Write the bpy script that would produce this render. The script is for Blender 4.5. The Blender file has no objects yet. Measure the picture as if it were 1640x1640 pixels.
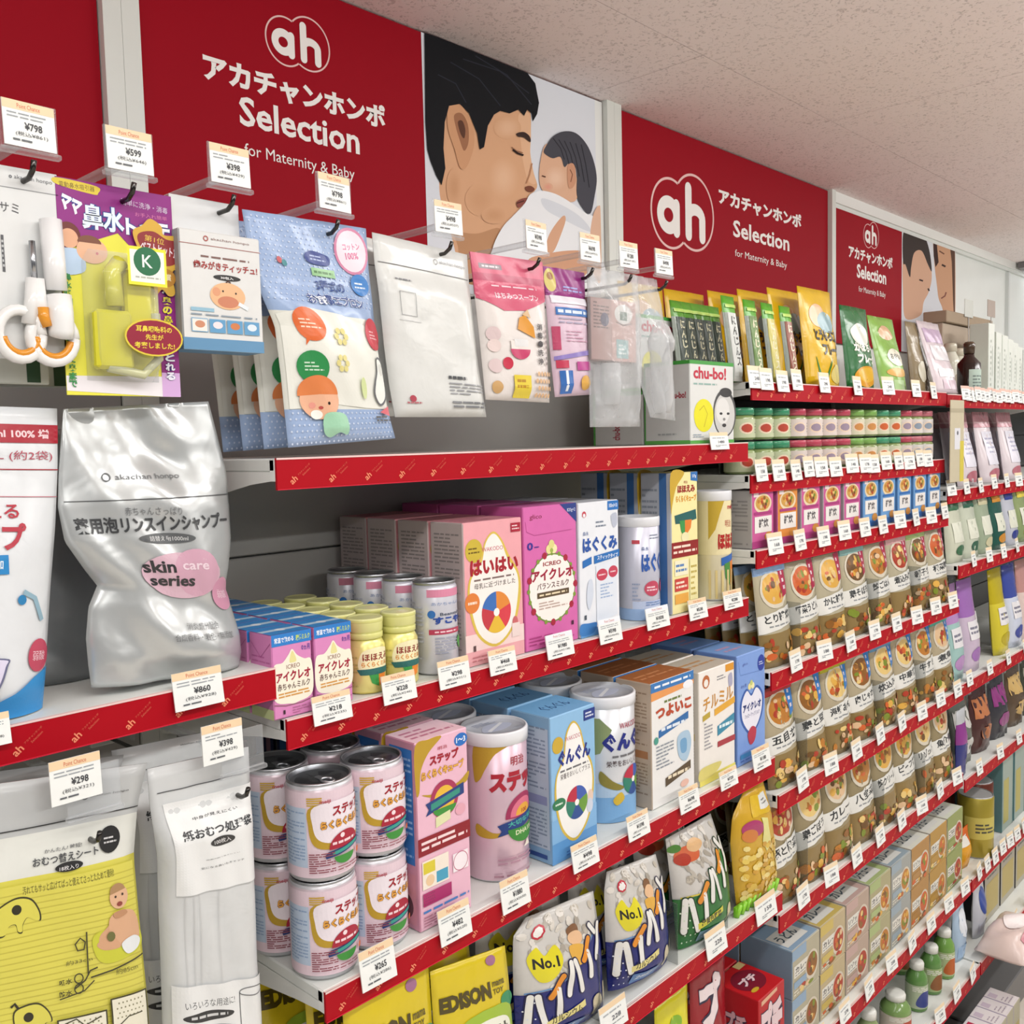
import bpy, math, random
from mathutils import Vector, Matrix
from mathutils.geometry import tessellate_polygon
random.seed(7)
scene = bpy.context.scene
COL = scene.collection

# ------------------------------------------------------------------ camera
EYE = Vector((0.0, 0.0, 1.5))
F_PX, PHI, PITCH, ROLL = 1522.34, math.radians(43.4778), math.radians(4.2), math.radians(-1.4188)
FW = Vector((math.cos(PHI)*math.cos(PITCH), math.sin(PHI)*math.cos(PITCH), -math.sin(PITCH)))
_r = Vector((math.sin(PHI), -math.cos(PHI), 0.0))
_u = _r.cross(FW)
RT = math.cos(ROLL)*_r + math.sin(ROLL)*_u
UP = -math.sin(ROLL)*_r + math.cos(ROLL)*_u
cam_d = bpy.data.cameras.new('camera')
cam_d.sensor_width = 36.0
cam_d.lens = F_PX/1640.0*36.0
cam_d.clip_start = 0.02
cam = bpy.data.objects.new('camera', cam_d)
COL.objects.link(cam)
cam.matrix_world = Matrix(((RT.x, UP.x, -FW.x, EYE.x), (RT.y, UP.y, -FW.y, EYE.y), (RT.z, UP.z, -FW.z, EYE.z), (0, 0, 0, 1)))
scene.camera = cam

# ------------------------------------------------------------------ light and exposure
world = bpy.data.worlds.new('store_ambient')
scene.world = world
world.use_nodes = True
world.node_tree.nodes['Background'].inputs[0].default_value = (0.97, 0.98, 1.0, 1)
world.node_tree.nodes['Background'].inputs[1].default_value = 0.24
def area_lamp(name, x, y, z, sx, sy, watts, tilt=0.0, color=(1.0, 0.985, 0.965)):
    d = bpy.data.lights.new(name, 'AREA')
    d.shape = 'RECTANGLE'; d.size = sx; d.size_y = sy
    d.energy = watts; d.color = color
    o = bpy.data.objects.new(name, d)
    COL.objects.link(o); o.location = (x, y, z); o.rotation_euler.x = math.radians(tilt)
    return o
# rows of long ceiling lamps above the aisle
for i in range(5):
    area_lamp('aisle_lamp', -1.3 + i*1.45, 0.02, 2.07, 1.15, 0.10, 8.3, tilt=36)
for i in range(4):
    area_lamp('aisle_lamp', -1.3 + i*1.9, -1.5, 2.09, 1.2, 0.12, 34.0)
scene.view_settings.view_transform = 'Standard'
scene.view_settings.look = 'None'
scene.view_settings.gamma = 1.0
scene.view_settings.use_curve_mapping = False
scene.view_settings.exposure = -0.36

# ------------------------------------------------------------------ measuring helpers (photo pixel -> point on a known plane of the room)
def ray(px, py): return FW*F_PX + RT*(px-820.0) - UP*(py-820.0)
def P(px, py, Y): d = ray(px, py); return EYE + d*((Y-EYE.y)/d.y)
def PZ(px, py, z): d = ray(px, py); return EYE + d*((z-EYE.z)/d.z)

# ------------------------------------------------------------------ colour and materials
def srgb(c):
    if isinstance(c, str):
        c = c.lstrip('#'); c = tuple(int(c[i:i+2], 16)/255.0 for i in (0, 2, 4))
    return tuple((x/12.92 if x <= 0.04045 else ((x+0.055)/1.055)**2.4) for x in c[:3])
MATS = {}
def printed(name, rough=0.5, metallic=0.0, spec=0.4, bump=0.0, bscale=40.0, var=0.06, coat=0.0, vscale=60.0):
    m = bpy.data.materials.new(name); m.use_nodes = True
    nt = m.node_tree; b = nt.nodes['Principled BSDF']
    at = nt.nodes.new('ShaderNodeAttribute'); at.attribute_name = 'Col'
    tc = nt.nodes.new('ShaderNodeTexCoord')
    nz = nt.nodes.new('ShaderNodeTexNoise'); nz.inputs['Scale'].default_value = vscale; nz.inputs['Detail'].default_value = 2
    nt.links.new(tc.outputs['Object'], nz.inputs['Vector'])
    mr = nt.nodes.new('ShaderNodeMapRange')
    mr.inputs['To Min'].default_value = 1.0-var; mr.inputs['To Max'].default_value = 1.0+var*0.4
    nt.links.new(nz.outputs['Fac'], mr.inputs['Value'])
    mx = nt.nodes.new('ShaderNodeVectorMath'); mx.operation = 'SCALE'
    nt.links.new(at.outputs['Color'], mx.inputs[0]); nt.links.new(mr.outputs['Result'], mx.inputs['Scale'])
    nt.links.new(mx.outputs['Vector'], b.inputs['Base Color'])
    b.inputs['Roughness'].default_value = rough
    b.inputs['Metallic'].default_value = metallic
    b.inputs['Specular IOR Level'].default_value = spec
    b.inputs['Coat Weight'].default_value = coat
    b.inputs['Coat Roughness'].default_value = 0.12
    if bump:
        n2 = nt.nodes.new('ShaderNodeTexNoise'); n2.inputs['Scale'].default_value = bscale; n2.inputs['Detail'].default_value = 3
        n2.inputs['Distortion'].default_value = 0.6
        nt.links.new(tc.outputs['Object'], n2.inputs['Vector'])
        bp = nt.nodes.new('ShaderNodeBump'); bp.inputs['Strength'].default_value = bump; bp.inputs['Distance'].default_value = 0.004
        nt.links.new(n2.outputs['Fac'], bp.inputs['Height']); nt.links.new(bp.outputs['Normal'], b.inputs['Normal'])
    MATS[name] = m
    return m
printed('card', 0.45, spec=0.45)
printed('matte', 0.75, spec=0.25)
printed('enamel', 0.38, spec=0.4, var=0.04, vscale=14)
printed('film', 0.24, spec=0.5, bump=0.35, bscale=26)
printed('film_print', 0.3, spec=0.5, bump=0.25, bscale=26, var=0.03)
printed('foil', 0.27, metallic=0.45, spec=0.6, bump=0.55, bscale=14, var=0.05)
printed('tin', 0.3, metallic=0.35, spec=0.5, var=0.03)
printed('steel', 0.22, metallic=1.0, var=0.03)
printed('gloss', 0.16, spec=0.5, var=0.03)
printed('rail', 0.5, spec=0.18, var=0.03)
printed('lid_steel', 0.32, metallic=0.9, var=0.05)
printed('sign', 0.6, spec=0.12, var=0.03, vscale=6)
def clear_mat(name, tint=(0.95, 0.96, 0.97), base=0.06, rough=0.08, bump=0.0):
    m = bpy.data.materials.new(name); m.use_nodes = True
    nt = m.node_tree; nt.nodes.clear()
    out = nt.nodes.new('ShaderNodeOutputMaterial')
    tr = nt.nodes.new('ShaderNodeBsdfTransparent'); tr.inputs[0].default_value = (*tint, 1)
    gl = nt.nodes.new('ShaderNodeBsdfPrincipled'); gl.inputs['Base Color'].default_value = (0.85, 0.87, 0.88, 1); gl.inputs['Roughness'].default_value = rough
    lw = nt.nodes.new('ShaderNodeLayerWeight'); lw.inputs['Blend'].default_value = 0.35
    mr = nt.nodes.new('ShaderNodeMapRange'); mr.inputs['To Min'].default_value = base; mr.inputs['To Max'].default_value = min(1, base+0.45)
    nt.links.new(lw.outputs['Facing'], mr.inputs['Value'])
    mx = nt.nodes.new('ShaderNodeMixShader')
    nt.links.new(mr.outputs['Result'], mx.inputs[0]); nt.links.new(tr.outputs[0], mx.inputs[1]); nt.links.new(gl.outputs[0], mx.inputs[2])
    nt.links.new(mx.outputs[0], out.inputs[0])
    if bump:
        tc = nt.nodes.new('ShaderNodeTexCoord'); n2 = nt.nodes.new('ShaderNodeTexNoise'); n2.inputs['Scale'].default_value = 30
        nt.links.new(tc.outputs['Object'], n2.inputs['Vector'])
        bp = nt.nodes.new('ShaderNodeBump'); bp.inputs['Strength'].default_value = bump; bp.inputs['Distance'].default_value = 0.006
        nt.links.new(n2.outputs['Fac'], bp.inputs['Height']); nt.links.new(bp.outputs['Normal'], gl.inputs['Normal'])
    MATS[name] = m
clear_mat('clear', base=0.07)
clear_mat('clear_film', base=0.16, rough=0.12, bump=0.7)
clear_mat('divider', tint=(0.80, 0.81, 0.81), base=0.05, rough=0.1)
MATS['divider'].node_tree.nodes['Principled BSDF'].inputs['Base Color'].default_value = (0.25, 0.26, 0.26, 1)
clear_mat('smoky', tint=(0.9, 0.9, 0.9), base=0.3, rough=0.2)

# ------------------------------------------------------------------ mesh builder
class MB:
    def __init__(s): s.v = []; s.f = []; s.c = []; s.sm = []
    def add(s, verts, faces, col, smooth=False):
        o = len(s.v); s.v.extend([tuple(p) for p in verts])
        lin = srgb(col) if not isinstance(col, list) else None
        for i, f in enumerate(faces):
            s.f.append(tuple(o+k for k in f)); s.sm.append(smooth)
            s.c.append(lin if lin else srgb(col[i]))
    def box(s, x0, x1, y0, y1, z0, z1, col, b=0.0, cols=None):
        # col: body; cols: dict front/left/right/back/top/bottom
        cc = {k: col for k in ('front', 'left', 'right', 'back', 'top', 'bottom')}
        if cols: cc.update(cols)
        if b <= 0:
            V = [(x, y, z) for z in (z0, z1) for y in (y0, y1) for x in (x0, x1)]
            F = [(0, 1, 5, 4), (2, 6, 7, 3), (0, 4, 6, 2), (1, 3, 7, 5), (4, 5, 7, 6), (0, 2, 3, 1)]
            s.add(V, F, [cc[k] for k in ('front', 'back', 'left', 'right', 'top', 'bottom')])
            return
        xs, ys, zs = (x0, x1), (y0, y1), (z0, z1)
        idx = {}; V = []
        for iz in (0, 1):
            for iy in (0, 1):
                for ix in (0, 1):
                    sx, sy, sz = (1 if ix == 0 else -1), (1 if iy == 0 else -1), (1 if iz == 0 else -1)
                    x, y, z = xs[ix], ys[iy], zs[iz]
                    idx[(ix, iy, iz, 'x')] = len(V); V.append((x, y+sy*b, z+sz*b))
                    idx[(ix, iy, iz, 'y')] = len(V); V.append((x+sx*b, y, z+sz*b))
                    idx[(ix, iy, iz, 'z')] = len(V); V.append((x+sx*b, y+sy*b, z))
        F = []; CC = []
        q = lambda a, pts: [idx[(p[0], p[1], p[2], a)] for p in pts]
        F += [q('y', [(0, 0, 0), (1, 0, 0), (1, 0, 1), (0, 0, 1)]), q('y', [(1, 1, 0), (0, 1, 0), (0, 1, 1), (1, 1, 1)]),
              q('x', [(0, 1, 0), (0, 0, 0), (0, 0, 1), (0, 1, 1)]), q('x', [(1, 0, 0), (1, 1, 0), (1, 1, 1), (1, 0, 1)]),
              q('z', [(0, 0, 1), (1, 0, 1), (1, 1, 1), (0, 1, 1)]), q('z', [(0, 1, 0), (1, 1, 0), (1, 0, 0), (0, 0, 0)])]
        CC += [cc[k] for k in ('front', 'back', 'left', 'right', 'top', 'bottom')]
        for iy in (0, 1):
            for iz in (0, 1):
                F.append([idx[(0, iy, iz, 'y')], idx[(1, iy, iz, 'y')], idx[(1, iy, iz, 'z')], idx[(0, iy, iz, 'z')]]); CC.append(cc['front'] if iy == 0 else cc['back'])
        for ix in (0, 1):
            for iz in (0, 1):
                F.append([idx[(ix, 0, iz, 'x')], idx[(ix, 1, iz, 'x')], idx[(ix, 1, iz, 'z')], idx[(ix, 0, iz, 'z')]]); CC.append(cc['left'] if ix == 0 else cc['right'])
            for iy in (0, 1):
                F.append([idx[(ix, iy, 0, 'x')], idx[(ix, iy, 1, 'x')], idx[(ix, iy, 1, 'y')], idx[(ix, iy, 0, 'y')]]); CC.append(cc['left'] if ix == 0 else cc['right'])
        for iz in (0, 1):
            for iy in (0, 1):
                for ix in (0, 1):
                    F.append([idx[(ix, iy, iz, a)] for a in 'xyz']); CC.append(cc['front'])
        s.add(V, F, CC)
    def lathe(s, prof, n=28, cx=0.0, cy=0.0, smooth=True):
        # prof: list of (r, z, colour of the band that starts here)
        V = []; F = []; C = []
        for r, z, _ in prof:
            for k in range(n):
                a = 2*math.pi*k/n
                V.append((cx+r*math.sin(a), cy-r*math.cos(a), z))
        for i in range(len(prof)-1):
            for k in range(n):
                k2 = (k+1) % n
                F.append((i*n+k, i*n+k2, (i+1)*n+k2, (i+1)*n+k)); C.append(prof[i][2])
        F.append(tuple(range(n-1, -1, -1))); C.append(prof[0][2])
        F.append(tuple((len(prof)-1)*n+k for k in range(n))); C.append(prof[-1][2])
        s.add(V, F, C, smooth)
        s.sm[-1] = False; s.sm[-2] = False
    def tube(s, pts, r, col, n=8):
        pts = [Vector(p) for p in pts]; V = []; F = []
        for i, p in enumerate(pts):
            t = (pts[min(i+1, len(pts)-1)] - pts[max(i-1, 0)]).normalized()
            a = t.orthogonal().normalized() if i == 0 else (a0 - t*a0.dot(t)).normalized()
            a0 = a; b = t.cross(a)
            for k in range(n):
                w = 2*math.pi*k/n
                V.append(p + (a*math.cos(w)+b*math.sin(w))*r)
        for i in range(len(pts)-1):
            for k in range(n):
                k2 = (k+1) % n
                F.append((i*n+k, i*n+k2, (i+1)*n+k2, (i+1)*n+k))
        F.append(tuple(range(n-1, -1, -1))); F.append(tuple((len(pts)-1)*n+k for k in range(n)))
        s.add(V, F, col, True)
    def mesh(s, name):
        me = bpy.data.meshes.new(name)
        me.from_pydata(s.v, [], s.f)
        ca = me.color_attributes.new('Col', 'FLOAT_COLOR', 'CORNER')
        buf = []
        for p, c in zip(s.f, s.c): buf.extend((c[0], c[1], c[2], 1.0)*len(p))
        ca.data.foreach_set('color', buf)
        me.polygons.foreach_set('use_smooth', s.sm)
        me.update()
        return me
    def build(s, name, mat, parent=None, loc=None, rotz=0.0):
        me = s.mesh(name)
        me.materials.append(MATS[mat] if isinstance(mat, str) else mat)
        o = bpy.data.objects.new(name, me); COL.objects.link(o)
        if parent: o.parent = parent
        if loc is not None: o.location = loc
        if rotz: o.rotation_euler.z = rotz
        return o

def tag(o, label=None, cat=None, group=None, kind=None):
    if label: o['label'] = label
    if cat: o['category'] = cat
    if group: o['group'] = group
    if kind: o['kind'] = kind
    return o
def thing(name, label, cat, loc=(0, 0, 0), rotz=0.0, group=None):
    o = bpy.data.objects.new(name, None); COL.objects.link(o)
    o.empty_display_size = 0.02
    o.location = loc; o.rotation_euler.z = rotz
    return tag(o, label, cat, group)
def dup(root, loc, label, rotz=None, group=None):
    r = root.copy(); COL.objects.link(r); r.location = loc
    if rotz is not None: r.rotation_euler.z = rotz
    tag(r, label, None, group)
    for ch in list(root.children):
        c = ch.copy(); COL.objects.link(c); c.parent = r
        for g in list(ch.children):
            d = g.copy(); COL.objects.link(d); d.parent = c
    return r
ORD = ['first', 'second', 'third', 'fourth', 'fifth', 'sixth', 'seventh', 'eighth', 'ninth', 'tenth', 'eleventh', 'twelfth', 'thirteenth', 'fourteenth', 'fifteenth', 'sixteenth', 'seventeenth', 'eighteenth', 'nineteenth', 'twentieth']

# ------------------------------------------------------------------ flat print
GLYPH = {}
def glyphs(s, bold):
    k = (s, bold)
    if k in GLYPH: return GLYPH[k]
    c = bpy.data.curves.new('t', 'FONT'); c.body = s; c.size = 1.0; c.resolution_u = 2; c.offset = bold
    o = bpy.data.objects.new('t', c)
    m = bpy.data.meshes.new_from_object(o)
    vs = [(v.co.x, v.co.y) for v in m.vertices]
    fs = [tuple(p.vertices) for p in m.polygons]
    bpy.data.objects.remove(o); bpy.data.curves.remove(c); bpy.data.meshes.remove(m)
    x0 = min(v[0] for v in vs); x1 = max(v[0] for v in vs); y0 = min(v[1] for v in vs); y1 = max(v[1] for v in vs)
    vs = [((x-x0)/(x1-x0), (y-y0)/max(1e-6, y1-y0)) for x, y in vs]
    GLYPH[k] = (vs, fs)
    return GLYPH[k]
def smooth_loop(pts, k=5):
    out = []; n = len(pts)
    for i in range(n):
        p0, p1, p2, p3 = pts[i-1], pts[i], pts[(i+1) % n], pts[(i+2) % n]
        for j in range(k):
            t = j/k
            out.append(tuple(0.5*((2*p1[a]) + (-p0[a]+p2[a])*t + (2*p0[a]-5*p1[a]+4*p2[a]-p3[a])*t*t + (-p0[a]+3*p1[a]-3*p2[a]+p3[a])*t**3) for a in (0, 1)))
    return out
class Pr:
    """flat print laid on a surface: fn(u, v, d) gives the point, d metres proud of it; w, h are the printed area's size in metres"""
    def __init__(s, mb, fn, w, h, maxlen=None, eps=0.00004, d0=0.0002):
        s.mb = mb; s.fn = fn; s.w = w; s.h = h; s.maxlen = maxlen; s.eps = eps; s.d = d0
    def put(s, vs, fs, col, keep=False):
        if not keep: s.d += s.eps
        if s.maxlen:
            V = []; F = []
            st = []
            for f in fs:
                for i in range(1, len(f)-1): st.append((vs[f[0]], vs[f[i]], vs[f[i+1]]))
            while st:
                a, b, c = st.pop()
                L = [math.hypot((p[0]-q[0])*s.w, (p[1]-q[1])*s.h) for p, q in ((a, b), (b, c), (c, a))]
                m = max(L)
                if m <= s.maxlen:
                    o = len(V); V += [a, b, c]; F.append((o, o+1, o+2))
                else:
                    i = L.index(m); t = (a, b, c); p, q, r = t[i], t[(i+1) % 3], t[(i+2) % 3]
                    mid = ((p[0]+q[0])/2, (p[1]+q[1])/2)
                    st.append((p, mid, r)); st.append((mid, q, r))
            vs, fs = V, F
        s.mb.add([s.fn(u, v, s.d) for u, v in vs], fs, col, smooth=False)
    def rect(s, u0, v0, u1, v1, col, rot=0):
        pts = [(u0, v0), (u1, v0), (u1, v1), (u0, v1)]
        if rot: pts = s._rot(pts, (u0+u1)/2, (v0+v1)/2, rot)
        s.put(pts, [(0, 1, 2, 3)], col)
    def _rot(s, pts, cu, cv, deg):
        a = math.radians(deg); c, n = math.cos(a), math.sin(a); out = []
        for u, v in pts:
            x, y = (u-cu)*s.w, (v-cv)*s.h
            out.append((cu+(x*c-y*n)/s.w, cv+(x*n+y*c)/s.h))
        return out
    def ell(s, cu, cv, ru, rv, col, n=26, a0=0.0, a1=360.0, rot=0):
        if rv is None: rv = ru*s.w/s.h
        full = abs(a1-a0) >= 359.9
        pts = [(cu+ru*math.cos(math.radians(a0+(a1-a0)*k/n)), cv+rv*math.sin(math.radians(a0+(a1-a0)*k/n))) for k in range(n if full else n+1)]
        if not full: pts = [(cu, cv)] + pts
        if rot: pts = s._rot(pts, cu, cv, rot)
        if full: pts = [(cu, cv)] + pts; fs = [(0, i, i % n + 1) for i in range(1, n+1)]
        else: fs = [(0, i, i+1) for i in range(1, len(pts)-1)]
        s.put(pts, fs, col)
    def poly(s, pts, col):
        t = tessellate_polygon([[Vector((u*s.w, v*s.h, 0)) for u, v in pts]])
        s.put(pts, [tuple(q) for q in t], col)
    def blob(s, pts, col, k=5): s.poly(smooth_loop(pts, k), col)
    def line(s, pts, wm, col, closed=False):
        V = []; F = []; n = len(pts)
        for i in range(n):
            a = pts[i-1] if (i > 0 or closed) else pts[i]; b = pts[(i+1) % n] if (i < n-1 or closed) else pts[i]
            dx, dy = (b[0]-a[0])*s.w, (b[1]-a[1])*s.h; L = math.hypot(dx, dy) or 1
            nx, ny = -dy/L*wm/2, dx/L*wm/2
            V += [(pts[i][0]+nx/s.w, pts[i][1]+ny/s.h), (pts[i][0]-nx/s.w, pts[i][1]-ny/s.h)]
        for i in range(n if closed else n-1):
            j = (i+1) % n
            F.append((2*i, 2*i+1, 2*j+1, 2*j))
        s.put(V, F, col)
    def ring(s, cu, cv, ru, rv, wm, col, n=30, a0=0, a1=360):
        if rv is None: rv = ru*s.w/s.h
        closed = abs(a1-a0) >= 359.9
        pts = [(cu+ru*math.cos(math.radians(a0+(a1-a0)*k/n)), cv+rv*math.sin(math.radians(a0+(a1-a0)*k/n))) for k in range(n if closed else n+1)]
        s.line(pts, wm, col, closed)
    def tb(s, t, u0, v0, u1, v1, col, bold=0.02, rot=0, outline=None, ow=0.05, shear=0.0):
        """text t filling the box u0,v0-u1,v1"""
        for pas in ((outline, bold+ow), (col, bold)):
            if pas[0] is None: continue
            vs, fs = glyphs(t, pas[1])
            g = (ow*0.4 if (outline and pas[0] is outline) else 0)
            du, dv = (u1-u0), (v1-v0)
            pts = [(u0-g*dv*s.h/s.w+(x)*(du+2*g*dv*s.h/s.w)+shear*y*dv*s.h/s.w, v0-g*dv+y*(dv+2*g*dv)) for x, y in vs]
            if rot: pts = s._rot(pts, (u0+u1)/2, (v0+v1)/2, rot)
            s.put(pts, fs, pas[0])
    def lines(s, u0, v0, u1, v1, n, col, fill=0.5, seed=1, vertical=False, gap=0.25):
        rnd = random.Random(seed); vs = []; fs = []
        for i in range(n):
            b0 = v0+(v1-v0)*(i+(1-fill)/2)/n; b1 = b0+(v1-v0)*fill/n
            x = u0
            while x < u1-0.01*(u1-u0):
                L = (u1-u0)*rnd.uniform(0.12, 0.4); e = min(u1, x+L)
                o = len(vs); vs += [(x, b0), (e, b0), (e, b1), (x, b1)]; fs.append((o, o+1, o+2, o+3))
                x = e+(u1-u0)*rnd.uniform(0.02, 0.06)
                if rnd.random() < gap*0.3: break
        s.put(vs, fs, col)
    def dots(s, u0, v0, u1, v1, nu, nv, r, col):
        vs = []; fs = []
        for j in range(nv):
            for i in range(nu):
                cu = u0+(u1-u0)*(i+0.5+(0.25 if j % 2 else -0.25))/nu; cv = v0+(v1-v0)*(j+0.5)/nv
                o = len(vs); vs += [(cu+r/s.w*math.cos(a*math.pi/3), cv+r/s.h*math.sin(a*math.pi/3)) for a in range(6)]; fs.append(tuple(range(o, o+6)))
        s.put(vs, fs, col)
    def soft(s, cu, cv, ru, rv, c0, c1, n=6, rot=0):
        n *= 2
        a = tuple(int(c0[i:i+2], 16) for i in (1, 3, 5)); b = tuple(int(c1[i:i+2], 16) for i in (1, 3, 5))
        for k in range(n):
            t = (k+1)/n; f = 1-0.8*k/n
            s.ell(cu, cv, ru*f, rv*f, tuple((a[i]+(b[i]-a[i])*t)/255 for i in range(3)), 22, rot=rot)
    def wheel(s, cu, cv, ru, cols, hub='#f4f2ee', start=90):
        n = len(cols)
        for i, c in enumerate(cols):
            s.d -= s.eps if i else 0
            s.ell(cu, cv, ru, None, c, n=8, a0=start+360.0*i/n, a1=start+360.0*(i+1)/n)
        s.ell(cu, cv, ru*0.2, None, hub, n=12)
def flat(ox, oy, oz, ux, uy, uz, vx, vy, vz, w, h, nx, ny, nz):
    def fn(u, v, d): return (ox+u*w*ux+v*h*vx+d*nx, oy+u*w*uy+v*h*vy+d*ny, oz+u*w*uz+v*h*vz+d*nz)
    return fn
def front_of(mb, w, h, **k):   # front face of a carton: x -w/2..w/2, y = 0, z 0..h
    return Pr(mb, flat(-w/2, 0, 0, 1, 0, 0, 0, 0, 1, w, h, 0, -1, 0), w, h, **k)
def left_of(mb, w, d, h, **k):
    return Pr(mb, flat(-w/2, d, 0, 0, -1, 0, 0, 0, 1, d, h, -1, 0, 0), d, h, **k)
def top_of(mb, w, d, h, **k):
    return Pr(mb, flat(-w/2, 0, h, 1, 0, 0, 0, 1, 0, w, d, 0, 0, 1), w, d, **k)
def wrap_of(mb, r, h, z0=0.0, **k):   # round label, u = 0.5 faces the aisle
    def fn(u, v, d):
        a = (u-0.5)*2*math.pi
        return ((r+d)*math.sin(a), -(r+d)*math.cos(a), z0+v*h)
    return Pr(mb, fn, 2*math.pi*r, h, maxlen=min(0.005, k.pop('maxlen', 0.005)), eps=k.pop('eps', 0.00012), **k)

# ------------------------------------------------------------------ product builders
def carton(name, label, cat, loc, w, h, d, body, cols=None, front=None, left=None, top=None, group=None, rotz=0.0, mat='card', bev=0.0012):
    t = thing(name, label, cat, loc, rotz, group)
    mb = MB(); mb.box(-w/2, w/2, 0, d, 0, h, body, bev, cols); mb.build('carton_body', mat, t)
    for nm, fnc, mk in (('front_print', front, lambda m: front_of(m, w, h)), ('side_print', left, lambda m: left_of(m, w, d, h)), ('top_print', top, lambda m: top_of(m, w, d, h))):
        if fnc:
            m = MB(); fnc(mk(m)); m.build(nm, mat, t)
    return t
def lerp(a, b, t): return a+(b-a)*t
def interp(tab, t, lin=False):
    for i in range(len(tab)-1):
        if t <= tab[i+1][0]:
            k = (t-tab[i][0])/max(1e-9, tab[i+1][0]-tab[i][0]); k = k if lin else k*k*(3-2*k)
            return lerp(tab[i][1], tab[i+1][1], k)
    return tab[-1][1]
class Pouch:
    """soft pack: L, R are edge tables (v, x, z) or plain w, h; thickness table th (v, metres)"""
    def __init__(s, w=0.1, h=0.15, th=((0, 0.02), (1, 0.0)), lean=0.0, wtab=None, edges=None, wr=0.0, seed=0, pinch=2.2, back=0.6):
        s.w = w; s.h = h; s.th = th; s.lean = lean; s.wtab = wtab; s.edges = edges; s.wr = wr; s.pinch = pinch; s.back = back
        rnd = random.Random(seed); s.k = [(rnd.uniform(2, 9), rnd.uniform(2, 9), rnd.uniform(0, 6), rnd.uniform(0.4, 1)) for _ in range(5)]
    def xz(s, u, v):
        if s.edges:
            lx = interp(s.edges[0], v, True); lz = interp(s.edges[1], v, True); rx = interp(s.edges[2], v, True); rz = interp(s.edges[3], v, True)
            return lerp(lx, rx, u), lerp(lz, rz, u)
        ww = s.w*(interp(s.wtab, v) if s.wtab else 1.0)
        return (u-0.5)*ww, v*s.h
    def bulge(s, u, v):
        e = max(0.0, 1-abs(2*u-1)**s.pinch)**0.75
        b = interp(s.th, v)*e
        if s.wr:
            b += s.wr*e*sum(a*math.sin(p*u*3+q*v*3+r) for p, q, r, a in s.k)/3
        return b
    def fn(s, u, v, d):
        x, z = s.xz(u, v)
        return (x, s.lean*v*s.h-s.bulge(u, v)-d, z)
    def body(s, mb, paint, nu=14, nv=18):
        if isinstance(paint, str): c = paint; paint = lambda u, v: c
        V = []; F = []; C = []
        for side in (0, 1):
            for j in range(nv+1):
                for i in range(nu+1):
                    u, v = i/nu, j/nv
                    x, z = s.xz(u, v); b = s.bulge(u, v)
                    V.append((x, s.lean*v*s.h + (-b if side == 0 else b*s.back+0.0008), z))
        o = (nu+1)*(nv+1)
        for j in range(nv):
            for i in range(nu):
                a = j*(nu+1)+i
                F.append((a, a+1, a+nu+2, a+nu+1)); C.append(paint((i+0.5)/nu, (j+0.5)/nv))
                F.append((o+a, o+a+nu+1, o+a+nu+2, o+a+1)); C.append(paint((i+0.5)/nu, (j+0.5)/nv))
        for i in range(nu):
            F.append((i+1, i, o+i, o+i+1)); C.append(paint(0.5, 0)); a = nv*(nu+1)+i
            F.append((a, a+1, o+a+1, o+a)); C.append(paint(0.5, 1))
        for j in range(nv):
            a = j*(nu+1); F.append((a, a+nu+1, o+a+nu+1, o+a)); C.append(paint(0, (j+0.5)/nv))
            a += nu; F.append((a+nu+1, a, o+a, o+a+nu+1)); C.append(paint(1, (j+0.5)/nv))
        mb.add(V, F, C, True)
    def pr(s, mb, maxlen=None, **k):
        return Pr(mb, s.fn, s.w, s.h, maxlen=maxlen or min(0.006, max(0.0035, s.w/26)), d0=k.pop('d0', 0.0007), eps=k.pop('eps', 0.00007), **k)
def soft_pack(name, label, cat, loc, pouch, paint, art=None, group=None, rotz=0.0, mat='film', nu=14, nv=18, pname='pouch_body', amat='film_print'):
    t = thing(name, label, cat, loc, rotz, group)
    mb = MB(); pouch.body(mb, paint, nu, nv); mb.build(pname, mat, t)
    if art:
        m = MB(); art(pouch.pr(m)); m.build('front_print', amat, t)
    return t
def px_pouch(rows, Y, th, **k):
    """outline measured on the plane Y: rows of (xl, yl, xr, yr) photo pixels from top to bottom; returns pouch, base location"""
    pts = [(P(a, b, Y), P(c, d, Y)) for a, b, c, d in rows]
    base = Vector(((pts[-1][0].x+pts[-1][1].x)/2, Y, min(pts[-1][0].z, pts[-1][1].z)))
    n = len(pts); zt = (pts[0][0].z+pts[0][1].z)/2; zb = (pts[-1][0].z+pts[-1][1].z)/2
    E = [[], [], [], []]
    for l, r in reversed(pts):
        v = ((l.z+r.z)/2-zb)/(zt-zb)
        E[0].append((v, l.x-base.x)); E[1].append((v, l.z-base.z)); E[2].append((v, r.x-base.x)); E[3].append((v, r.z-base.z))
    po = Pouch(w=max(r.x-l.x for l, r in pts), h=zt-zb, th=th, edges=E, **k)
    return po, base

def uv_of(po, base, Y):
    """photo pixel -> (u, v) on a px_pouch lying in plane Y"""
    def f(px, py):
        q = P(px, py, Y); x, z = q.x-base.x, q.z-base.z
        u = v = 0.5
        for _ in range(4):
            lo, hi = 0.0, 1.0
            for _ in range(24):
                mid = (lo+hi)/2
                if lerp(interp(po.edges[1], mid, True), interp(po.edges[3], mid, True), u) < z: lo = mid
                else: hi = mid
            v = lo; lx, rx = interp(po.edges[0], v, True), interp(po.edges[2], v, True)
            u = (x-lx)/(rx-lx)
        return u, v
    return f
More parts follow.
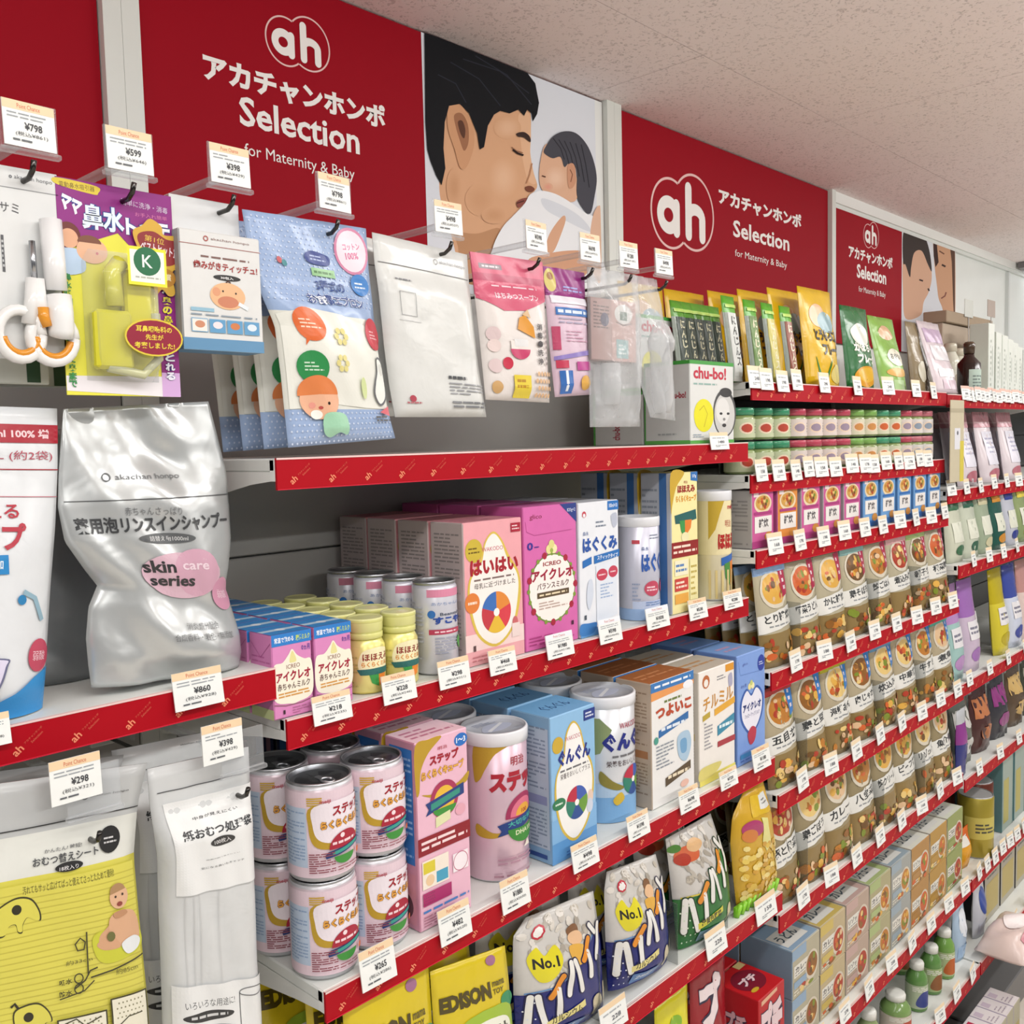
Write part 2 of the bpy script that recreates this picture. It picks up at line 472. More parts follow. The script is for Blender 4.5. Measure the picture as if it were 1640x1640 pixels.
# ------------------------------------------------------------------ the room
CEIL = EYE.z+0.600; WALL = 1.075; SIGN = 1.066; BACK = 1.058
XB = 0.5037; BAYW = 0.9            # left edge of the middle bay, bay pitch
def node_mat(name):
    m = bpy.data.materials.new(name); m.use_nodes = True
    return m, m.node_tree, m.node_tree.nodes['Principled BSDF']
def speckle_mat(name, base, dark, scale, thr, rough=0.9):
    m, nt, b = node_mat(name)
    tc = nt.nodes.new('ShaderNodeTexCoord')
    vo = nt.nodes.new('ShaderNodeTexNoise'); vo.inputs['Scale'].default_value = scale; vo.inputs['Detail'].default_value = 1.5; vo.inputs['Distortion'].default_value = 0.8
    n2 = nt.nodes.new('ShaderNodeTexNoise'); n2.inputs['Scale'].default_value = scale*0.12; n2.inputs['Detail'].default_value = 2
    for n in (vo, n2): nt.links.new(tc.outputs['Object'], n.inputs['Vector'])
    mr = nt.nodes.new('ShaderNodeMapRange'); mr.inputs['From Min'].default_value = thr; mr.inputs['From Max'].default_value = thr+0.07
    nt.links.new(vo.outputs['Fac'], mr.inputs['Value'])
    mu = nt.nodes.new('ShaderNodeMath'); mu.operation = 'MULTIPLY'
    nt.links.new(mr.outputs['Result'], mu.inputs[0]); nt.links.new(n2.outputs['Fac'], mu.inputs[1])
    mx = nt.nodes.new('ShaderNodeMix'); mx.data_type = 'RGBA'
    mx.inputs['A'].default_value = (*srgb(base), 1); mx.inputs['B'].default_value = (*srgb(dark), 1)
    nt.links.new(mu.outputs[0], mx.inputs['Factor']); nt.links.new(mx.outputs['Result'], b.inputs['Base Color'])
    b.inputs['Roughness'].default_value = rough
    bp = nt.nodes.new('ShaderNodeBump'); bp.inputs['Strength'].default_value = 0.4; bp.inputs['Distance'].default_value = 0.002; bp.invert = True
    nt.links.new(mu.outputs[0], bp.inputs['Height']); nt.links.new(bp.outputs['Normal'], b.inputs['Normal'])
    MATS[name] = m
speckle_mat('ceiling_board', '#f6ebea', '#bfb4b2', 165, 0.57)
speckle_mat('floor_tile', '#dcd4c8', '#cbc2b5', 8, 0.5, 0.3)
mb = MB(); mb.box(-2.5, 7, -3.5, WALL+0.1, CEIL+0.012, CEIL+0.06, '#8a8482')
ceiling = tag(mb.build('ceiling', 'matte'), kind='structure')
ys = [WALL+0.02, 0.832, 0.377, -0.078, -0.533, -0.988, -1.443, -1.898, -2.353, -2.808, -3.3]
for j in range(len(ys)-1):
    x = -2.3 - (0.45 if j % 2 else 0)
    while x < 6.6:
        m = MB(); m.box(x+0.0007, x+0.9093, ys[j+1]+0.0007, ys[j]-0.0007, CEIL, CEIL+0.011, '#d0c6c4')
        m.build('ceiling_board', 'ceiling_board', ceiling); x += 0.91
mb = MB(); mb.box(-2.5, 7, WALL, WALL+0.1, 0, CEIL+0.012, '#e4e8e4'); wall = tag(mb.build('wall_back', 'enamel'), kind='structure')
mb = MB(); mb.box(-2.5, 7, -3.5, WALL, -0.05, 0, '#b9b0a2'); tag(mb.build('floor', 'floor_tile'), kind='structure')
mb = MB(); mb.box(XB+2*BAYW-0.004, 7, WALL-0.016, WALL, CEIL-0.026, CEIL, '#eceeea'); mb.box(XB+2*BAYW-0.004, 7, WALL-0.010, WALL, CEIL-0.036, CEIL-0.026, '#dfe3df')
tag(mb.build('trim_1', 'enamel'), kind='structure')
mb = MB(); mb.box(3.72, 3.735, WALL-0.012, WALL, 1.2, CEIL-0.04, '#d6dad8'); tag(mb.build('trim_2', 'enamel'), kind='structure')
# lit slot lamp across the ceiling far along the aisle
t = thing('ceiling_slot_light', 'slim ceiling light slot with dark edge, far along the aisle by the white wall', 'ceiling light', (3.95, 0.62, CEIL))
m = MB(); m.box(-0.17, -0.05, -0.55, 0.43, -0.022, 0, '#6d696a'); m.box(-0.05, -0.035, -0.55, 0.43, -0.026, 0, '#2c2b2d'); m.build('housing', 'enamel', t)
em, nt, b = node_mat('slot_diffuser'); b.inputs['Base Color'].default_value = (0.9, 0.95, 1, 1); b.inputs['Emission Color'].default_value = (0.93, 0.97, 1, 1); b.inputs['Emission Strength'].default_value = 1.6; MATS['slot_diffuser'] = em
m = MB(); m.box(-0.035, 0.14, -0.55, 0.43, -0.018, 0, '#f3f6f8'); m.build('diffuser', 'slot_diffuser', t)

# ------------------------------------------------------------------ shelving
RED = '#a90418'; SHELFW = '#dfe2de'
SHELVES = {  # name: (bay index, front Y, top z, has end brackets visible)
 'L1': (-1, 0.796, -0.2131), 'S1': (0, 0.791, -0.0102), 'S2': (0, 0.792, -0.2660), 'S3': (0, 0.7455, -0.5261), 'S4': (0, 0.733, -0.7515), 'S5': (0, 0.72, -1.06),
 'R1': (1, 0.7875, 0.0895), 'R2': (1, 0.790, -0.0640), 'R3': (1, 0.7804, -0.1889), 'R4': (1, 0.7547, -0.3899), 'R5': (1, 0.7427, -0.5944), 'R6': (1, 0.742, -0.8000), 'R7': (1, 0.722, -1.0570), 'R8': (1, 0.700, -1.2520),
 'C1': (2, 0.7875, 0.0860), 'C2': (2, 0.784, -0.1390), 'C3': (2, 0.758, -0.3130), 'C4': (2, 0.752, -0.5950), 'C5': (2, 0.74, -0.82), 'C6': (2, 0.722, -1.0570), 'C7': (2, 0.700, -1.2520),
 'D1': (3, 0.7875, 0.0860), 'D2': (3, 0.784, -0.1390), 'D3': (3, 0.758, -0.3130), 'D4': (3, 0.752, -0.5950), 'D5': (3, 0.74, -0.82), 'D6': (3, 0.722, -1.0570)}
def SZ(n): return EYE.z+SHELVES[n][2]+0.0008
def SY(n): return SHELVES[n][1]
BAYLAB = {-1: 'leftmost grey shelving bay with hooks above and below one red-edged shelf',
          0: 'shelving bay with red-edged shelves holding baby formula, left of centre',
          1: 'shelving bay of red-edged shelves packed with jars, cartons and pouches of baby food',
          2: 'far shelving bay with pink pouches and white boxes, at the right edge',
          3: 'farthest shelving bay, only its red shelf edges seen at the right border'}
BAYS = {}
SIGN_BOTTOM = P(1062, 512, SIGN).z
for bi in (-1, 0, 1, 2, 3):
    x0 = XB+bi*BAYW; x1 = x0+BAYW
    t = thing('shelving_bay', BAYLAB[bi], 'shelving', ((x0+x1)/2, BACK, 0), 0, 'wall shelving bays'); BAYS[bi] = t
    for sa, sb in ((x0+0.0002, x0+0.021), (x1-0.021, x1-0.0002)):
        m = MB(); m.box(sa, sb, BACK-0.003, WALL, 0, CEIL if bi < 2 else SZ('C1')+0.1, '#d9dcd6')
        o = m.build('upright', 'enamel', t); o.matrix_parent_inverse = Matrix.Translation(-t.location)
    zt = SIGN_BOTTOM if bi < 2 else SZ('C1')
    edges = [0.05, SZ('S3')-0.05 if bi == 0 else 0.62, 0.62+0.36, EYE.z-0.135, EYE.z-0.02, zt]
    for j in range(len(edges)-1):
        if edges[j+1]-edges[j] < 0.02: continue
        m = MB(); m.box(x0+0.022, x1-0.022, BACK, BACK+0.012, edges[j]+0.0012, edges[j+1]-0.0012, ('#a3a29f' if bi <= 0 else '#474746'), 0.0015)  # darker panels right of the middle bay, shelf shade put into their colour
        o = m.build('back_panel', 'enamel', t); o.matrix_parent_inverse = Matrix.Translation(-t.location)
    m = MB(); m.box(x0+0.004, x1-0.004, 0.70, BACK, 0, 0.09, '#6b6b6b', 0.003); o = m.build('base_plinth', 'enamel', t); o.matrix_parent_inverse = Matrix.Translation(-t.location)
RAIL_H = 0.0305
for n, (bi, y, z) in SHELVES.items():
    t = BAYS[bi]; x0 = XB+bi*BAYW+0.004; x1 = x0+BAYW-0.008; z += EYE.z
    inv = Matrix.Translation(-t.location)
    m = MB()
    m.box(x0, x1, y+0.004, BACK-0.002, z-0.013, z, SHELFW, 0.0015, {'bottom': '#b9bab6'})
    m.box(x0, x1, y+0.003, y+0.012, z-0.022, z-0.0005, '#e9eae6')
    sh = m.build('shelf', 'enamel', t); sh.matrix_parent_inverse = inv
    for bx in (x0, x1-0.0016):
        m = MB(); yb = BACK-0.003
        pts = [(y+0.012, z-0.013), (yb, z-0.013), (yb, z-0.065), (y+0.05, z-0.026), (y+0.012, z-0.022)]
        V = [(bx, a, b) for a, b in pts]+[(bx+0.0016, a, b) for a, b in pts]
        m.add(V, [(4, 3, 2, 1, 0), (5, 6, 7, 8, 9)]+[(i, (i+1) % 5, 5+(i+1) % 5, 5+i) for i in range(5)], '#e3e4e0')
        o = m.build('bracket', 'enamel', t); o.matrix_parent_inverse = inv
    m = MB(); m.box(x0, x1, y, y+0.003, z-RAIL_H, z+0.0006, RED, 0, {'top': '#ead2cd'})
    m.box(x0, x1, y-0.0006, y+0.0005, z-0.0012, z+0.0006, '#e9c8c4')
    m.box(x0, x1, y-0.0006, y+0.0005, z-RAIL_H, z-RAIL_H+0.001, '#c8243a')
    rail = m.build('price_rail', 'rail', t); rail.matrix_parent_inverse = inv
    if n in ('S5',): continue
    m = MB(); near = bi <= 0
    pr = Pr(m, flat(x0, y, z-RAIL_H, 1, 0, 0, 0, 0, 1, x1-x0, RAIL_H, 0, -1, 0), x1-x0, RAIL_H, d0=0.0003)
    x = 0.012; W = x1-x0; sz = RAIL_H
    while x < W-0.045:
        def at(dx, dy): return ((x+dx)/W, dy/sz)
        u, v = at(0.0062, 0.0092)
        pr.tb('ah', u-0.0042/W, v-0.0030/sz, u+0.0042/W, v+0.0036/sz, '#eb8a6a', bold=0.02, rot=38); pr.d = 0.0004
        if near:
            u, v = at(0.0185, 0.0192)
            pr.tb('アカチャンホンポ', u-0.0088/W, v-0.0009/sz, u+0.0088/W, v+0.0011/sz, '#d8604f', bold=0.01, rot=38); pr.d = 0.0004
            u, v = at(0.0212, 0.0170)
            pr.tb('Selection', u-0.0056/W, v-0.0010/sz, u+0.0056/W, v+0.0010/sz, '#d8604f', bold=0.01, rot=38); pr.d = 0.0004
        else:
            for (dx, dy, L) in ((0.0185, 0.0192, 0.0088), (0.0212, 0.0170, 0.0056)):
                u, v = at(dx, dy); pr.rect(u-L/W, v-0.0006/sz, u+L/W, v+0.0006/sz, '#d8604f', rot=38); pr.d = 0.0004
        x += 0.0455
    tag(m.build('rail_lettering', 'matte', rail), kind='stuff')

# ------------------------------------------------------------------ wall signs
WHITE = '#f1eeea'
def sign_board(x0, x1, label, z1=None):
    t = thing('wall_sign', label, 'sign', ((x0+x1)/2, SIGN, SIGN_BOTTOM), 0, 'red wall signs above the shelves')
    m = MB(); m.box(x0-t.location.x, x1-t.location.x, 0, 0.008, 0, CEIL-0.003-SIGN_BOTTOM, '#97031a')
    m.build('sign_board', 'sign', t)
    return t
def sign_pr(m, t):
    def fn(X, Z, d): return (X-t.location.x, -d, Z-t.location.z)
    return Pr(m, fn, 1.0, 1.0, d0=0.0004, eps=0.00002)
def sign_px(m, t):
    def fn(x, y, d): q = P(x, y, SIGN); return (q.x-t.location.x, -d, q.z-t.location.z)
    return Pr(m, fn, 1.0, 1.0, d0=0.0004, eps=0.00002)
def sbox(pr, s, px0, py0, px1, py1, hz, col=WHITE, bold=0.02, lift=0.0):
    """text between the two measured baseline ends, hz tall"""
    a, b = P(px0, py0, SIGN), P(px1, py1, SIGN); zz = (a.z+b.z)/2+lift
    pr.tb(s, a.x, zz, b.x, zz+hz, col, bold)
def emblem(pr, px, py, W, H):
    c = P(px, py, SIGN)
    r1, r2 = W*0.30, W*0.335
    c1 = (c.x-W*0.20, c.z-H*0.06); c2 = (c.x+W*0.175, c.z+H*0.03)
    ky = H/W*1.45
    for (cc, rr, oc, orr) in ((c1, r1, c2, r2), (c2, r2, c1, r1)):
        pts = []
        for k in range(97):
            a = math.tau*k/96; q = (cc[0]+rr*math.cos(a), cc[1]+rr*ky*math.sin(a))
            ins = ((q[0]-oc[0])/orr)**2+((q[1]-oc[1])/(orr*ky))**2 < 0.995
            if ins:
                if len(pts) > 1: pr.line(pts, W*0.022, '#e9c3bf')
                pts = []
            else: pts.append(q)
        if len(pts) > 1: pr.line(pts, W*0.022, '#e9c3bf')
    def cap(pts, wd):
        pr.line(pts, wd, WHITE)
        for e in (pts[0], pts[-1]): pr.ell(e[0], e[1], wd/2, wd/2, WHITE, 16)
    sw = W*0.105; bx, by = c.x-W*0.235, c.z-H*0.085
    pr.ring(bx, by, W*0.125, H*0.165, sw, WHITE, 40)
    cap([(bx+W*0.125, by+H*0.15), (bx+W*0.125, by-H*0.19)], sw)
    hx = c.x+W*0.085
    cap([(hx, c.z+H*0.33), (hx, c.z-H*0.275)], sw)
    arch = [(hx+W*0.115-W*0.115*math.cos(a*math.pi/14), c.z-H*0.04+H*0.115*math.sin(a*math.pi/14)) for a in range(15)]
    cap(arch+[(hx+W*0.23, c.z-H*0.275)], sw)
X0S = 0.5262; PW = 0.855
s0 = sign_board(X0S-0.9, X0S-0.045, 'plain dark red wall sign cut off at the top left corner')
# first full sign: lettering and photograph
s1 = sign_board(X0S, X0S+PW, 'red wall sign with white logo and photo of a man nuzzling a baby')
m = MB(); pr = sign_pr(m, s1)
a, b = P(427, 66, SIGN), P(527, 66, SIGN); a2, b2 = P(477, 25, SIGN), P(477, 112, SIGN)
emblem(pr, 477, 68, b.x-a.x, a2.z-b2.z); m.build('emblem', 'sign', s1); m = MB(); pr = sign_pr(m, s1)
sbox(pr, 'アカチャンホンポ', 326, 128, 617, 205, 0.034, bold=0.045, lift=-0.002)
m.build('katakana_lettering', 'sign', s1); m = MB(); pr = sign_pr(m, s1)
sbox(pr, 'Selection', 384, 200, 576, 246, 0.036, bold=0.022, lift=-0.001)
m.build('title_lettering', 'sign', s1); m = MB(); pr = sign_pr(m, s1)
sbox(pr, 'for Maternity & Baby', 392, 254, 568, 293, 0.019, bold=0.0, lift=0.0)
m.build('tagline_lettering', 'sign', s1)
m = MB(); pr = sign_px(m, s1)
xs = P(680, 250, SIGN).x; xe = X0S+PW
def zpx(X, z): # photo pixel of a sign point
    d = Vector((X, SIGN, z))-EYE; k = d.dot(FW)
    return 820+F_PX*d.dot(RT)/k, 820-F_PX*d.dot(UP)/k
zt, zb = CEIL-0.003, SIGN_BOTTOM
pr.poly([zpx(xs, zt), zpx(xe, zt), zpx(xe, zb), zpx(xs, zb)], '#dde1e8')
pr.poly([zpx(xe-0.02, zt), zpx(xe, zt), zpx(xe, zb), zpx(xe-0.02, zb)], '#e9ebe8')
SK = '#d8a883'
pr.blob([(772, 180), (812, 166), (846, 172), (850, 213), (849, 245), (854, 275), (860, 296), (856, 306), (848, 312), (845, 319), (838, 327), (836, 334), (826, 341), (816, 352), (802, 372), (790, 400), (784, 450), (740, 450), (728, 400), (716, 350), (704, 312), (704, 250), (706, 200), (725, 165), (750, 175)], SK)
pr.blob([(722, 365), (740, 372), (765, 374), (800, 366), (790, 402), (784, 450), (740, 450), (733, 395)], '#bd8e69')
pr.blob([(830, 185), (847, 182), (850, 213), (849, 245), (854, 275), (858, 294), (846, 290), (838, 262), (834, 230)], '#e3b793')
pr.soft(806, 285, 24, 34, '#d8a883', '#e4ba98', 7); pr.soft(812, 205, 22, 18, '#d8a883', '#e2b896', 6); pr.soft(768, 320, 24, 26, '#d8a883', '#d09f79', 7); pr.soft(726, 300, 12, 30, '#d8a883', '#cb9a74', 6); pr.soft(790, 345, 20, 14, '#d8a883', '#cd9c76', 6)
pr.blob([(717, 172), (733, 167), (747, 182), (757, 205), (758, 232), (752, 255), (744, 270), (735, 268), (727, 240), (716, 205)], '#cf9c76')
pr.blob([(726, 185), (738, 182), (748, 200), (749, 228), (742, 242), (735, 225), (729, 205)], '#a06f52')
pr.blob([(732, 196), (739, 194), (744, 208), (742, 222), (736, 214)], '#5e3d30')
pr.poly([(678.5, 53), (700, 60), (760, 84), (815, 106), (843, 117), (856, 134), (862, 165), (859, 183), (852, 195), (850, 182), (843, 176), (838, 186), (829, 176), (815, 182), (800, 178), (790, 184), (780, 202), (774, 236), (767, 240), (763, 214), (750, 182), (735, 167), (718, 170), (711, 196), (709, 238), (712, 270), (706, 297), (697, 281), (688, 258), (683, 240), (680, 196)], '#15161a')
for a, b, c, d in ((760, 90, 850, 168), (740, 95, 846, 150), (720, 100, 800, 170), (700, 120, 745, 165)): pr.line([(a, b), ((a+c)/2+6, (b+d)/2-8), (c, d)], 1.6, '#2b2e38')
pr.blob([(826, 214), (838, 212), (847, 219), (848, 228), (838, 221), (828, 219)], '#3a2b27')
pr.line([(818, 236), (826, 242), (836, 245)], 1.4, '#9c6f55'); pr.line([(820, 240), (828, 246), (837, 249)], 3.0, '#2a1c1a'); pr.line([(851, 262), (847, 280), (842, 294)], 1.6, '#b98662'); pr.line([(836, 336), (826, 345)], 1.5, '#b27f5e')
pr.blob([(840, 300), (848, 298), (855, 303), (850, 308), (842, 306)], '#7d4a38')
pr.blob([(826, 324), (836, 318), (845, 318), (839, 326), (829, 333)], '#8c4f45')
pr.line([(826, 326), (838, 322)], 1.8, '#4b2622')
# baby
pr.blob([(868, 240), (878, 230), (900, 240), (916, 262), (924, 300), (920, 322), (900, 322), (880, 312), (866, 303), (862, 278)], '#dcb092')
pr.soft(888, 286, 18, 20, '#dcb092', '#e8c4aa', 6); pr.soft(876, 300, 8, 7, '#dcb092', '#dd9f88', 4)
pr.blob([(873, 234), (884, 219), (901, 211), (921, 214), (938, 232), (949, 258), (954, 286), (951, 312), (944, 342), (932, 334), (922, 312), (922, 272), (910, 262), (902, 268), (896, 252), (884, 254), (875, 250), (869, 244)], '#4a4a52')
for k in range(6): pr.line([(884+k*9, 222+k*2), (896+k*8, 238+k*5), (902+k*8, 256+k*9)], 1.5, '#2c2c33')
pr.blob([(907, 268), (915, 262), (920, 272), (920, 292), (914, 302), (908, 298)], '#cb9678')
pr.line([(911, 272), (915, 280), (912, 292)], 1.6, '#8e5d47')
pr.line([(866, 282), (872, 284)], 2.0, '#5b3a30')
pr.blob([(868, 306), (856, 308), (846, 313), (838, 327), (820, 346), (802, 366), (786, 402), (780, 460), (960, 470), (958, 400), (952, 352), (936, 342), (914, 326), (890, 312)], '#eef0f3')
pr.blob([(866, 318), (900, 330), (930, 350), (944, 372), (900, 352), (872, 336)], '#d9dde4')
pr.blob([(872, 400), (876, 380), (886, 362), (900, 346), (904, 352), (898, 372), (884, 404)], '#d9a98a')
pr.blob([(948, 345), (957, 330), (960, 345), (960, 450), (946, 430), (943, 380)], '#dfb79d')
pr.blob([(842, 420), (870, 408), (905, 402), (935, 404), (948, 425), (900, 470), (850, 470)], '#d6a384')
m.build('photo_print', 'sign', s1)
# second sign
s2 = sign_board(X0S+0.9, X0S+0.9+PW, 'second red wall sign with the logo beside the lettering, above green sticks')
m = MB(); pr = sign_pr(m, s2)
a, b = P(1045, 350, SIGN), P(1143, 350, SIGN); a2, b2 = P(1093, 277, SIGN), P(1093, 402, SIGN)
emblem(pr, 1094, 340, b.x-a.x, a2.z-b2.z); m.build('emblem', 'sign', s2); m = MB(); pr = sign_pr(m, s2)
sbox(pr, 'アカチャンホンポ', 1151, 331, 1283, 364, 0.034, bold=0.045)
m.build('katakana_lettering', 'sign', s2); m = MB(); pr = sign_pr(m, s2)
sbox(pr, 'Selection', 1174, 379, 1264, 403, 0.036, bold=0.022)
m.build('title_lettering', 'sign', s2); m = MB(); pr = sign_pr(m, s2)
sbox(pr, 'for Maternity & Baby', 1177, 415, 1260, 432, 0.019, bold=0.0)
m.build('tagline_lettering', 'sign', s2)
# third sign
s3 = sign_board(X0S+1.8, X0S+1.8+PW, 'farthest red wall sign with small logo and photo of baby and woman')
m = MB(); pr = sign_pr(m, s3)
a, b = P(1383, 376, SIGN), P(1407, 376, SIGN); a2, b2 = P(1394, 355, SIGN), P(1394, 398, SIGN)
emblem(pr, 1395, 377, b.x-a.x, a2.z-b2.z); m.build('emblem', 'sign', s3); m = MB(); pr = sign_pr(m, s3)
sbox(pr, 'アカチャンホンポ', 1359, 415, 1429, 431, 0.034, bold=0.04)
m.build('katakana_lettering', 'sign', s3); m = MB(); pr = sign_pr(m, s3)
sbox(pr, 'Selection', 1372, 445, 1419, 456, 0.036, bold=0.03)
m.build('title_lettering', 'sign', s3); m = MB(); pr = sign_pr(m, s3)
sbox(pr, 'for Maternity & Baby', 1375, 470, 1418, 479, 0.019, bold=0.0)
m.build('tagline_lettering', 'sign', s3)
m = MB(); pr = sign_px(m, s3)
xs = P(1444, 420, SIGN).x; xe = X0S+1.8+PW
pr.poly([zpx(xs, zt), zpx(xe, zt), zpx(xe, zb), zpx(xs, zb)], '#d9dce2')
pr.blob([(1446, 415), (1458, 402), (1476, 398), (1489, 415), (1492, 445), (1487, 468), (1479, 484), (1474, 505), (1450, 510), (1446, 470)], '#d3a98e')
pr.blob([(1446, 375), (1455, 363), (1465, 360), (1477, 370), (1488, 400), (1492, 434), (1486, 424), (1476, 402), (1464, 405), (1459, 428), (1457, 444), (1450, 424), (1446, 420)], '#3b322f')
pr.line([(1472, 448), (1478, 450)], 2.5, '#3a2723'); pr.line([(1486, 462), (1488, 466)], 2.5, '#3a2723')
pr.blob([(1495, 378), (1510, 376), (1528, 382), (1528, 540), (1513, 520), (1509, 494), (1503, 478), (1500, 455), (1496, 420)], '#c99c7c')
pr.poly([(1494, 374), (1499, 376), (1501, 400), (1503, 420), (1498, 428), (1495, 410)], '#3a2420')
pr.poly([(1519, 378), (1529, 382), (1529, 530), (1526, 480), (1524, 420)], '#5a4033')
pr.line([(1504, 402), (1512, 407)], 2.0, '#6a4434'); pr.line([(1508, 424), (1514, 427)], 3.0, '#33211d')
pr.line([(1507, 478), (1513, 474), (1515, 468)], 2.2, '#7d4a40')
m.build('photo_print', 'sign', s3)
# ------------------------------------------------------------------ price cards
CARDS = {}
def card_mesh(price, near, w=0.046, h=0.040, band='#ead0aa', white='#ecefec'):
    k = (price, near, round(w, 3), round(h, 3), band)
    if k in CARDS: return CARDS[k]
    m = MB(); m.box(-w/2, w/2, 0, 0.0012, 0, h, white, 0, {'front': white})
    pr = front_of(m, w, h, eps=0.00008, d0=0.0001)
    pr.rect(0, 0.80, 1, 1, band)
    if near:
        pr.tb('Point Chance', 0.28, 0.84, 0.72, 0.94, '#c8502f', 0.0)
        pr.lines(0.08, 0.60, 0.86, 0.76, 2, '#9aa0a4', 0.35, seed=len(CARDS))
        pr.tb('¥'+price, 0.40, 0.38, 0.74, 0.55, '#3a3c40', 0.02)
        pr.tb('(税込¥%d)' % int(int(price)*1.08), 0.22, 0.22, 0.84, 0.33, '#4b4e52', 0.0)
        pr.lines(0.16, 0.10, 0.86, 0.18, 1, '#606468', 0.5, seed=3)
    else:
        pr.lines(0.12, 0.6, 0.8, 0.74, 1, '#a9afb2', 0.4, seed=5)
        pr.tb(price, 0.42, 0.36, 0.76, 0.52, '#5a5e66', 0.02)
        pr.lines(0.25, 0.14, 0.85, 0.28, 2, '#7c8288', 0.4, seed=2)
    CARDS[k] = m.mesh('price_card')
    CARDS[k].materials.append(MATS['card'])
    return CARDS[k]
def price_card(px0, py0, px1, py1, Y, price, label, near=True, group='price cards on the shelf edges', tilt=0.16, band='#ead0aa', wh=None, rz=0.0):
    """card whose photo box is px0..px1, py0..py1, standing at depth Y"""
    cx, cy = (px0+px1)/2, (py0+py1)/2
    a, b = P(px0, cy, Y), P(px1, cy, Y); t, bo = P(cx, py0, Y), P(cx, py1, Y)
    w, h = wh if wh else (max(0.018, round((b.x-a.x)*0.96, 3)), max(0.02, round((t.z-bo.z)*0.86, 3)))
    o = bpy.data.objects.new('price_card', card_mesh(price, near, w, h, band)); COL.objects.link(o)
    c = P(cx, cy, Y)
    o.location = (c.x, Y-0.002, c.z-h/2); o.rotation_euler = (-tilt, 0, rz)
    o.location.y -= 0.004
    return tag(o, label, 'price card', group)
def place_can(xl, xr, ym, Yf):
    """axis x, y and radius of an upright cylinder whose sides are seen at xl, xr and whose front is at Yf"""
    r = 0.03
    for _ in range(6):
        Y = Yf+r; a, b = P(xl, ym, Y), P(xr, ym, Y); d = ray((xl+xr)/2, ym); dh = math.hypot(d.x, d.y)
        r = (b.x-a.x)*d.y/dh/2
    c = P((xl+xr)/2, ym, Yf+r)
    return c.x, Yf+r, r
def zat(px, py, Y): return P(px, py, Y).z

# ------------------------------------------------------------------ shelf S2: infant formula
zs = SZ('S2'); Y2 = SY('S2')
GS2 = 'formula packs on the middle shelf'
# small pink milk cartons, two files
def art_icreo_carton(pr):
    pr.rect(0, 0.86, 1, 1.0, '#2f7fcb'); pr.tb('常温で飲める', 0.07, 0.89, 0.55, 0.96, '#f2f6fa', 0.02); pr.tb('液体ミルク', 0.60, 0.89, 0.96, 0.96, '#cfe24f', 0.02)
    pr.blob([(0.02, 0.62), (0.25, 0.66), (0.4, 0.74), (0.5, 0.8), (0.62, 0.72), (0.8, 0.66), (0.98, 0.62), (0.98, 0.24), (0.6, 0.16), (0.4, 0.16), (0.02, 0.24)], '#f3eedb')
    pr.blob([(0.42, 0.66), (0.5, 0.78), (0.6, 0.66), (0.5, 0.64)], '#e4dd9a')
    pr.tb('0ヵ月', 0.74, 0.76, 0.95, 0.83, '#5a3f9a', 0.02); pr.tb('ICREO', 0.34, 0.575, 0.68, 0.625, '#7c4034', 0.0)
    pr.tb('アイクレオ', 0.08, 0.43, 0.94, 0.55, '#a01838', 0.04); pr.tb('赤ちゃんミルク', 0.10, 0.33, 0.92, 0.415, '#5e3b36', 0.015)
    pr.lines(0.12, 0.24, 0.9, 0.31, 2, '#d39a4d', 0.5, seed=4)
    pr.line([(0.0, 0.18), (0.3, 0.145), (0.7, 0.145), (1, 0.18)], 0.0008, '#8a5a66'); pr.tb('1', 0.22, 0.05, 0.27, 0.10, '#3b2530', 0.0); pr.lines(0.45, 0.03, 0.95, 0.12, 3, '#b06a92', 0.35, seed=2)
def art_icreo_top(pr):
    pr.rect(0, 0, 1, 1, '#3a86c8'); pr.rect(0, 0.4, 1, 0.62, '#b6cfe2'); pr.ell(0.5, 0.5, 0.12, None, '#dfe7ee')
def art_icreo_side(pr):
    pr.lines(0.1, 0.25, 0.9, 0.75, 9, '#b9619a', 0.3, seed=6); pr.rect(0, 0.0, 1, 0.12, '#c9d39a'); pr.line([(0.05, 0.9), (0.5, 0.72), (0.95, 0.9)], 0.0006, '#a84e8c')
w = P(503, 1070, Y2+0.004).x-P(437, 1070, Y2+0.004).x; h = zat(470, 1012, Y2+0.004)-zs
xL = P(470, 1080, Y2+0.004).x; xR = P(536, 1050, Y2+0.004).x
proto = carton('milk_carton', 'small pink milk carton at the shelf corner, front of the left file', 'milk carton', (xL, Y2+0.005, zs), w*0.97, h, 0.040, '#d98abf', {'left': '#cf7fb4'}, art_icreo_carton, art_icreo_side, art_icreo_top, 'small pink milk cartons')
for k in range(1, 6): dup(proto, (xL-0.001*(k % 2), Y2+0.005+k*0.0425, zs), 'small pink milk carton, %s back in the left file' % ORD[k])
dup(proto, (xR, Y2+0.006, zs), 'small pink milk carton, front of the right file beside yellow bottles')
for k in range(1, 6): dup(proto, (xR+0.001*(k % 2), Y2+0.006+k*0.0425, zs), 'small pink milk carton, %s back in the right file' % ORD[k])
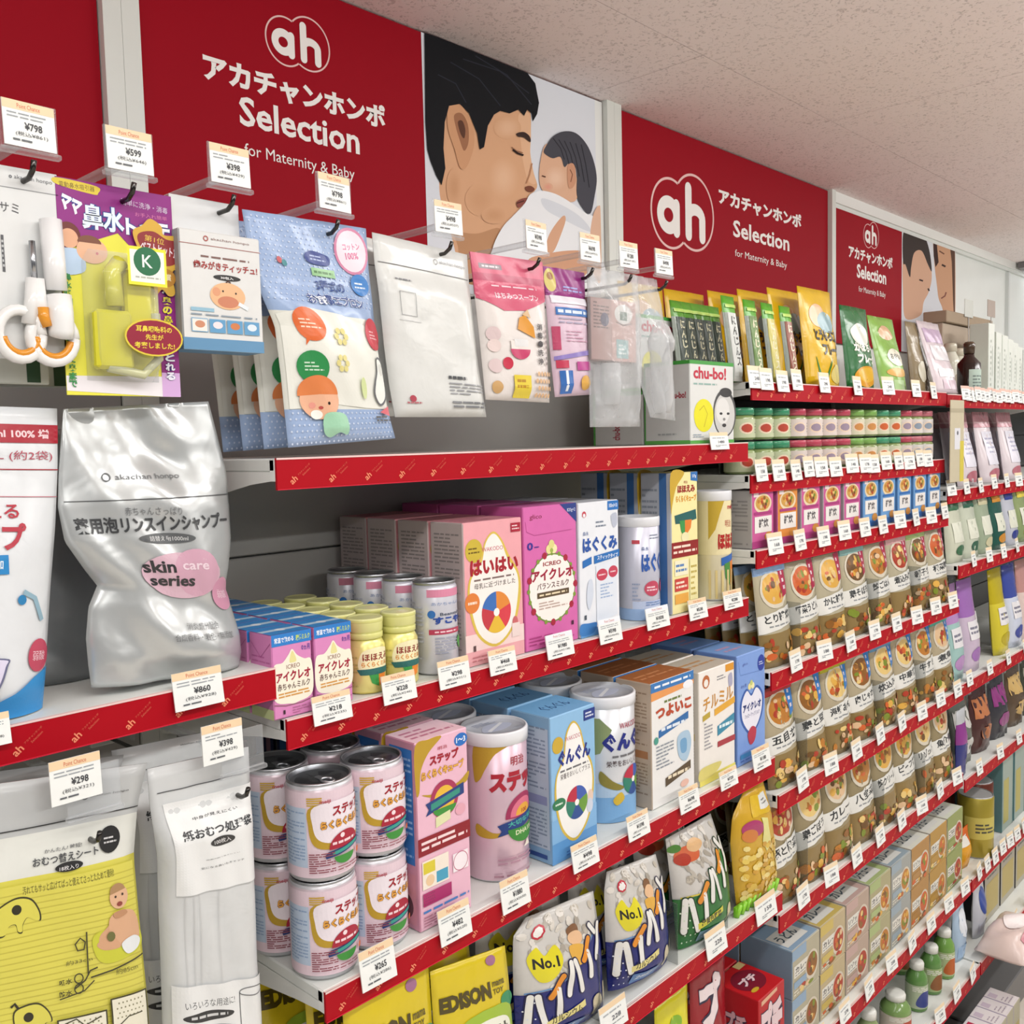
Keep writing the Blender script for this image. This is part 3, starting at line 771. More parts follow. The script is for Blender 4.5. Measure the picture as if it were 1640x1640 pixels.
# yellow-green capped bottles
def bottle_hohoemi(name, label, loc, r, h):
    t = thing(name, label, 'milk bottle', loc, 0, 'yellow-capped milk bottles')
    m = MB(); m.lathe([(r*0.93, 0, '#e6d878'), (r, h*0.03, '#ece38f'), (r, h*0.62, '#e7e08c'), (r*0.86, h*0.70, '#dfdc86'), (r*0.80, h*0.72, '#dfdc86')], 26); m.build('bottle_body', 'tin', t)
    m = MB(); m.lathe([(r*0.80, h*0.715, '#dede8e'), (r*0.92, h*0.73, '#dcdc8a'), (r*0.92, h*0.80, '#c9c974'), (r*0.86, h*0.815, '#dcdc8a'), (r*0.93, h*0.83, '#e2e295'), (r*0.93, h*0.93, '#e6e69c'), (r*0.95, h*0.94, '#cfcf80'), (r*0.95, h*0.985, '#e9e9a6'), (r*0.88, h, '#e4e4a0'), (r*0.80, h*0.985, '#dcdc92')], 26); m.build('screw_cap', 'gloss', t)
    m = MB(); pr = wrap_of(m, r, h*0.62, h*0.02)
    pr.blob([(0.36, 0.85), (0.45, 0.95), (0.55, 0.95), (0.64, 0.85), (0.66, 0.5), (0.5, 0.42), (0.34, 0.5)], '#f3ecc0'); pr.tb('ほほえみ', 0.37, 0.68, 0.63, 0.84, '#8c2a22', 0.03)
    pr.tb('らくらくミルク', 0.36, 0.55, 0.64, 0.66, '#d98a2a', 0.03); pr.poly([(0.35, 0.38), (0.65, 0.38), (0.68, 0.5), (0.5, 0.52), (0.32, 0.5)], '#2f6b66')
    pr.poly([(0.42, 0.38), (0.5, 0.38), (0.5, 0.12), (0.44, 0.2)], '#3f9a4c'); pr.poly([(0.5, 0.38), (0.58, 0.38), (0.56, 0.2), (0.5, 0.12)], '#e2842f'); pr.lines(0.2, 0.1, 0.33, 0.8, 9, '#b8ab62', 0.4)
    m.build('label_print', 'card', t)
    return t
x, y, r = place_can(554, 617, 1050, Y2+0.008); h = zat(594, 985, y)-zs
pb = bottle_hohoemi('milk_bottle', 'yellow-capped milk bottle next to the pink milk cartons, in front', (x, y, zs), r, h)
x2, y2, r2 = place_can(616, 680, 1030, Y2+0.008)
for k in range(1, 5): dup(pb, (x-0.003*k, y+k*(2*r+0.002), zs), 'yellow-capped milk bottle, %s back in the left file' % ORD[k])
x2 = x+2*r+0.004
dup(pb, (x2, y-0.001, zs), 'yellow-capped milk bottle beside the white blue-lettered cans, in front')
for k in range(1, 5): dup(pb, (x2-0.002*k, y+k*(2*r+0.002), zs), 'yellow-capped milk bottle, %s back in the right file' % ORD[k])
# slim white cans
def can_lid(t, r, z, part='can_lid', tab=True):
    m = MB(); m.lathe([(r*0.90, z-0.004, '#a9acb0'), (r*0.965, z-0.002, '#b9bcc0'), (r*0.97, z+0.0006, '#c9ccd0'), (r*0.94, z+0.0014, '#dadde0'), (r*0.90, z+0.0002, '#8a8d92'), (r*0.865, z-0.0046, '#33363a'), (r*0.80, z-0.0050, '#3c3f43'), (r*0.72, z-0.0040, '#43464b'), (r*0.3, z-0.0040, '#484b50')], 32)  # dark pan: reflection of the dark surroundings put into its colour
    lid = m.build(part, 'lid_steel', t)
    if tab:
        m = MB(); m.tube([(r*0.17*math.cos(a*math.tau/14), -r*0.42+r*0.24*math.sin(a*math.tau/14), z-0.0024) for a in range(15)], 0.0011, '#d9dde2', 6)
        m.box(-r*0.09, r*0.09, -r*0.22, r*0.12, z-0.0034, z-0.0022, '#cfd3d8', 0.0004); m.build('pull_tab', 'lid_steel', lid)
def can_sukoyaka(label, loc, r, h):
    t = thing('milk_can', label, 'milk can', loc, 0, 'slim white milk cans')
    m = MB(); m.lathe([(r*0.9, 0, '#c9c9cf'), (r, h*0.02, '#dcdde6'), (r, h*0.94, '#d6d7e2'), (r*0.93, h*0.975, '#b9bcc2'), (r*0.89, h*0.97, '#6a6c70'), (r*0.86, h*0.9, '#3a3c40')], 30); m.build('can_body', 'tin', t)
    can_lid(t, r, h)
    m = MB(); pr = wrap_of(m, r, h*0.92, h*0.02)
    pr.rect(0.33, 0.90, 0.66, 0.99, '#d98aa6'); pr.tb('あかちゃんの', 0.36, 0.80, 0.6, 0.84, '#8ba0c8', 0.0); pr.ell(0.36, 0.70, 0.028, None, '#2f6db4'); pr.tb('Beanstalk', 0.42, 0.68, 0.62, 0.715, '#3d4a60', 0.01)
    pr.tb('すこやか', 0.37, 0.58, 0.68, 0.67, '#21479b', 0.05); pr.rect(0.34, 0.46, 0.6, 0.52, '#b23a56'); pr.lines(0.38, 0.475, 0.56, 0.505, 1, '#eecdd5', 0.6); pr.lines(0.38, 0.22, 0.56, 0.43, 6, '#9c9fb0', 0.4, seed=3)
    pr.blob([(0.6, 0.26), (0.56, 0.36), (0.6, 0.42), (0.65, 0.36), (0.64, 0.27)], '#4f9a4a'); pr.lines(0.1, 0.15, 0.3, 0.85, 14, '#b9bccb', 0.4)
    m.build('label_print', 'card', t)
    return t
x, y, r = place_can(661, 733, 1000, Y2+0.008); h = zat(697, 929, y)-zs
pc = can_sukoyaka('slim white milk can with blue lettering beside the tall pink carton, in front', (x, y, zs), r, h)
for k in range(1, 4): dup(pc, (x, y+k*(2*r+0.003), zs), 'slim white milk can with blue lettering, %s back in its file' % ORD[k])

def tall_box(nm, label, xl, yb, xr, yt, yb2, depth, shelf, body, cols=None, front=None, left=None, top=None, Yf=None, n=1, grp=None, bl='%s', cat='formula box', rotz=0.0):
    """carton on a shelf: front-left bottom corner xl,yb, right edge xr (at row yb2), top at yt over the left edge"""
    z = SZ(shelf); c = PZ(xl, yb, z)
    Y = max(c.y, SY(shelf)+0.004) if Yf is None else Yf
    ym = (yt+yb)/2
    X0, X1 = P(xl, ym, Y).x, P(xr, ym-(xr-xl)*0.1, Y).x
    X1 = min(X1, XB+BAYW-0.003); w = X1-X0; h = zat(xl, yt, Y)-z
    t = carton(nm, label, cat, ((X0+X1)/2, Y, z), w-0.0012, h, depth, body, cols, front, left, top, grp, rotz)
    for k in range(1, n): dup(t, ((X0+X1)/2+random.uniform(-0.001, 0.001), Y+k*(depth+0.004), z), bl % ORD[k])
    return t, (X0, X1, Y, h)
def side_text(c1, c2, c3=None, seed=1):
    def f(pr):
        pr.lines(0.12, 0.5, 0.88, 0.93, 16, c1, 0.42, seed=seed); pr.rect(0.1, 0.40, 0.9, 0.46, c2); pr.lines(0.12, 0.08, 0.88, 0.37, 11, c1, 0.42, seed=seed+1)
        if c3: pr.rect(0.12, 0.03, 0.88, 0.06, c3)
    return f
# tall pink box, white teardrop
def art_haihai(pr):
    pr.rect(0, 0, 1, 0.22, '#f0d5d2'); pr.rect(0, 0, 1, 0.1, '#e6a9ae')
    pr.blob([(0.5, 0.92), (0.36, 0.86), (0.26, 0.72), (0.08, 0.6), (0.06, 0.42), (0.2, 0.2), (0.5, 0.1), (0.8, 0.2), (0.95, 0.42), (0.93, 0.6), (0.76, 0.74), (0.64, 0.86)], '#d9be52')
    pr.blob([(0.5, 0.905), (0.37, 0.845), (0.29, 0.71), (0.11, 0.6), (0.1, 0.43), (0.22, 0.22), (0.5, 0.12), (0.78, 0.22), (0.9, 0.43), (0.9, 0.59), (0.73, 0.72), (0.63, 0.84)], '#f4eee8')
    pr.ell(0.17, 0.80, 0.14, None, '#c9b23c'); pr.lines(0.08, 0.775, 0.27, 0.83, 2, '#6e5a18', 0.4); pr.tb('WAKODO', 0.30, 0.785, 0.66, 0.815, '#c0566a', 0.0)
    pr.tb('はいはい', 0.10, 0.625, 0.92, 0.735, '#a51c2c', 0.05); pr.lines(0.16, 0.58, 0.84, 0.605, 1, '#7d6a66', 0.5); pr.tb('母乳に近づけました', 0.16, 0.53, 0.86, 0.57, '#4e4442', 0.0)
    pr.wheel(0.52, 0.345, 0.25, ['#3d6fb8', '#c23a44', '#e2b93a', '#d6404c', '#e08a3a']); pr.ell(0.12, 0.44, 0.12, None, '#dd7f3a'); pr.lines(0.05, 0.425, 0.2, 0.455, 1, '#f5dcc8', 0.6)
    pr.rect(0.8, 0.90, 0.97, 0.965, '#a82038'); pr.lines(0.82, 0.912, 0.95, 0.955, 2, '#f0d8da', 0.4); pr.ell(0.84, 0.24, 0.05, 0.05, '#c8686c'); pr.rect(0.78, 0.14, 0.92, 0.24, '#e9d6d2')
    pr.tb('1', 0.12, 0.10, 0.16, 0.14, '#5c4444', 0.0); pr.lines(0.1, 0.02, 0.5, 0.07, 2, '#c07a80', 0.4)
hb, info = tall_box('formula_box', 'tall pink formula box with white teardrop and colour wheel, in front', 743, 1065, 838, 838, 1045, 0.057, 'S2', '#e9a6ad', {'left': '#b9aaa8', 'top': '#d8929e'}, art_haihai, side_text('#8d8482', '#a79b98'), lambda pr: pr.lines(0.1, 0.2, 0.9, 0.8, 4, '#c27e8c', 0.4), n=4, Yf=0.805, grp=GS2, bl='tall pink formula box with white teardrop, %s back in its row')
# magenta box with white wreath oval
def art_icreo_box(pr):
    pr.poly([(0.68, 1), (1, 1), (1, 0.86)], '#2b3f86'); pr.tb('820g×2', 0.82, 0.935, 0.98, 0.965, '#dfe4f2', 0.0); pr.tb('glico', 0.12, 0.905, 0.34, 0.945, '#8a2848', 0.0)
    pr.line([(0.04, 0.9), (0.06, 0.83), (0.2, 0.8), (0.9, 0.81)], 0.0007, '#b3478a'); pr.tb('0', 0.06, 0.70, 0.17, 0.755, '#3b2f92', 0.03); pr.lines(0.19, 0.71, 0.28, 0.725, 1, '#3b2f92', 0.6)
    pr.ell(0.51, 0.415, 0.44, 0.245, '#6d8a3e', 40); pr.ell(0.51, 0.415, 0.425, 0.235, '#f6efe9', 40)
    for k in range(20):
        a = math.tau*k/20
        pr.d -= pr.eps*0.9; pr.ell(0.51+0.44*math.cos(a), 0.415+0.245*math.sin(a), 0.03 if k % 3 else 0.045, None, ('#a8243c' if k % 3 == 0 else '#7f9a3a'), 8)
    pr.ell(0.46, 0.69, 0.06, None, '#e6dc9a', 10); pr.ell(0.55, 0.69, 0.06, None, '#efe7b0', 10); pr.ell(0.505, 0.725, 0.055, None, '#dcd78a', 10); pr.ell(0.505, 0.68, 0.03, None, '#9cb24e', 8)
    pr.tb('ICREO', 0.34, 0.575, 0.68, 0.605, '#9c3a3e', 0.02); pr.tb('アイクレオ', 0.13, 0.475, 0.91, 0.555, '#9e1a3a', 0.04); pr.tb('バランスミルク', 0.22, 0.415, 0.82, 0.46, '#5c3a3a', 0.01)
    pr.rect(0.22, 0.355, 0.82, 0.395, '#5b4a34'); pr.lines(0.26, 0.365, 0.78, 0.385, 1, '#e9d9b8', 0.6); pr.lines(0.25, 0.27, 0.78, 0.33, 3, '#b9a49a', 0.4); pr.lines(0.06, 0.03, 0.9, 0.10, 3, '#a83f7e', 0.35); pr.tb('1', 0.86, 0.12, 0.9, 0.15, '#4a1f3a', 0.0)
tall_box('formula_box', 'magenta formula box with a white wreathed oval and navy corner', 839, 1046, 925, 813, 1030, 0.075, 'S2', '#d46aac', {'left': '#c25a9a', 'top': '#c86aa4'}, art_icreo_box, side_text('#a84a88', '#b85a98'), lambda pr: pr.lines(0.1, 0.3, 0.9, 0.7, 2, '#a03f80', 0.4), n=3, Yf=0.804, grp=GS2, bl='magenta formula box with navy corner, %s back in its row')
def art_hagukumi(pr):
    pr.rect(0.72, 0.925, 1, 0.995, '#2a72bd'); pr.tb('100ml×10', 0.76, 0.945, 0.97, 0.975, '#eef4fa', 0.01); pr.poly([(0.08, 0.90), (0.14, 0.93), (0.2, 0.90), (0.14, 0.91)], '#c03648'); pr.ell(0.14, 0.912, 0.05, None, '#c64a58', 12); pr.ell(0.14, 0.905, 0.03, None, '#e9edf2', 10)
    pr.lines(0.42, 0.80, 0.68, 0.86, 2, '#7b8696', 0.4); pr.blob([(0.8, 0.88), (0.94, 0.9), (0.96, 0.82), (0.86, 0.79)], '#b9c0d0')
    pr.tb('森永', 0.1, 0.755, 0.24, 0.785, '#4d6aa0', 0.0); pr.tb('はぐくみ', 0.09, 0.625, 0.95, 0.74, '#2a56a6', 0.05)
    pr.poly([(0.08, 0.515), (0.3, 0.54), (0.3, 0.595), (0.08, 0.57)], '#2a6fb8'); pr.poly([(0.36, 0.535), (1, 0.565), (1, 0.62), (0.36, 0.595)], '#2a6fb8'); pr.tb('スティックタイプ', 0.44, 0.56, 0.96, 0.595, '#eef4fa', 0.02)
    pr.poly([(0.40, 0.08), (0.92, 0.12), (0.92, 0.55), (0.40, 0.52)], '#dfe6f0'); pr.ell(0.55, 0.445, 0.14, 0.045, '#c4435a'); pr.ell(0.83, 0.455, 0.12, 0.045, '#c4435a'); pr.lines(0.46, 0.435, 0.64, 0.455, 1, '#f0d5da', 0.5); pr.lines(0.76, 0.445, 0.9, 0.465, 1, '#f0d5da', 0.5)
    pr.lines(0.5, 0.26, 0.82, 0.38, 5, '#9db4d6', 0.4); pr.blob([(0.2, 0.4), (0.3, 0.42), (0.32, 0.3), (0.22, 0.2), (0.16, 0.28)], '#cfd8e6'); pr.tb('1', 0.1, 0.13, 0.15, 0.165, '#4a5560', 0.0)
    pr.rect(0, 0, 1, 0.06, '#5f9ad2'); pr.blob([(0, 0.02), (0.3, 0.02), (0.4, 0.09), (0.2, 0.1), (0, 0.1)], '#3f7fc2')
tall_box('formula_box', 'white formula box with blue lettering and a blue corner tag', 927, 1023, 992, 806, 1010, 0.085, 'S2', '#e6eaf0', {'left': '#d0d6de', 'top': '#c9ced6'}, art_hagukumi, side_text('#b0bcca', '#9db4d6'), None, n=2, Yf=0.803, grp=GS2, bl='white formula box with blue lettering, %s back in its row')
# large formula cans
def big_can(name, label, loc, r, h, body, art, lid='clear_film', lidcol='#e4e6ea', group=None, lidh=0.07, cat='formula can'):
    t = thing(name, label, cat, loc, 0, group)
    m = MB(); m.lathe([(r*0.97, 0, '#c8c8cc'), (r, h*0.012, body), (r, h*(1-lidh), body), (r*0.97, h*(1-lidh)+0.001, '#c8c8cc')], 40); m.build('can_body', 'tin', t)
    m = MB(); b = h*(1-lidh)-0.004
    m.lathe([(r*1.0, b, lidcol), (r*1.045, b+0.001, lidcol), (r*1.05, h*0.99, lidcol), (r*1.02, h, lidcol), (r*0.97, h, '#cfd2d8'), (r*0.95, h-0.004, '#c3c6cf'), (r*0.4, h-0.004, '#bfc3cc')], 40); lo = m.build('lid', 'gloss', t)
    m = MB(); pr = Pr(m, flat(-r, -r, h-0.004, 1, 0, 0, 0, 1, 0, 2*r, 2*r, 0, 0, 1), 2*r, 2*r)
    pr.blob([(0.2, 0.4), (0.5, 0.3), (0.82, 0.42), (0.7, 0.6), (0.4, 0.62)], '#b9bfd2'); pr.poly([(0.3, 0.35), (0.75, 0.55), (0.73, 0.6), (0.28, 0.41)], '#e3e5ea'); pr.lines(0.3, 0.65, 0.75, 0.8, 3, '#8d94ad', 0.4)
    m.build('lid_print', 'card', lo)
    m = MB(); art(wrap_of(m, r, h*(1-lidh), 0.0)); m.build('label_print', 'card', t)
    return t
def art_hagucan(pr):
    pr.rect(0, 0.0, 1, 0.12, '#9ab8e0'); pr.rect(0.3, 0.12, 0.7, 0.2, '#c3d0ea'); pr.lines(0.44, 0.84, 0.56, 0.9, 2, '#8a93a4', 0.4); pr.rect(0.3, 0.8, 0.36, 0.84, '#c64a58')
    pr.tb('はぐくみ', 0.37, 0.50, 0.66, 0.70, '#2f5cae', 0.05); pr.tb('森永', 0.37, 0.73, 0.43, 0.77, '#4d6aa0', 0.0); pr.ell(0.46, 0.33, 0.07, 0.08, '#c04a62'); pr.lines(0.41, 0.30, 0.51, 0.36, 2, '#efd0d8', 0.5); pr.ell(0.61, 0.34, 0.06, 0.07, '#c04a62')
    pr.lines(0.3, 0.4, 0.36, 0.2, 5, '#9aa6c0', 0.4); pr.lines(0.4, 0.15, 0.6, 0.2, 2, '#7f98c4', 0.4)
x, y, r = place_can(990, 1056, 920, Y2+0.010); h = zat(1022, 826, y)-zs
big_can('formula_can', 'lavender-white formula can with blue lettering between white and yellow boxes', (x, y, zs), r, h, '#d5d6e4', art_hagucan, group=GS2)
def art_hohobox(pr):
    pr.blob([(0, 1), (0.5, 1), (0.2, 0.9), (0.05, 0.78), (0, 0.72)], '#c7a433'); pr.poly([(0.74, 1), (1, 1), (1, 0.93), (0.74, 0.94)], '#2f6fb4'); pr.tb('27g', 0.8, 0.955, 0.95, 0.98, '#e8eef8', 0.02)
    pr.tb('明治', 0.48, 0.92, 0.62, 0.94, '#9c3a34', 0.0); pr.tb('ほほえみ', 0.24, 0.855, 0.9, 0.91, '#9c2a24', 0.05); pr.tb('らくらくキューブ', 0.18, 0.79, 0.95, 0.84, '#dd9a2e', 0.05)
    pr.poly([(0.12, 0.70), (0.92, 0.73), (0.95, 0.66), (0.5, 0.64), (0.15, 0.64)], '#27605e'); pr.poly([(0.3, 0.66), (0.5, 0.66), (0.5, 0.54), (0.36, 0.58)], '#3f944c'); pr.poly([(0.5, 0.66), (0.76, 0.66), (0.72, 0.6), (0.5, 0.54)], '#df7f30')
    pr.ell(0.5, 0.54, 0.14, 0.035, '#e9e3b4'); pr.rect(0, 0.40, 1, 0.51, '#8e2020'); pr.lines(0.06, 0.42, 0.94, 0.495, 2, '#eed9c8', 0.45); pr.rect(0.1, 0.27, 0.6, 0.38, '#efe8c8'); pr.lines(0.14, 0.29, 0.56, 0.36, 2, '#5c84b8', 0.5)
    pr.rect(0.1, 0.16, 0.6, 0.25, '#c5433c'); pr.lines(0.14, 0.175, 0.56, 0.235, 2, '#f0dcc8', 0.5); pr.rect(0.1, 0.07, 0.6, 0.14, '#e3a84a'); pr.rect(0.66, 0.08, 0.95, 0.38, '#ece4ac'); pr.lines(0.7, 0.1, 0.92, 0.34, 6, '#b8a44c', 0.4)
tall_box('formula_box', 'tall pale yellow formula cube box with red band and blue corner', 1075, 986, 1118, 758, 975, 0.055, 'S2', '#efe6a6', {'left': '#b4b8c0', 'top': '#d8cf8c'}, art_hohobox, lambda pr: (pr.rect(0.62, 0, 0.86, 1, '#3f6ea8'), pr.lines(0.05, 0.1, 0.55, 0.9, 20, '#8b929c', 0.4)), None, n=3, grp=GS2, bl='tall pale yellow formula cube box, %s back in its row')
def art_hohocan(pr):
    pr.rect(0, 0.45, 1, 1, '#e7dcae'); pr.poly([(0.3, 1.0), (0.45, 1.0), (0.40, 0.85), (0.36, 0.7), (0.3, 0.6)], '#bfa12f'); pr.tb('meiji', 0.48, 0.88, 0.58, 0.94, '#b8323a', 0.03); pr.tb('明治', 0.45, 0.72, 0.53, 0.79, '#b2483e', 0.0)
    pr.tb('ほほえみ', 0.38, 0.50, 0.66, 0.66, '#ad2420', 0.06); pr.poly([(0.41, 0.34), (0.6, 0.40), (0.6, 0.47), (0.41, 0.42)], '#2d62ae'); pr.poly([(0.44, 0.36), (0.51, 0.38), (0.51, 0.14), (0.45, 0.22)], '#4a8a42'); pr.poly([(0.51, 0.38), (0.58, 0.4), (0.56, 0.24), (0.51, 0.14)], '#dd8038')
    for k in range(6): pr.rect(0.3+k*0.055, 0.02, 0.32+k*0.055, 0.3, '#d8c488')
x, y, r = place_can(1112, 1171, 860, Y2+0.012); h = zat(1142, 785, y)-zs
big_can('formula_can', 'cream formula can with red lettering and white lid at the shelf end', (x, y, zs), r, h, '#e9e0c0', art_hohocan, group=GS2)
for (a, b, c, d, pc, lab) in ((497, 1105, 561, 1158, '218', 'price card below the second pink milk carton'), (609, 1073, 664, 1126, '228', 'price card below the yellow-capped bottles'), (699, 1050, 750, 1102, '298', 'price card below the slim white cans'),
        (780, 1034, 824, 1080, '468', 'price card below the tall pink teardrop box'), (872, 1010, 916, 1054, '1980', 'price card below the magenta wreath box'), (956, 986, 993, 1031, '598', 'price card below the white blue-lettered box'), (1032, 968, 1069, 1008, '1838', 'price card below the lavender formula can'), (1100, 956, 1130, 993, '538', 'price card below the yellow cube box'), (1156, 942, 1186, 976, '2280', 'price card below the cream formula can at the shelf end')):
    price_card(a, b, c, d, Y2, pc, lab, near=True, band='#ead0aa' if a not in (872, 956, 1032) else '#e9eef4')

# ------------------------------------------------------------------ shelf S3: follow-up formula
zs = SZ('S3'); Y3 = SY('S3'); GS3 = 'formula packs on the lower formula shelf'
def art_step_can(pr):
    pr.rect(0, 0, 1, 1, '#e2ccd6'); pr.rect(0.2, 0.12, 0.335, 0.82, '#b8c8dc'); pr.lines(0.21, 0.16, 0.325, 0.78, 16, '#8fa6c6', 0.45, seed=3)
    for k in range(4): pr.rect(0.34, 0.865+k*0.027-0.02, 0.41, 0.88+k*0.027-0.02, '#c8a42c')
    pr.blob([(0.36, 0.84), (0.345, 0.6), (0.37, 0.38), (0.46, 0.32), (0.6, 0.34), (0.7, 0.5), (0.7, 0.8), (0.55, 0.86)], '#b8962c'); pr.blob([(0.375, 0.84), (0.365, 0.62), (0.39, 0.45), (0.47, 0.39), (0.6, 0.4), (0.68, 0.52), (0.68, 0.8), (0.55, 0.88)], '#ece3ea')
    pr.tb('meiji', 0.40, 0.86, 0.45, 0.91, '#b23a48', 0.02); pr.tb('ステップ', 0.455, 0.70, 0.64, 0.83, '#9c1c2c', 0.05, outline='#f4eef2'); pr.tb('らくらくミルク', 0.40, 0.56, 0.64, 0.665, '#e0a040', 0.05, outline='#8a5a22', ow=0.06)
    pr.ell(0.52, 0.32, 0.085, 0.19, '#a8243a', a0=0, a1=180); pr.ell(0.50, 0.46, 0.012, None, '#f2dce0', 8); pr.lines(0.45, 0.36, 0.58, 0.41, 1, '#f0d2d8', 0.6)
    pr.poly([(0.42, 0.22), (0.61, 0.30), (0.62, 0.36), (0.43, 0.30), (0.415, 0.26)], '#25356f'); pr.poly([(0.45, 0.25), (0.6, 0.31), (0.6, 0.35), (0.45, 0.29)], '#3a9a8a'); pr.ell(0.51, 0.23, 0.055, 0.10, '#3f8f3c', a0=180, a1=360)
    pr.lines(0.345, 0.06, 0.46, 0.30, 9, '#8c4a56', 0.5, seed=5); pr.lines(0.47, 0.05, 0.64, 0.12, 2, '#a06a74', 0.4); pr.ell(0.6, 0.2, 0.015, None, '#d8703a', 8)
def step_can(label, loc, r, h):
    t = thing('milk_can', label, 'milk can', loc, 0, 'stacked pink and white milk cans')
    m = MB(); m.lathe([(r*0.88, 0, '#b4b6bb'), (r*0.96, h*0.012, '#c6c8cc'), (r*0.97, h*0.04, '#b8babf'), (r, h*0.055, '#dccbd3'), (r, h*0.935, '#dccbd3'), (r*0.97, h*0.95, '#c9c9ce'), (r*0.97, h*0.985, '#bdbfc4'), (r*0.90, h*0.982, '#6a6c70'), (r*0.88, h*0.92, '#3a3c40')], 36); m.build('can_body', 'tin', t)
    can_lid(t, r*1.0, h)
    m = MB(); art_step_can(wrap_of(m, r, h*0.875, h*0.058)); m.build('label_print', 'card', t)
    return t
x, y, r = place_can(466, 574, 1500, Y3+0.010); r = min(r, 0.034); hh = 0.0975
zl = zs+hh+0.0022
pcan = step_can('front milk can of the lower layer, nearest the shelf corner', (x, y, zs), r, hh)
dup(pcan, (x, y-0.001, zl), 'front milk can of the upper layer, nearest the shelf corner', 0.02)
xx = x+2*r+0.002
dup(pcan, (xx, y+0.004, zs), 'milk can of the lower layer beside the step cube box', 0.03); dup(pcan, (xx+0.001, y+0.004, zl), 'milk can of the upper layer beside the step cube box', -0.02)
dup(pcan, (x-0.004, y+2*r+0.003, zs), 'milk can of the lower layer, second row by the shelf end', -0.06); dup(pcan, (x-0.004, y+2*r+0.003, zl), 'milk can of the upper layer, second row by the shelf end', -0.06)
dup(pcan, (xx, y+2*r+0.008, zs), 'milk can of the lower layer, hidden second row next to the cube box', 0.0); dup(pcan, (xx, y+2*r+0.008, zl), 'milk can of the upper layer, second row next to the cube box', 0.0)
def art_stepcube(pr):
    pr.blob([(0, 0.98), (0.25, 1.0), (0.5, 0.995), (0.25, 0.93), (0.1, 0.85), (0.06, 0.74), (0, 0.74)], '#b9962c'); pr.blob([(1, 0.76), (0.8, 0.72), (0.4, 0.7), (0.1, 0.72), (0.4, 0.68), (0.9, 0.7), (1, 0.73)], '#b9962c')
    pr.ell(0.87, 0.945, 0.13, 0.035, '#2a6fc0'); pr.tb('1〜3', 0.78, 0.93, 0.96, 0.96, '#f0f4fa', 0.03); pr.tb('明治', 0.42, 0.925, 0.6, 0.945, '#b2323a', 0.0); pr.tb('ステップ', 0.26, 0.855, 0.82, 0.91, '#a01c2e', 0.06); pr.tb('らくらくキューブ', 0.1, 0.79, 0.92, 0.84, '#e0a848', 0.05, outline='#b07a2c', ow=0.05)
    pr.ell(0.52, 0.66, 0.27, 0.10, '#a8355a'); pr.ell(0.52, 0.655, 0.2, 0.075, '#e6b83c'); pr.poly([(0.16, 0.60), (0.9, 0.65), (0.9, 0.71), (0.16, 0.665), (0.22, 0.63)], '#26407e'); pr.poly([(0.26, 0.62), (0.82, 0.66), (0.82, 0.69), (0.26, 0.655)], '#35907f'); pr.ell(0.52, 0.615, 0.22, 0.045, '#3f913c', a0=180, a1=360)
    pr.poly([(0.34, 0.52), (0.62, 0.54), (0.62, 0.59), (0.34, 0.575)], '#dfe0b0'); pr.ell(0.82, 0.57, 0.1, 0.03, '#e3a8b8')
    pr.rect(0, 0.40, 1, 0.495, '#8c1c28'); pr.lines(0.06, 0.42, 0.94, 0.48, 2, '#f0d6d8', 0.5); pr.rect(0.06, 0.22, 0.56, 0.37, '#f0e6d8'); pr.rect(0.08, 0.30, 0.3, 0.36, '#d8c83c'); pr.rect(0.32, 0.23, 0.54, 0.29, '#4aa0c0'); pr.ell(0.2, 0.26, 0.08, None, '#e8c8a0'); pr.rect(0.64, 0.24, 0.94, 0.34, '#f2e9ee'); pr.ring(0.79, 0.29, 0.14, 0.05, 0.0008, '#b8486c')
    pr.rect(0.06, 0.13, 0.6, 0.2, '#a82a68'); pr.dots(0.08, 0.135, 0.28, 0.195, 6, 4, 0.0006, '#5a4a4a'); pr.lines(0.06, 0.09, 0.94, 0.11, 1, '#4a7fc0', 0.6); pr.lines(0.06, 0.02, 0.94, 0.08, 4, '#b0788c', 0.35)
def stepcube_side(pr): pr.rect(0.15, 0.35, 0.9, 0.96, '#2f6fb4'); pr.lines(0.2, 0.38, 0.85, 0.92, 18, '#8fb4dc', 0.4); pr.rect(0.1, 0.03, 0.9, 0.3, '#c98a9a'); pr.ell(0.5, 0.12, 0.3, None, '#5c3a44')
tall_box('formula_box', 'tall pink step cube box with dark red band beside stacked cans', 668, 1498, 753, 1190, 1470, 0.05, 'S3', '#e8b9cc', {'left': '#c48aa0', 'top': '#e9c9d4'}, art_stepcube, stepcube_side, lambda pr: pr.lines(0.1, 0.2, 0.9, 0.8, 3, '#c07a94', 0.4), n=4, grp=GS3, bl='tall pink step cube box, %s back in its row')
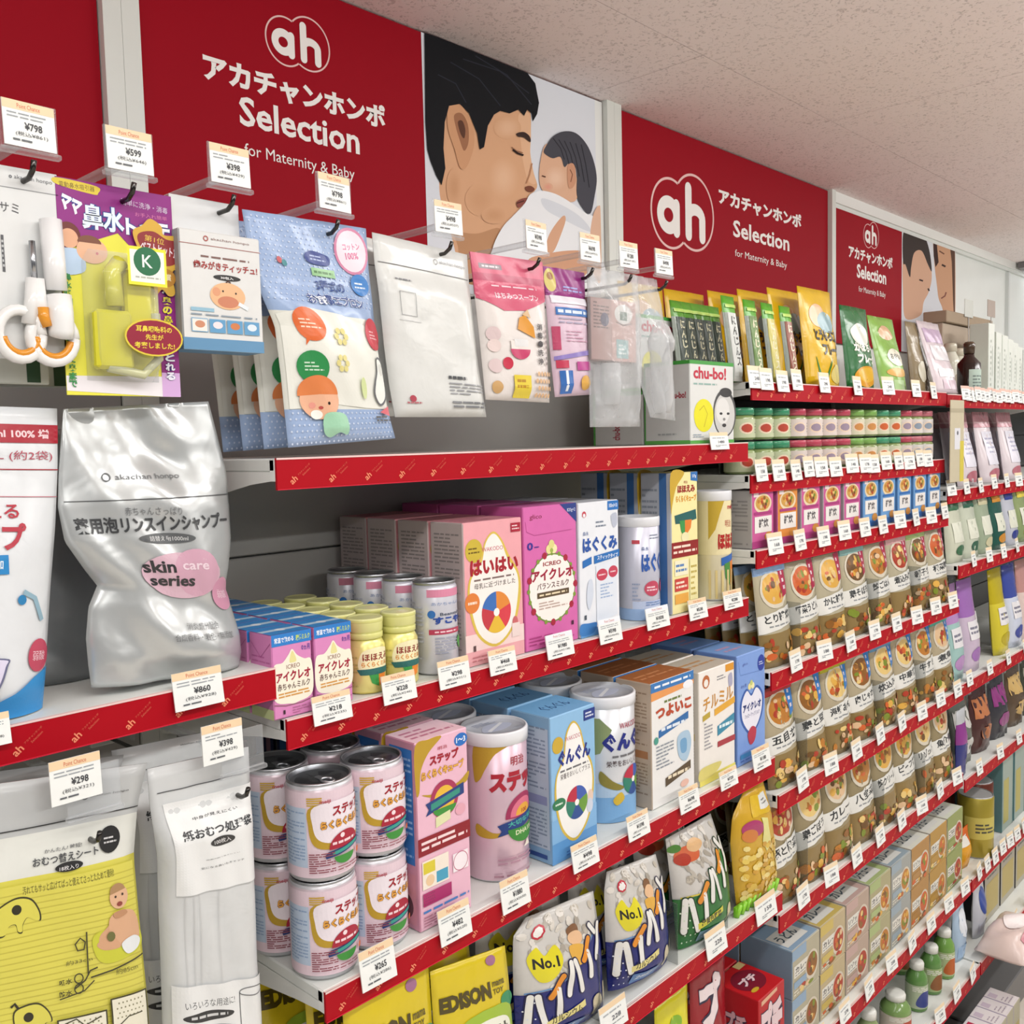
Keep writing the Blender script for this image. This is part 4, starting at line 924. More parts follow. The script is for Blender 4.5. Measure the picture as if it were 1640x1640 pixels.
def art_stepbig(pr):
    pr.blob([(0.28, 1.0), (0.46, 1.0), (0.38, 0.93), (0.33, 0.82), (0.3, 0.74), (0.27, 0.74)], '#b9962c'); pr.blob([(0.28, 0.42), (0.36, 0.36), (0.45, 0.36), (0.36, 0.32), (0.28, 0.34)], '#b9962c')
    pr.tb('明治', 0.455, 0.83, 0.54, 0.90, '#a83a44', 0.01); pr.tb('ステップ', 0.345, 0.645, 0.69, 0.805, '#a81c30', 0.07)
    pr.ell(0.53, 0.45, 0.11, 0.17, '#a0305a', a0=0, a1=180); pr.ell(0.53, 0.46, 0.085, 0.125, '#d9708a', a0=0, a1=180); pr.ell(0.53, 0.465, 0.055, 0.075, '#e3a83a', a0=0, a1=180); pr.tb('100', 0.51, 0.475, 0.55, 0.505, '#a03020', 0.02)
    pr.poly([(0.38, 0.33), (0.66, 0.42), (0.66, 0.50), (0.42, 0.43), (0.38, 0.41), (0.4, 0.37)], '#233f80'); pr.tb('大切な栄養', 0.43, 0.405, 0.63, 0.445, '#4ab5a2', 0.02, rot=6); pr.ell(0.53, 0.375, 0.10, 0.11, '#3e8a38', a0=180, a1=360); pr.tb('DHA100', 0.47, 0.325, 0.6, 0.36, '#dfe8c0', 0.02)
    pr.lines(0.38, 0.12, 0.66, 0.18, 2, '#b48a9c', 0.4); pr.poly([(0.52, 0.22), (0.55, 0.27), (0.57, 0.22)], '#e9e2d4'); pr.lines(0.36, 0.03, 0.64, 0.06, 1, '#a8808e', 0.5)
x, y, r = place_can(742, 846, 1300, Y3+0.022); h = zat(795, 1158, y)-zs
big_can('formula_can', 'large pink step formula can with clear lid behind its price card', (x, y, zs), r, h, '#e0c3d0', art_stepbig, group=GS3)
dup([o for o in COL.objects if o.get('label', '').startswith('large pink step formula can')][0], (x, y+2*r+0.01, zs), 'large pink step formula can, back of its row')
def art_gungun(pr):
    pr.rect(0, 0, 1, 0.3, '#7fb2de'); pr.rect(0, 0, 1, 0.14, '#5c97ce'); pr.rect(0.74, 0.9, 1, 0.975, '#223a86'); pr.lines(0.78, 0.915, 0.97, 0.96, 2, '#d8def0', 0.5)
    pr.blob([(0.5, 0.93), (0.34, 0.86), (0.26, 0.7), (0.1, 0.58), (0.08, 0.4), (0.22, 0.2), (0.5, 0.1), (0.8, 0.2), (0.94, 0.4), (0.92, 0.58), (0.76, 0.72), (0.66, 0.86)], '#d3b64a'); pr.blob([(0.5, 0.915), (0.36, 0.845), (0.29, 0.69), (0.13, 0.58), (0.12, 0.41), (0.24, 0.22), (0.5, 0.12), (0.78, 0.22), (0.9, 0.41), (0.89, 0.57), (0.73, 0.71), (0.64, 0.85)], '#f1f1ee')
    pr.ell(0.16, 0.80, 0.12, None, '#c9a838'); pr.tb('WAKODO', 0.32, 0.805, 0.66, 0.835, '#c0566a', 0.0); pr.tb('ぐんぐん', 0.16, 0.645, 0.88, 0.755, '#1d2f86', 0.06); pr.lines(0.2, 0.60, 0.82, 0.625, 1, '#6c6c70', 0.5); pr.tb('栄養をおいしくプラス', 0.2, 0.555, 0.86, 0.595, '#4a3a3c', 0.0)
    pr.wheel(0.55, 0.36, 0.24, ['#b82a44', '#2f7f6a', '#2b4f92', '#6a9a3c', '#3f5fb0']); pr.ell(0.16, 0.40, 0.14, 0.04, '#2f7a52'); pr.lines(0.08, 0.39, 0.24, 0.41, 1, '#dfeee2', 0.6); pr.ell(0.86, 0.36, 0.06, 0.05, '#e3c8b8'); pr.ell(0.84, 0.3, 0.07, 0.05, '#cbd3e2'); pr.lines(0.3, 0.02, 0.9, 0.06, 2, '#3a6aa8', 0.4)
tall_box('formula_box', 'sky blue formula box with white teardrop and colour wheel', 882, 1389, 955, 1150, 1360, 0.066, 'S3', '#8dbce2', {'left': '#7ea6c8', 'top': '#76aedc'}, art_gungun, lambda pr: (pr.rect(0.2, 0.1, 0.95, 0.92, '#aebfd0'), side_text('#7c8ea4', '#8a92b8', '#2a4a8a')(pr)), lambda pr: pr.tb('ぐんぐん', 0.25, 0.35, 0.8, 0.65, '#2a4f8c', 0.0), n=3, grp=GS3, bl='sky blue formula box with white teardrop, %s back in its row')
def art_guncan(pr):
    pr.rect(0, 0, 1, 0.22, '#7fb0dc'); pr.rect(0, 0.22, 1, 0.34, '#b6cfe6'); pr.poly([(0.24, 0.9), (0.34, 0.9), (0.4, 0.8), (0.34, 0.6), (0.24, 0.55)], '#8a9a6a'); pr.tb('WAKODO', 0.44, 0.80, 0.58, 0.85, '#a8485a', 0.01)
    pr.tb('ぐんぐん', 0.35, 0.61, 0.68, 0.77, '#1c2a80', 0.07); pr.lines(0.4, 0.55, 0.6, 0.585, 1, '#6c6c70', 0.5); pr.tb('栄養をおいしくプラス', 0.37, 0.48, 0.64, 0.535, '#4a3a3c', 0.01); pr.blob([(0.34, 0.45), (0.4, 0.36), (0.46, 0.3), (0.42, 0.28), (0.34, 0.34)], '#8a7f36')
    pr.wheel(0.53, 0.34, 0.075, ['#b82a44', '#2f7f6a', '#2b4f92', '#6a9a3c', '#3f5fb0']); pr.blob([(0.4, 0.2), (0.44, 0.26), (0.46, 0.2), (0.42, 0.15)], '#d9b73e')
x, y, r = place_can(918, 1022, 1210, Y3+0.026); h = zat(984, 1098, y)-zs
x -= 0.005; r -= 0.0015
gc = big_can('formula_can', 'white and blue formula can with frosted lid beside the sky blue box', (x, y, zs), r, h, '#e3e6ea', art_guncan, group=GS3)
dup(gc, (x, y+2*r+0.008, zs), 'white and blue formula can with frosted lid, back of its row')
def art_tsuyoiko(pr):
    pr.rect(0, 0.925, 1, 1, '#3a78b8'); pr.lines(0.08, 0.945, 0.92, 0.98, 1, '#e9eef6', 0.5); pr.poly([(0, 0.925), (1, 0.925), (1, 0.89), (0, 0.86)], '#e39a5a'); pr.ell(0.86, 0.9, 0.12, 0.035, '#eef0f4'); pr.lines(0.3, 0.81, 0.7, 0.84, 1, '#6a7a3c', 0.6)
    pr.tb('つよいこ', 0.1, 0.70, 0.94, 0.80, '#b5482a', 0.06); pr.poly([(0.16, 0.55), (0.86, 0.62), (0.86, 0.68), (0.16, 0.61)], '#2d6aa8'); pr.lines(0.22, 0.58, 0.8, 0.64, 1, '#dfe8f2', 0.4); pr.blob([(0.6, 0.5), (0.85, 0.52), (0.92, 0.4), (0.8, 0.28), (0.62, 0.34)], '#a8c4da'); pr.blob([(0.66, 0.46), (0.8, 0.46), (0.8, 0.36), (0.68, 0.36)], '#6fa0c8')
    pr.lines(0.1, 0.3, 0.5, 0.5, 7, '#8a929c', 0.4); pr.poly([(0.3, 0.14), (0.9, 0.2), (0.9, 0.27), (0.3, 0.21)], '#5a4a36'); pr.lines(0.36, 0.18, 0.86, 0.23, 1, '#e9dcc0', 0.5); pr.ell(0.75, 0.1, 0.1, 0.03, '#e3b8a8'); pr.ell(0.1, 0.54, 0.05, None, '#4a9a8a')
tall_box('formula_box', 'white follow-up milk box with orange and blue top edge', 1043, 1292, 1112, 1096, 1270, 0.062, 'S3', '#e8e8e6', {'left': '#b7a592', 'top': '#a8673a'}, art_tsuyoiko, side_text('#8f7a66', '#a0704a'), lambda pr: pr.lines(0.1, 0.3, 0.9, 0.7, 2, '#c9885a', 0.4), n=3, Yf=0.765, grp=GS3, bl='white follow-up milk box with orange top, %s back in its row')
def art_chilmil(pr):
    pr.rect(0.74, 0.925, 0.98, 0.99, '#d9962e'); pr.ell(0.2, 0.90, 0.1, None, '#b86a3a', 12); pr.ell(0.2, 0.888, 0.06, None, '#ece8e0', 10); pr.lines(0.5, 0.87, 0.75, 0.92, 2, '#8a8a90', 0.4); pr.blob([(0.82, 0.88), (0.92, 0.9), (0.94, 0.8), (0.84, 0.78)], '#a8a8c0')
    pr.tb('チルミル', 0.12, 0.655, 0.95, 0.775, '#c98f3a', 0.02, rot=4); pr.poly([(0.1, 0.56), (0.3, 0.58), (0.3, 0.63), (0.1, 0.61)], '#b8a03a'); pr.poly([(0.42, 0.57), (1, 0.62), (1, 0.68), (0.42, 0.63)], '#e0a83a'); pr.poly([(0.5, 0.38), (0.98, 0.44), (0.98, 0.53), (0.5, 0.47)], '#3a8aa8'); pr.lines(0.55, 0.42, 0.94, 0.49, 1, '#dfeef2', 0.4)
    pr.rect(0.5, 0.28, 1, 0.33, '#a83a44'); pr.lines(0.14, 0.3, 0.36, 0.55, 8, '#9a9aa0', 0.4); pr.rect(0, 0, 1, 0.07, '#e3d86a'); pr.blob([(0, 0.05), (0.4, 0.06), (0.6, 0.14), (0.2, 0.16), (0, 0.14)], '#d9ce7a')
tall_box('formula_box', 'cream follow-up milk box with thin gold katakana lettering', 1119, 1262, 1177, 1078, 1245, 0.07, 'S3', '#ece8e2', {'left': '#cfc9be', 'top': '#c8bfae'}, art_chilmil, side_text('#b0a898', '#c8b88a'), lambda pr: pr.lines(0.1, 0.3, 0.9, 0.7, 2, '#c79a6a', 0.4), n=2, Yf=0.763, grp=GS3, bl='cream follow-up milk box with gold lettering, %s back in its row')
def art_icreoblue(pr):
    pr.ell(0.86, 0.87, 0.13, 0.075, '#2a3f9c'); pr.lines(0.78, 0.85, 0.94, 0.89, 2, '#cdd6f0', 0.4); pr.tb('glico', 0.2, 0.89, 0.38, 0.92, '#5a6ab0', 0.0); pr.line([(0.05, 0.95), (0.12, 0.82), (0.9, 0.80)], 0.0006, '#4a70b4')
    pr.blob([(0.5, 0.62), (0.32, 0.68), (0.12, 0.58), (0.12, 0.42), (0.3, 0.3), (0.5, 0.24), (0.72, 0.3), (0.9, 0.42), (0.92, 0.58), (0.7, 0.68)], '#2f5aa8'); pr.blob([(0.5, 0.6), (0.34, 0.66), (0.17, 0.57), (0.17, 0.43), (0.32, 0.32), (0.5, 0.27), (0.7, 0.32), (0.85, 0.43), (0.87, 0.57), (0.68, 0.66)], '#e6e6f2')
    pr.ell(0.44, 0.69, 0.06, None, '#e6dc9a', 10); pr.ell(0.55, 0.69, 0.06, None, '#efe7b0', 10); pr.ell(0.5, 0.72, 0.05, None, '#c3cc7a', 10); pr.tb('0ヵ月', 0.14, 0.7, 0.32, 0.73, '#3b4f9e', 0.0)
    pr.tb('アイクレオ', 0.2, 0.47, 0.84, 0.545, '#2a3a7a', 0.05); pr.tb('フォローアップミルク', 0.26, 0.41, 0.78, 0.45, '#5a5a8a', 0.0); pr.blob([(0.36, 0.26), (0.5, 0.32), (0.66, 0.28), (0.6, 0.18), (0.44, 0.16)], '#b8324a'); pr.rect(0.1, 0.06, 0.5, 0.1, '#3f8ac0'); pr.lines(0.1, 0.03, 0.9, 0.05, 1, '#3a62a8', 0.5)
tall_box('formula_box', 'cornflower blue follow-up milk box with heart label at the shelf end', 1180, 1228, 1234, 1052, 1212, 0.08, 'S3', '#7d9fdc', {'left': '#6888c4', 'top': '#7fa6de'}, art_icreoblue, side_text('#5a7ab8', '#6a8ac4'), lambda pr: pr.lines(0.2, 0.3, 0.8, 0.7, 2, '#c8a0c0', 0.4), n=2, Yf=0.763, grp=GS3, bl='cornflower blue follow-up milk box, %s back in its row')
for (a, b, c, d, pc, lab) in ((573, 1508, 632, 1578, '265', 'price card below the stacked milk cans'), (700, 1443, 752, 1507, '482', 'price card below the tall pink step cube box'), (799, 1397, 846, 1457, '1880', 'price card below the large pink step can'), (913, 1342, 956, 1391, '498', 'price card below the sky blue formula box'),
        (1002, 1298, 1037, 1342, '1598', 'price card below the white and blue formula can'), (1085, 1257, 1117, 1299, '698', 'price card below the orange-topped milk box'), (1150, 1228, 1178, 1262, '720', 'price card below the gold-lettered milk box'), (1203, 1192, 1231, 1233, '1180', 'price card below the cornflower blue box')):
    price_card(a, b, c, d, Y3, pc, lab)

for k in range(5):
    carton('dark_carton', 'shadowed navy-edged carton at the back behind the stacked cans, %s from left' % ORD[k], 'carton', (XB+0.045+k*0.031, 0.955, SZ('S3')), 0.028, 0.205, 0.085, '#2c3550', {'left': '#20262f', 'top': '#4a5470'}, lambda pr: (pr.rect(0.15, 0.05, 0.45, 0.95, '#3f6ea0'), pr.rect(0.62, 0.05, 0.82, 0.95, '#8a6a74')), None, None, 'navy-edged cartons behind the cans')  # near-black navy also carries painted shade, to darken the space behind the cans
# ------------------------------------------------------------------ hooks and hanging packs
YH = 0.800
def hook(px, py, label, tip=0.776, zdrop=0.037, low=False):
    c = P(px, py, 0.79)
    t = thing('display_hook', label, 'display hook', (c.x, BACK-0.004, c.z-zdrop), 0, 'display hooks')
    L = BACK-0.004-tip
    m = MB(); m.tube([(0, 0, 0), (0, -L+0.012, 0), (0, -L+0.004, 0.004), (0, -L, 0.011)], 0.0022, '#4c4a48'); m.build('metal_rod', 'steel', t)
    m = MB(); m.box(-0.014, 0.014, -0.004, 0.002, -0.012, zdrop+0.01, '#c9ccc8', 0.001); m.build('hook_base', 'enamel', t)
    m = MB(); m.box(-0.0045, 0.0045, -L+0.014, -0.004, zdrop-0.009, zdrop-0.003, '#ffffff', 0.0012); m.box(0.012, 0.0145, -0.05, -0.044, 0, zdrop-0.004, '#ffffff'); m.build('clear_arm', 'clear', t)
    m = MB(); m.box(-0.0210, 0.0210, -L+0.006, -L+0.0075, zdrop-0.0185, zdrop+0.0185, '#ffffff', 0.0004); m.box(-0.0225, 0.0225, -L+0.003, -L+0.009, zdrop-0.0215, zdrop-0.0175, '#ffffff', 0.0006); m.build('label_holder', 'clear', t)
    return c
TAGS = [(40, 208, 'scissors card', '798'), (200, 247, 'purple nasal aspirator card', '599'), (360, 270, 'hanging tooth tissue box', '398'), (527, 313, 'blue bib bags', '798'), (709, 352, 'plain white bag', '498'), (850, 381, 'pink bottle-cleaner pouch', '598'), (936, 399, 'narrow purple pack', '698'), (998, 411, 'boxed bottle pack', '1280'), (1055, 422, 'clear teat bag', '498')]
HOOKX = []
for px, py, nm, pc in TAGS:
    c = hook(px, py, 'clear-topped wire hook holding the '+nm)
    HOOKX.append(c)
    o = bpy.data.objects.new('price_card', card_mesh(pc, True, 0.039, 0.0345)); COL.objects.link(o)
    o.location = (c.x, 0.7795, c.z-0.0165); o.rotation_euler = (-0.05, 0, random.uniform(-0.06, 0.06))
    tag(o, 'price card in the clear holder above the '+nm, 'price card', 'price cards on the hooks')
def lp(base, px, py, Y): q = P(px, py, Y); return (q.x-base.x, q.y-base.y, q.z-base.z)
def sheet(px0, px1, pyt, pyb, Y):
    """upright flat pack seen between px0 and px1, top and bottom rows at its middle"""
    cx = (px0+px1)/2; cy = (pyt+pyb)/2
    a, b = P(px0, cy, Y), P(px1, cy, Y)
    zt, zb = P(cx, pyt, Y).z, P(cx, pyb, Y).z
    return Vector(((a.x+b.x)/2, Y, zb)), b.x-a.x, zt-zb
# scissors on a white card
base, w, h = sheet(-48, 99, 268, 575, YH)
t = thing('scissors_pack', 'baby nail scissors on a white hanging card at the left edge', 'scissors', base, 0, 'hanging packs on the upper hooks')
m = MB(); m.box(-w/2, w/2, 0, 0.001, 0, h, '#d9dbda', 0.0003)
m.build('backing_card', 'card', t)
m = MB(); pr = front_of(m, w, h); pr.line([(0, 0.89), (1, 0.89)], 0.0006, '#8b8d8f'); pr.tb('akachan honpo', 0.52, 0.935, 0.94, 0.962, '#6a6c70', 0.0); pr.ring(0.48, 0.948, 0.012, None, 0.0008, '#6a6c70', 14)
pr.tb('ハサミ', 0.22, 0.76, 0.55, 0.81, '#4a4a4c', 0.0); pr.rect(0.335, 0.45, 0.365, 0.64, '#55565a'); pr.lines(0.34, 0.47, 0.36, 0.62, 6, '#c9cbcc', 0.5)
m.build('card_print', 'card', t)
def torus_loop(mb, c, rx, rz, r, col, y, n=20, a0=0, a1=360):
    mb.tube([(c[0]+rx*math.cos(math.radians(a0+(a1-a0)*k/n)), y, c[1]+rz*math.sin(math.radians(a0+(a1-a0)*k/n))) for k in range(n+1)], r, col, 8)
m = MB(); cL = (w*0.30, h*0.115); torus_loop(m, cL, 0.017, 0.019, 0.0045, '#e6e6e4', -0.008); torus_loop(m, (-w*0.06, h*0.125), 0.016, 0.019, 0.0045, '#e6e6e4', -0.008)
m.tube([(w*0.21, -0.008, h*0.17), (w*0.17, -0.008, h*0.30), (w*0.155, -0.008, h*0.42)], 0.0062, '#e9e9e7'); m.tube([(w*0.04, -0.008, h*0.18), (w*0.09, -0.008, h*0.30), (w*0.12, -0.008, h*0.42)], 0.0058, '#e4e4e2')
m.build('scissors_handle', 'gloss', t)
m = MB(); torus_loop(m, cL, 0.0135, 0.015, 0.003, '#d9902f', -0.0095, a0=180, a1=350); torus_loop(m, (-w*0.06, h*0.125), 0.013, 0.015, 0.003, '#d9902f', -0.0095, a0=190, a1=350)
m.tube([(w*0.225, -0.012, h*0.17), (w*0.19, -0.012, h*0.22), (w*0.185, -0.012, h*0.27)], 0.0045, '#dd9530'); m.build('orange_grip', 'gloss', t)
m = MB(); m.tube([(w*0.145, -0.006, h*0.42), (w*0.14, -0.006, h*0.62)], 0.0025, '#b5b8bc'); m.build('blade', 'steel', t)
m = MB()
for k in range(9):
    pass
m.tube([(w*0.385, -0.009, h*0.13), (w*0.385, -0.011, h*0.16), (w*0.38, -0.012, h*0.25), (w*0.375, -0.011, h*0.34)], 0.0098, '#ebebea', 14); m.tube([(w*0.37, -0.008, h*0.37), (w*0.36, -0.009, h*0.5), (w*0.35, -0.008, h*0.74)], 0.0085, '#e8e8e8', 14); m.build('blade_cap', 'gloss', t)
for z, n2 in ((0.0, 2),):
    for k in (1, 2):
        q = P(38+32*(k-1), 598, YH+0.05*k)
        t2 = thing('hanging_pack', 'white pack with dark green print, %s behind the scissors card' % ORD[k-1], 'hanging pack', (q.x-0.03, YH+0.035*k, base.z-0.017), 0)
        m = MB(); m.box(-0.045, 0.045, 0, 0.008, 0, h*0.98, '#c6c9c2', 0.001); m.build('pack_body', 'card', t2)
        m = MB(); pr = Pr(m, flat(-0.045, 0, 0, 1, 0, 0, 0, 0, 1, 0.09, h, 0, -1, 0), 0.09, h); pr.rect(0.8, 0.01, 0.92, 0.25, '#2c4a34'); m.build('front_print', 'card', t2)
# nasal aspirator blister card
base, w, h = sheet(98, 281, 300, 634, YH)
t = thing('aspirator_pack', 'purple and yellow hanging card with a clear blister and green K badge', 'hanging pack', base, 0, 'hanging packs on the upper hooks')
m = MB(); m.box(-w/2, w/2, 0, 0.0012, 0, h, '#e3df4a', 0.0003); m.build('backing_card', 'card', t)
m = MB(); pr = front_of(m, w, h)
pr.poly([(0, 1), (1, 1), (1, 0), (0.83, 0), (0.83, 0.6), (0.5, 0.78), (0, 0.66)], '#8a1f7d'); pr.poly([(0, 0.02), (0.83, 0.0), (0.83, 0.10), (0, 0.09)], '#e4e0e4'); pr.poly([(0.83, 0), (1, 0), (1, 0.12), (0.83, 0.12)], '#cfa8d8')
pr.blob([(0.01, 0.965), (0.01, 0.995), (0.34, 0.985), (0.35, 0.955), (0.3, 0.945)], '#d9c33a'); pr.tb('電動鼻水吸引器', 0.03, 0.957, 0.32, 0.982, '#5a3a18', 0.0); pr.tb('簡単に洗浄・消毒', 0.54, 0.915, 0.96, 0.945, '#d8c8e0', 0.0, rot=-3); pr.tb('お手入れ簡単', 0.66, 0.875, 0.95, 0.895, '#d87ab0', 0.0)
pr.tb('ママ', 0.03, 0.845, 0.20, 0.915, '#f4f6fa', 0.06, outline='#3a4a9a', rot=-18); pr.tb('鼻水', 0.20, 0.78, 0.56, 0.90, '#dce8f6', 0.04, outline='#24408a'); pr.tb('トッテ', 0.57, 0.775, 0.97, 0.86, '#f0f2f8', 0.05, outline='#24408a')
pr.ell(0.08, 0.74, 0.10, 0.06, '#6a2a24'); pr.ell(0.085, 0.725, 0.075, 0.045, '#e0ab88'); pr.blob([(0.0, 0.66), (0.06, 0.68), (0.18, 0.67), (0.2, 0.58), (0, 0.56)], '#b8cfe8'); pr.ell(0.27, 0.68, 0.13, 0.06, '#e6b491'); pr.ell(0.25, 0.715, 0.10, 0.035, '#7a4a34', a0=0, a1=180); pr.ell(0.31, 0.67, 0.012, None, '#c8505a', 8)
pr.tb('鼻', 0.015, 0.06, 0.075, 0.09, '#4f8a3c', 0.0)
for k, ch in enumerate('鼻水吸引が簡単にできて奥まで'): pr.tb(ch, 0.02, 0.53-k*0.038, 0.085, 0.562-k*0.038, '#2f8a4a', 0.03); pr.d -= pr.eps
for k, ch in enumerate('頑固な奥の鼻水までとれる'): pr.tb(ch, 0.865, 0.60-k*0.047, 0.955, 0.64-k*0.047, '#e6d83a' if 3 <= k <= 6 else '#e8e8f4', 0.05, outline='#3a2a7a'); pr.d -= pr.eps*2
m.build('card_print', 'card', t)
def blister(u0, v0, u1, v1, dep, part, parent, w, h, mat='clear'):
    m = MB(); n = 10; V = []; F = []
    for j in range(n+1):
        for i in range(n+1):
            a, b = i/n, j/n; e = (1-abs(2*a-1)**6)*(1-abs(2*b-1)**6)
            V.append(((u0+(u1-u0)*a-0.5)*w, -0.0004-dep*e**0.5, (v0+(v1-v0)*b)*h))
    for j in range(n):
        for i in range(n): q = j*(n+1)+i; F.append((q, q+1, q+n+2, q+n+1))
    m.add(V, F, '#ffffff', True); return m.build(part, mat, parent)
m = MB(); m.box(-0.30*w, 0.02*w, -0.016, -0.002, 0.12*h, 0.40*h, '#d8d23a', 0.003); m.tube([(-0.12*w, -0.014, 0.42*h), (-0.13*w, -0.014, 0.58*h), (-0.05*w, -0.012, 0.63*h)], 0.007, '#dcd84a', 12); m.box(-0.02*w, 0.22*w, -0.012, -0.002, 0.30*h, 0.60*h, '#e0d81e', 0.002); m.build('aspirator', 'gloss', t)
m = MB(); m.tube([(-0.2*w, -0.012, 0.13*h), (0.1*w, -0.013, 0.10*h), (0.25*w, -0.012, 0.18*h), (0.24*w, -0.012, 0.4*h)], 0.004, '#c8c9a0', 8); m.build('tube', 'gloss', t)
bl = blister(0.17, 0.07, 0.80, 0.69, 0.022, 'blister', t, w, h)
m = MB(); pr = Pr(m, flat(-w/2, -0.024, 0, 1, 0, 0, 0, 0, 1, w, h, 0, -1, 0), w, h)
pr.rect(0.46, 0.52, 0.80, 0.70, '#e6e23a'); pr.rect(0.48, 0.535, 0.78, 0.685, '#eceee6'); pr.ell(0.63, 0.635, 0.12, None, '#1f6a44'); pr.tb('K', 0.585, 0.605, 0.675, 0.665, '#e9efe9', 0.01); pr.lines(0.52, 0.55, 0.74, 0.565, 1, '#b0b4a8', 0.5)
m.build('badge_sticker', 'card', t); m = MB(); pr = Pr(m, flat(-w/2, -0.024, 0, 1, 0, 0, 0, 0, 1, w, h, 0, -1, 0), w, h)
pr.ell(0.66, 0.275, 0.26, 0.09, '#d9c23a'); pr.ell(0.66, 0.275, 0.245, 0.082, '#8e1230'); pr.tb('耳鼻咽喉科の', 0.50, 0.30, 0.82, 0.33, '#e8d23e', 0.02); pr.tb('先生が', 0.58, 0.262, 0.74, 0.29, '#e8d23e', 0.02); pr.tb('考案しました!', 0.48, 0.222, 0.84, 0.252, '#e8d23e', 0.02)
m.build('blister_sticker', 'card', t)
m = MB(); pr = Pr(m, flat(-w/2, -0.003, 0, 1, 0, 0, 0, 0, 1, w, h, 0, -1, 0), w, h)
pr.blob([(0.64, 0.74), (0.62, 0.80), (0.70, 0.83), (0.78, 0.87), (0.88, 0.84), (0.90, 0.80), (1.05, 0.80), (1.1, 0.74), (1.08, 0.66), (0.96, 0.62), (0.98, 0.52), (0.92, 0.50), (0.86, 0.53), (0.80, 0.50), (0.78, 0.56), (0.8, 0.64), (0.70, 0.68)], '#d3a83a'); pr.blob([(0.67, 0.74), (0.67, 0.79), (0.80, 0.81), (0.92, 0.78), (1.04, 0.77), (1.06, 0.70), (0.94, 0.65), (0.78, 0.66)], '#8e2a2c'); pr.tb('ベストヒット賞', 0.68, 0.70, 1.03, 0.75, '#e9d8e0', 0.03, rot=-6); pr.tb('第1位', 0.72, 0.755, 0.9, 0.785, '#e9c84e', 0.0, rot=-6); pr.ell(0.90, 0.59, 0.09, 0.045, '#b8822c'); pr.tb('受賞', 0.84, 0.575, 0.95, 0.61, '#f2e6c0', 0.02)
m.build('award_sticker', 'card', t)
# hanging tooth tissue box with a white header
base, w, h = sheet(290, 419, 374, 562, YH-0.012)
def art_tissue(pr):
    pr.rect(0, 0, 1, 0.10, '#5f8fb4'); pr.line([(0, 0.88), (1, 0.88)], 0.0006, '#9c5a52'); pr.tb('akachan honpo', 0.38, 0.925, 0.86, 0.952, '#8a6a64', 0.0); pr.ring(0.32, 0.938, 0.025, None, 0.001, '#a8504a', 14)
    pr.lines(0.25, 0.775, 0.85, 0.80, 1, '#7a5a54', 0.6); pr.tb('歯みがきティッチュ!', 0.16, 0.68, 0.95, 0.75, '#9e2c28', 0.025); pr.ell(0.56, 0.625, 0.17, 0.025, '#2a2a2a'); pr.tb('30包入', 0.48, 0.613, 0.64, 0.636, '#e9e9e9', 0.02)
    pr.ell(0.56, 0.47, 0.22, 0.115, '#e3b488'); pr.ell(0.42, 0.5, 0.05, None, '#d99a74', 12); pr.ell(0.56, 0.42, 0.13, 0.05, '#c77f60'); pr.ell(0.5, 0.51, 0.012, None, '#2a1e1a', 8); pr.ell(0.66, 0.50, 0.012, None, '#2a1e1a', 8); pr.line([(0.54, 0.585), (0.57, 0.6), (0.6, 0.585)], 0.0012, '#4a2a20'); pr.poly([(0.68, 0.40), (0.8, 0.36), (0.82, 0.39), (0.7, 0.43)], '#dfe6ea')
    pr.rect(0.10, 0.325, 0.38, 0.355, '#8fb8cc'); pr.lines(0.10, 0.285, 0.92, 0.31, 1, '#8a98a4', 0.5)
    for k, c in enumerate(('#e6e2da', '#5f9ac4', '#5f9ac4', '#5f9ac4')):
        pr.rect(0.10+k*0.215, 0.15, 0.295+k*0.215, 0.265, '#6aa0c4'); pr.rect(0.108+k*0.215, 0.157, 0.287+k*0.215, 0.258, c); pr.ell(0.2+k*0.215, 0.215, 0.06, 0.03, ('#c88a6a', '#e4dbe0', '#c87a4a', '#d8e4ec')[k])
t = carton('tooth_tissue_box', 'white tooth tissue box with smiling face and blue foot, hanging by its header', 'hanging box', base, w, h, 0.03, '#d9dad8', {'left': '#9a9c9e', 'bottom': '#6a96b8'}, art_tissue, lambda pr: pr.rect(0, 0, 1, 0.1, '#4f7a9c'), None, 'hanging packs on the upper hooks')
q0, q1 = P(275, 335, YH), P(386, 347, YH)
m = MB(); m.box(q0.x-base.x, q1.x-base.x, 0.016, 0.0172, h-0.002, P(330, 318, YH).z-base.z, '#d9dbdc', 0.0003); m.build('hanging_header', 'card', t)
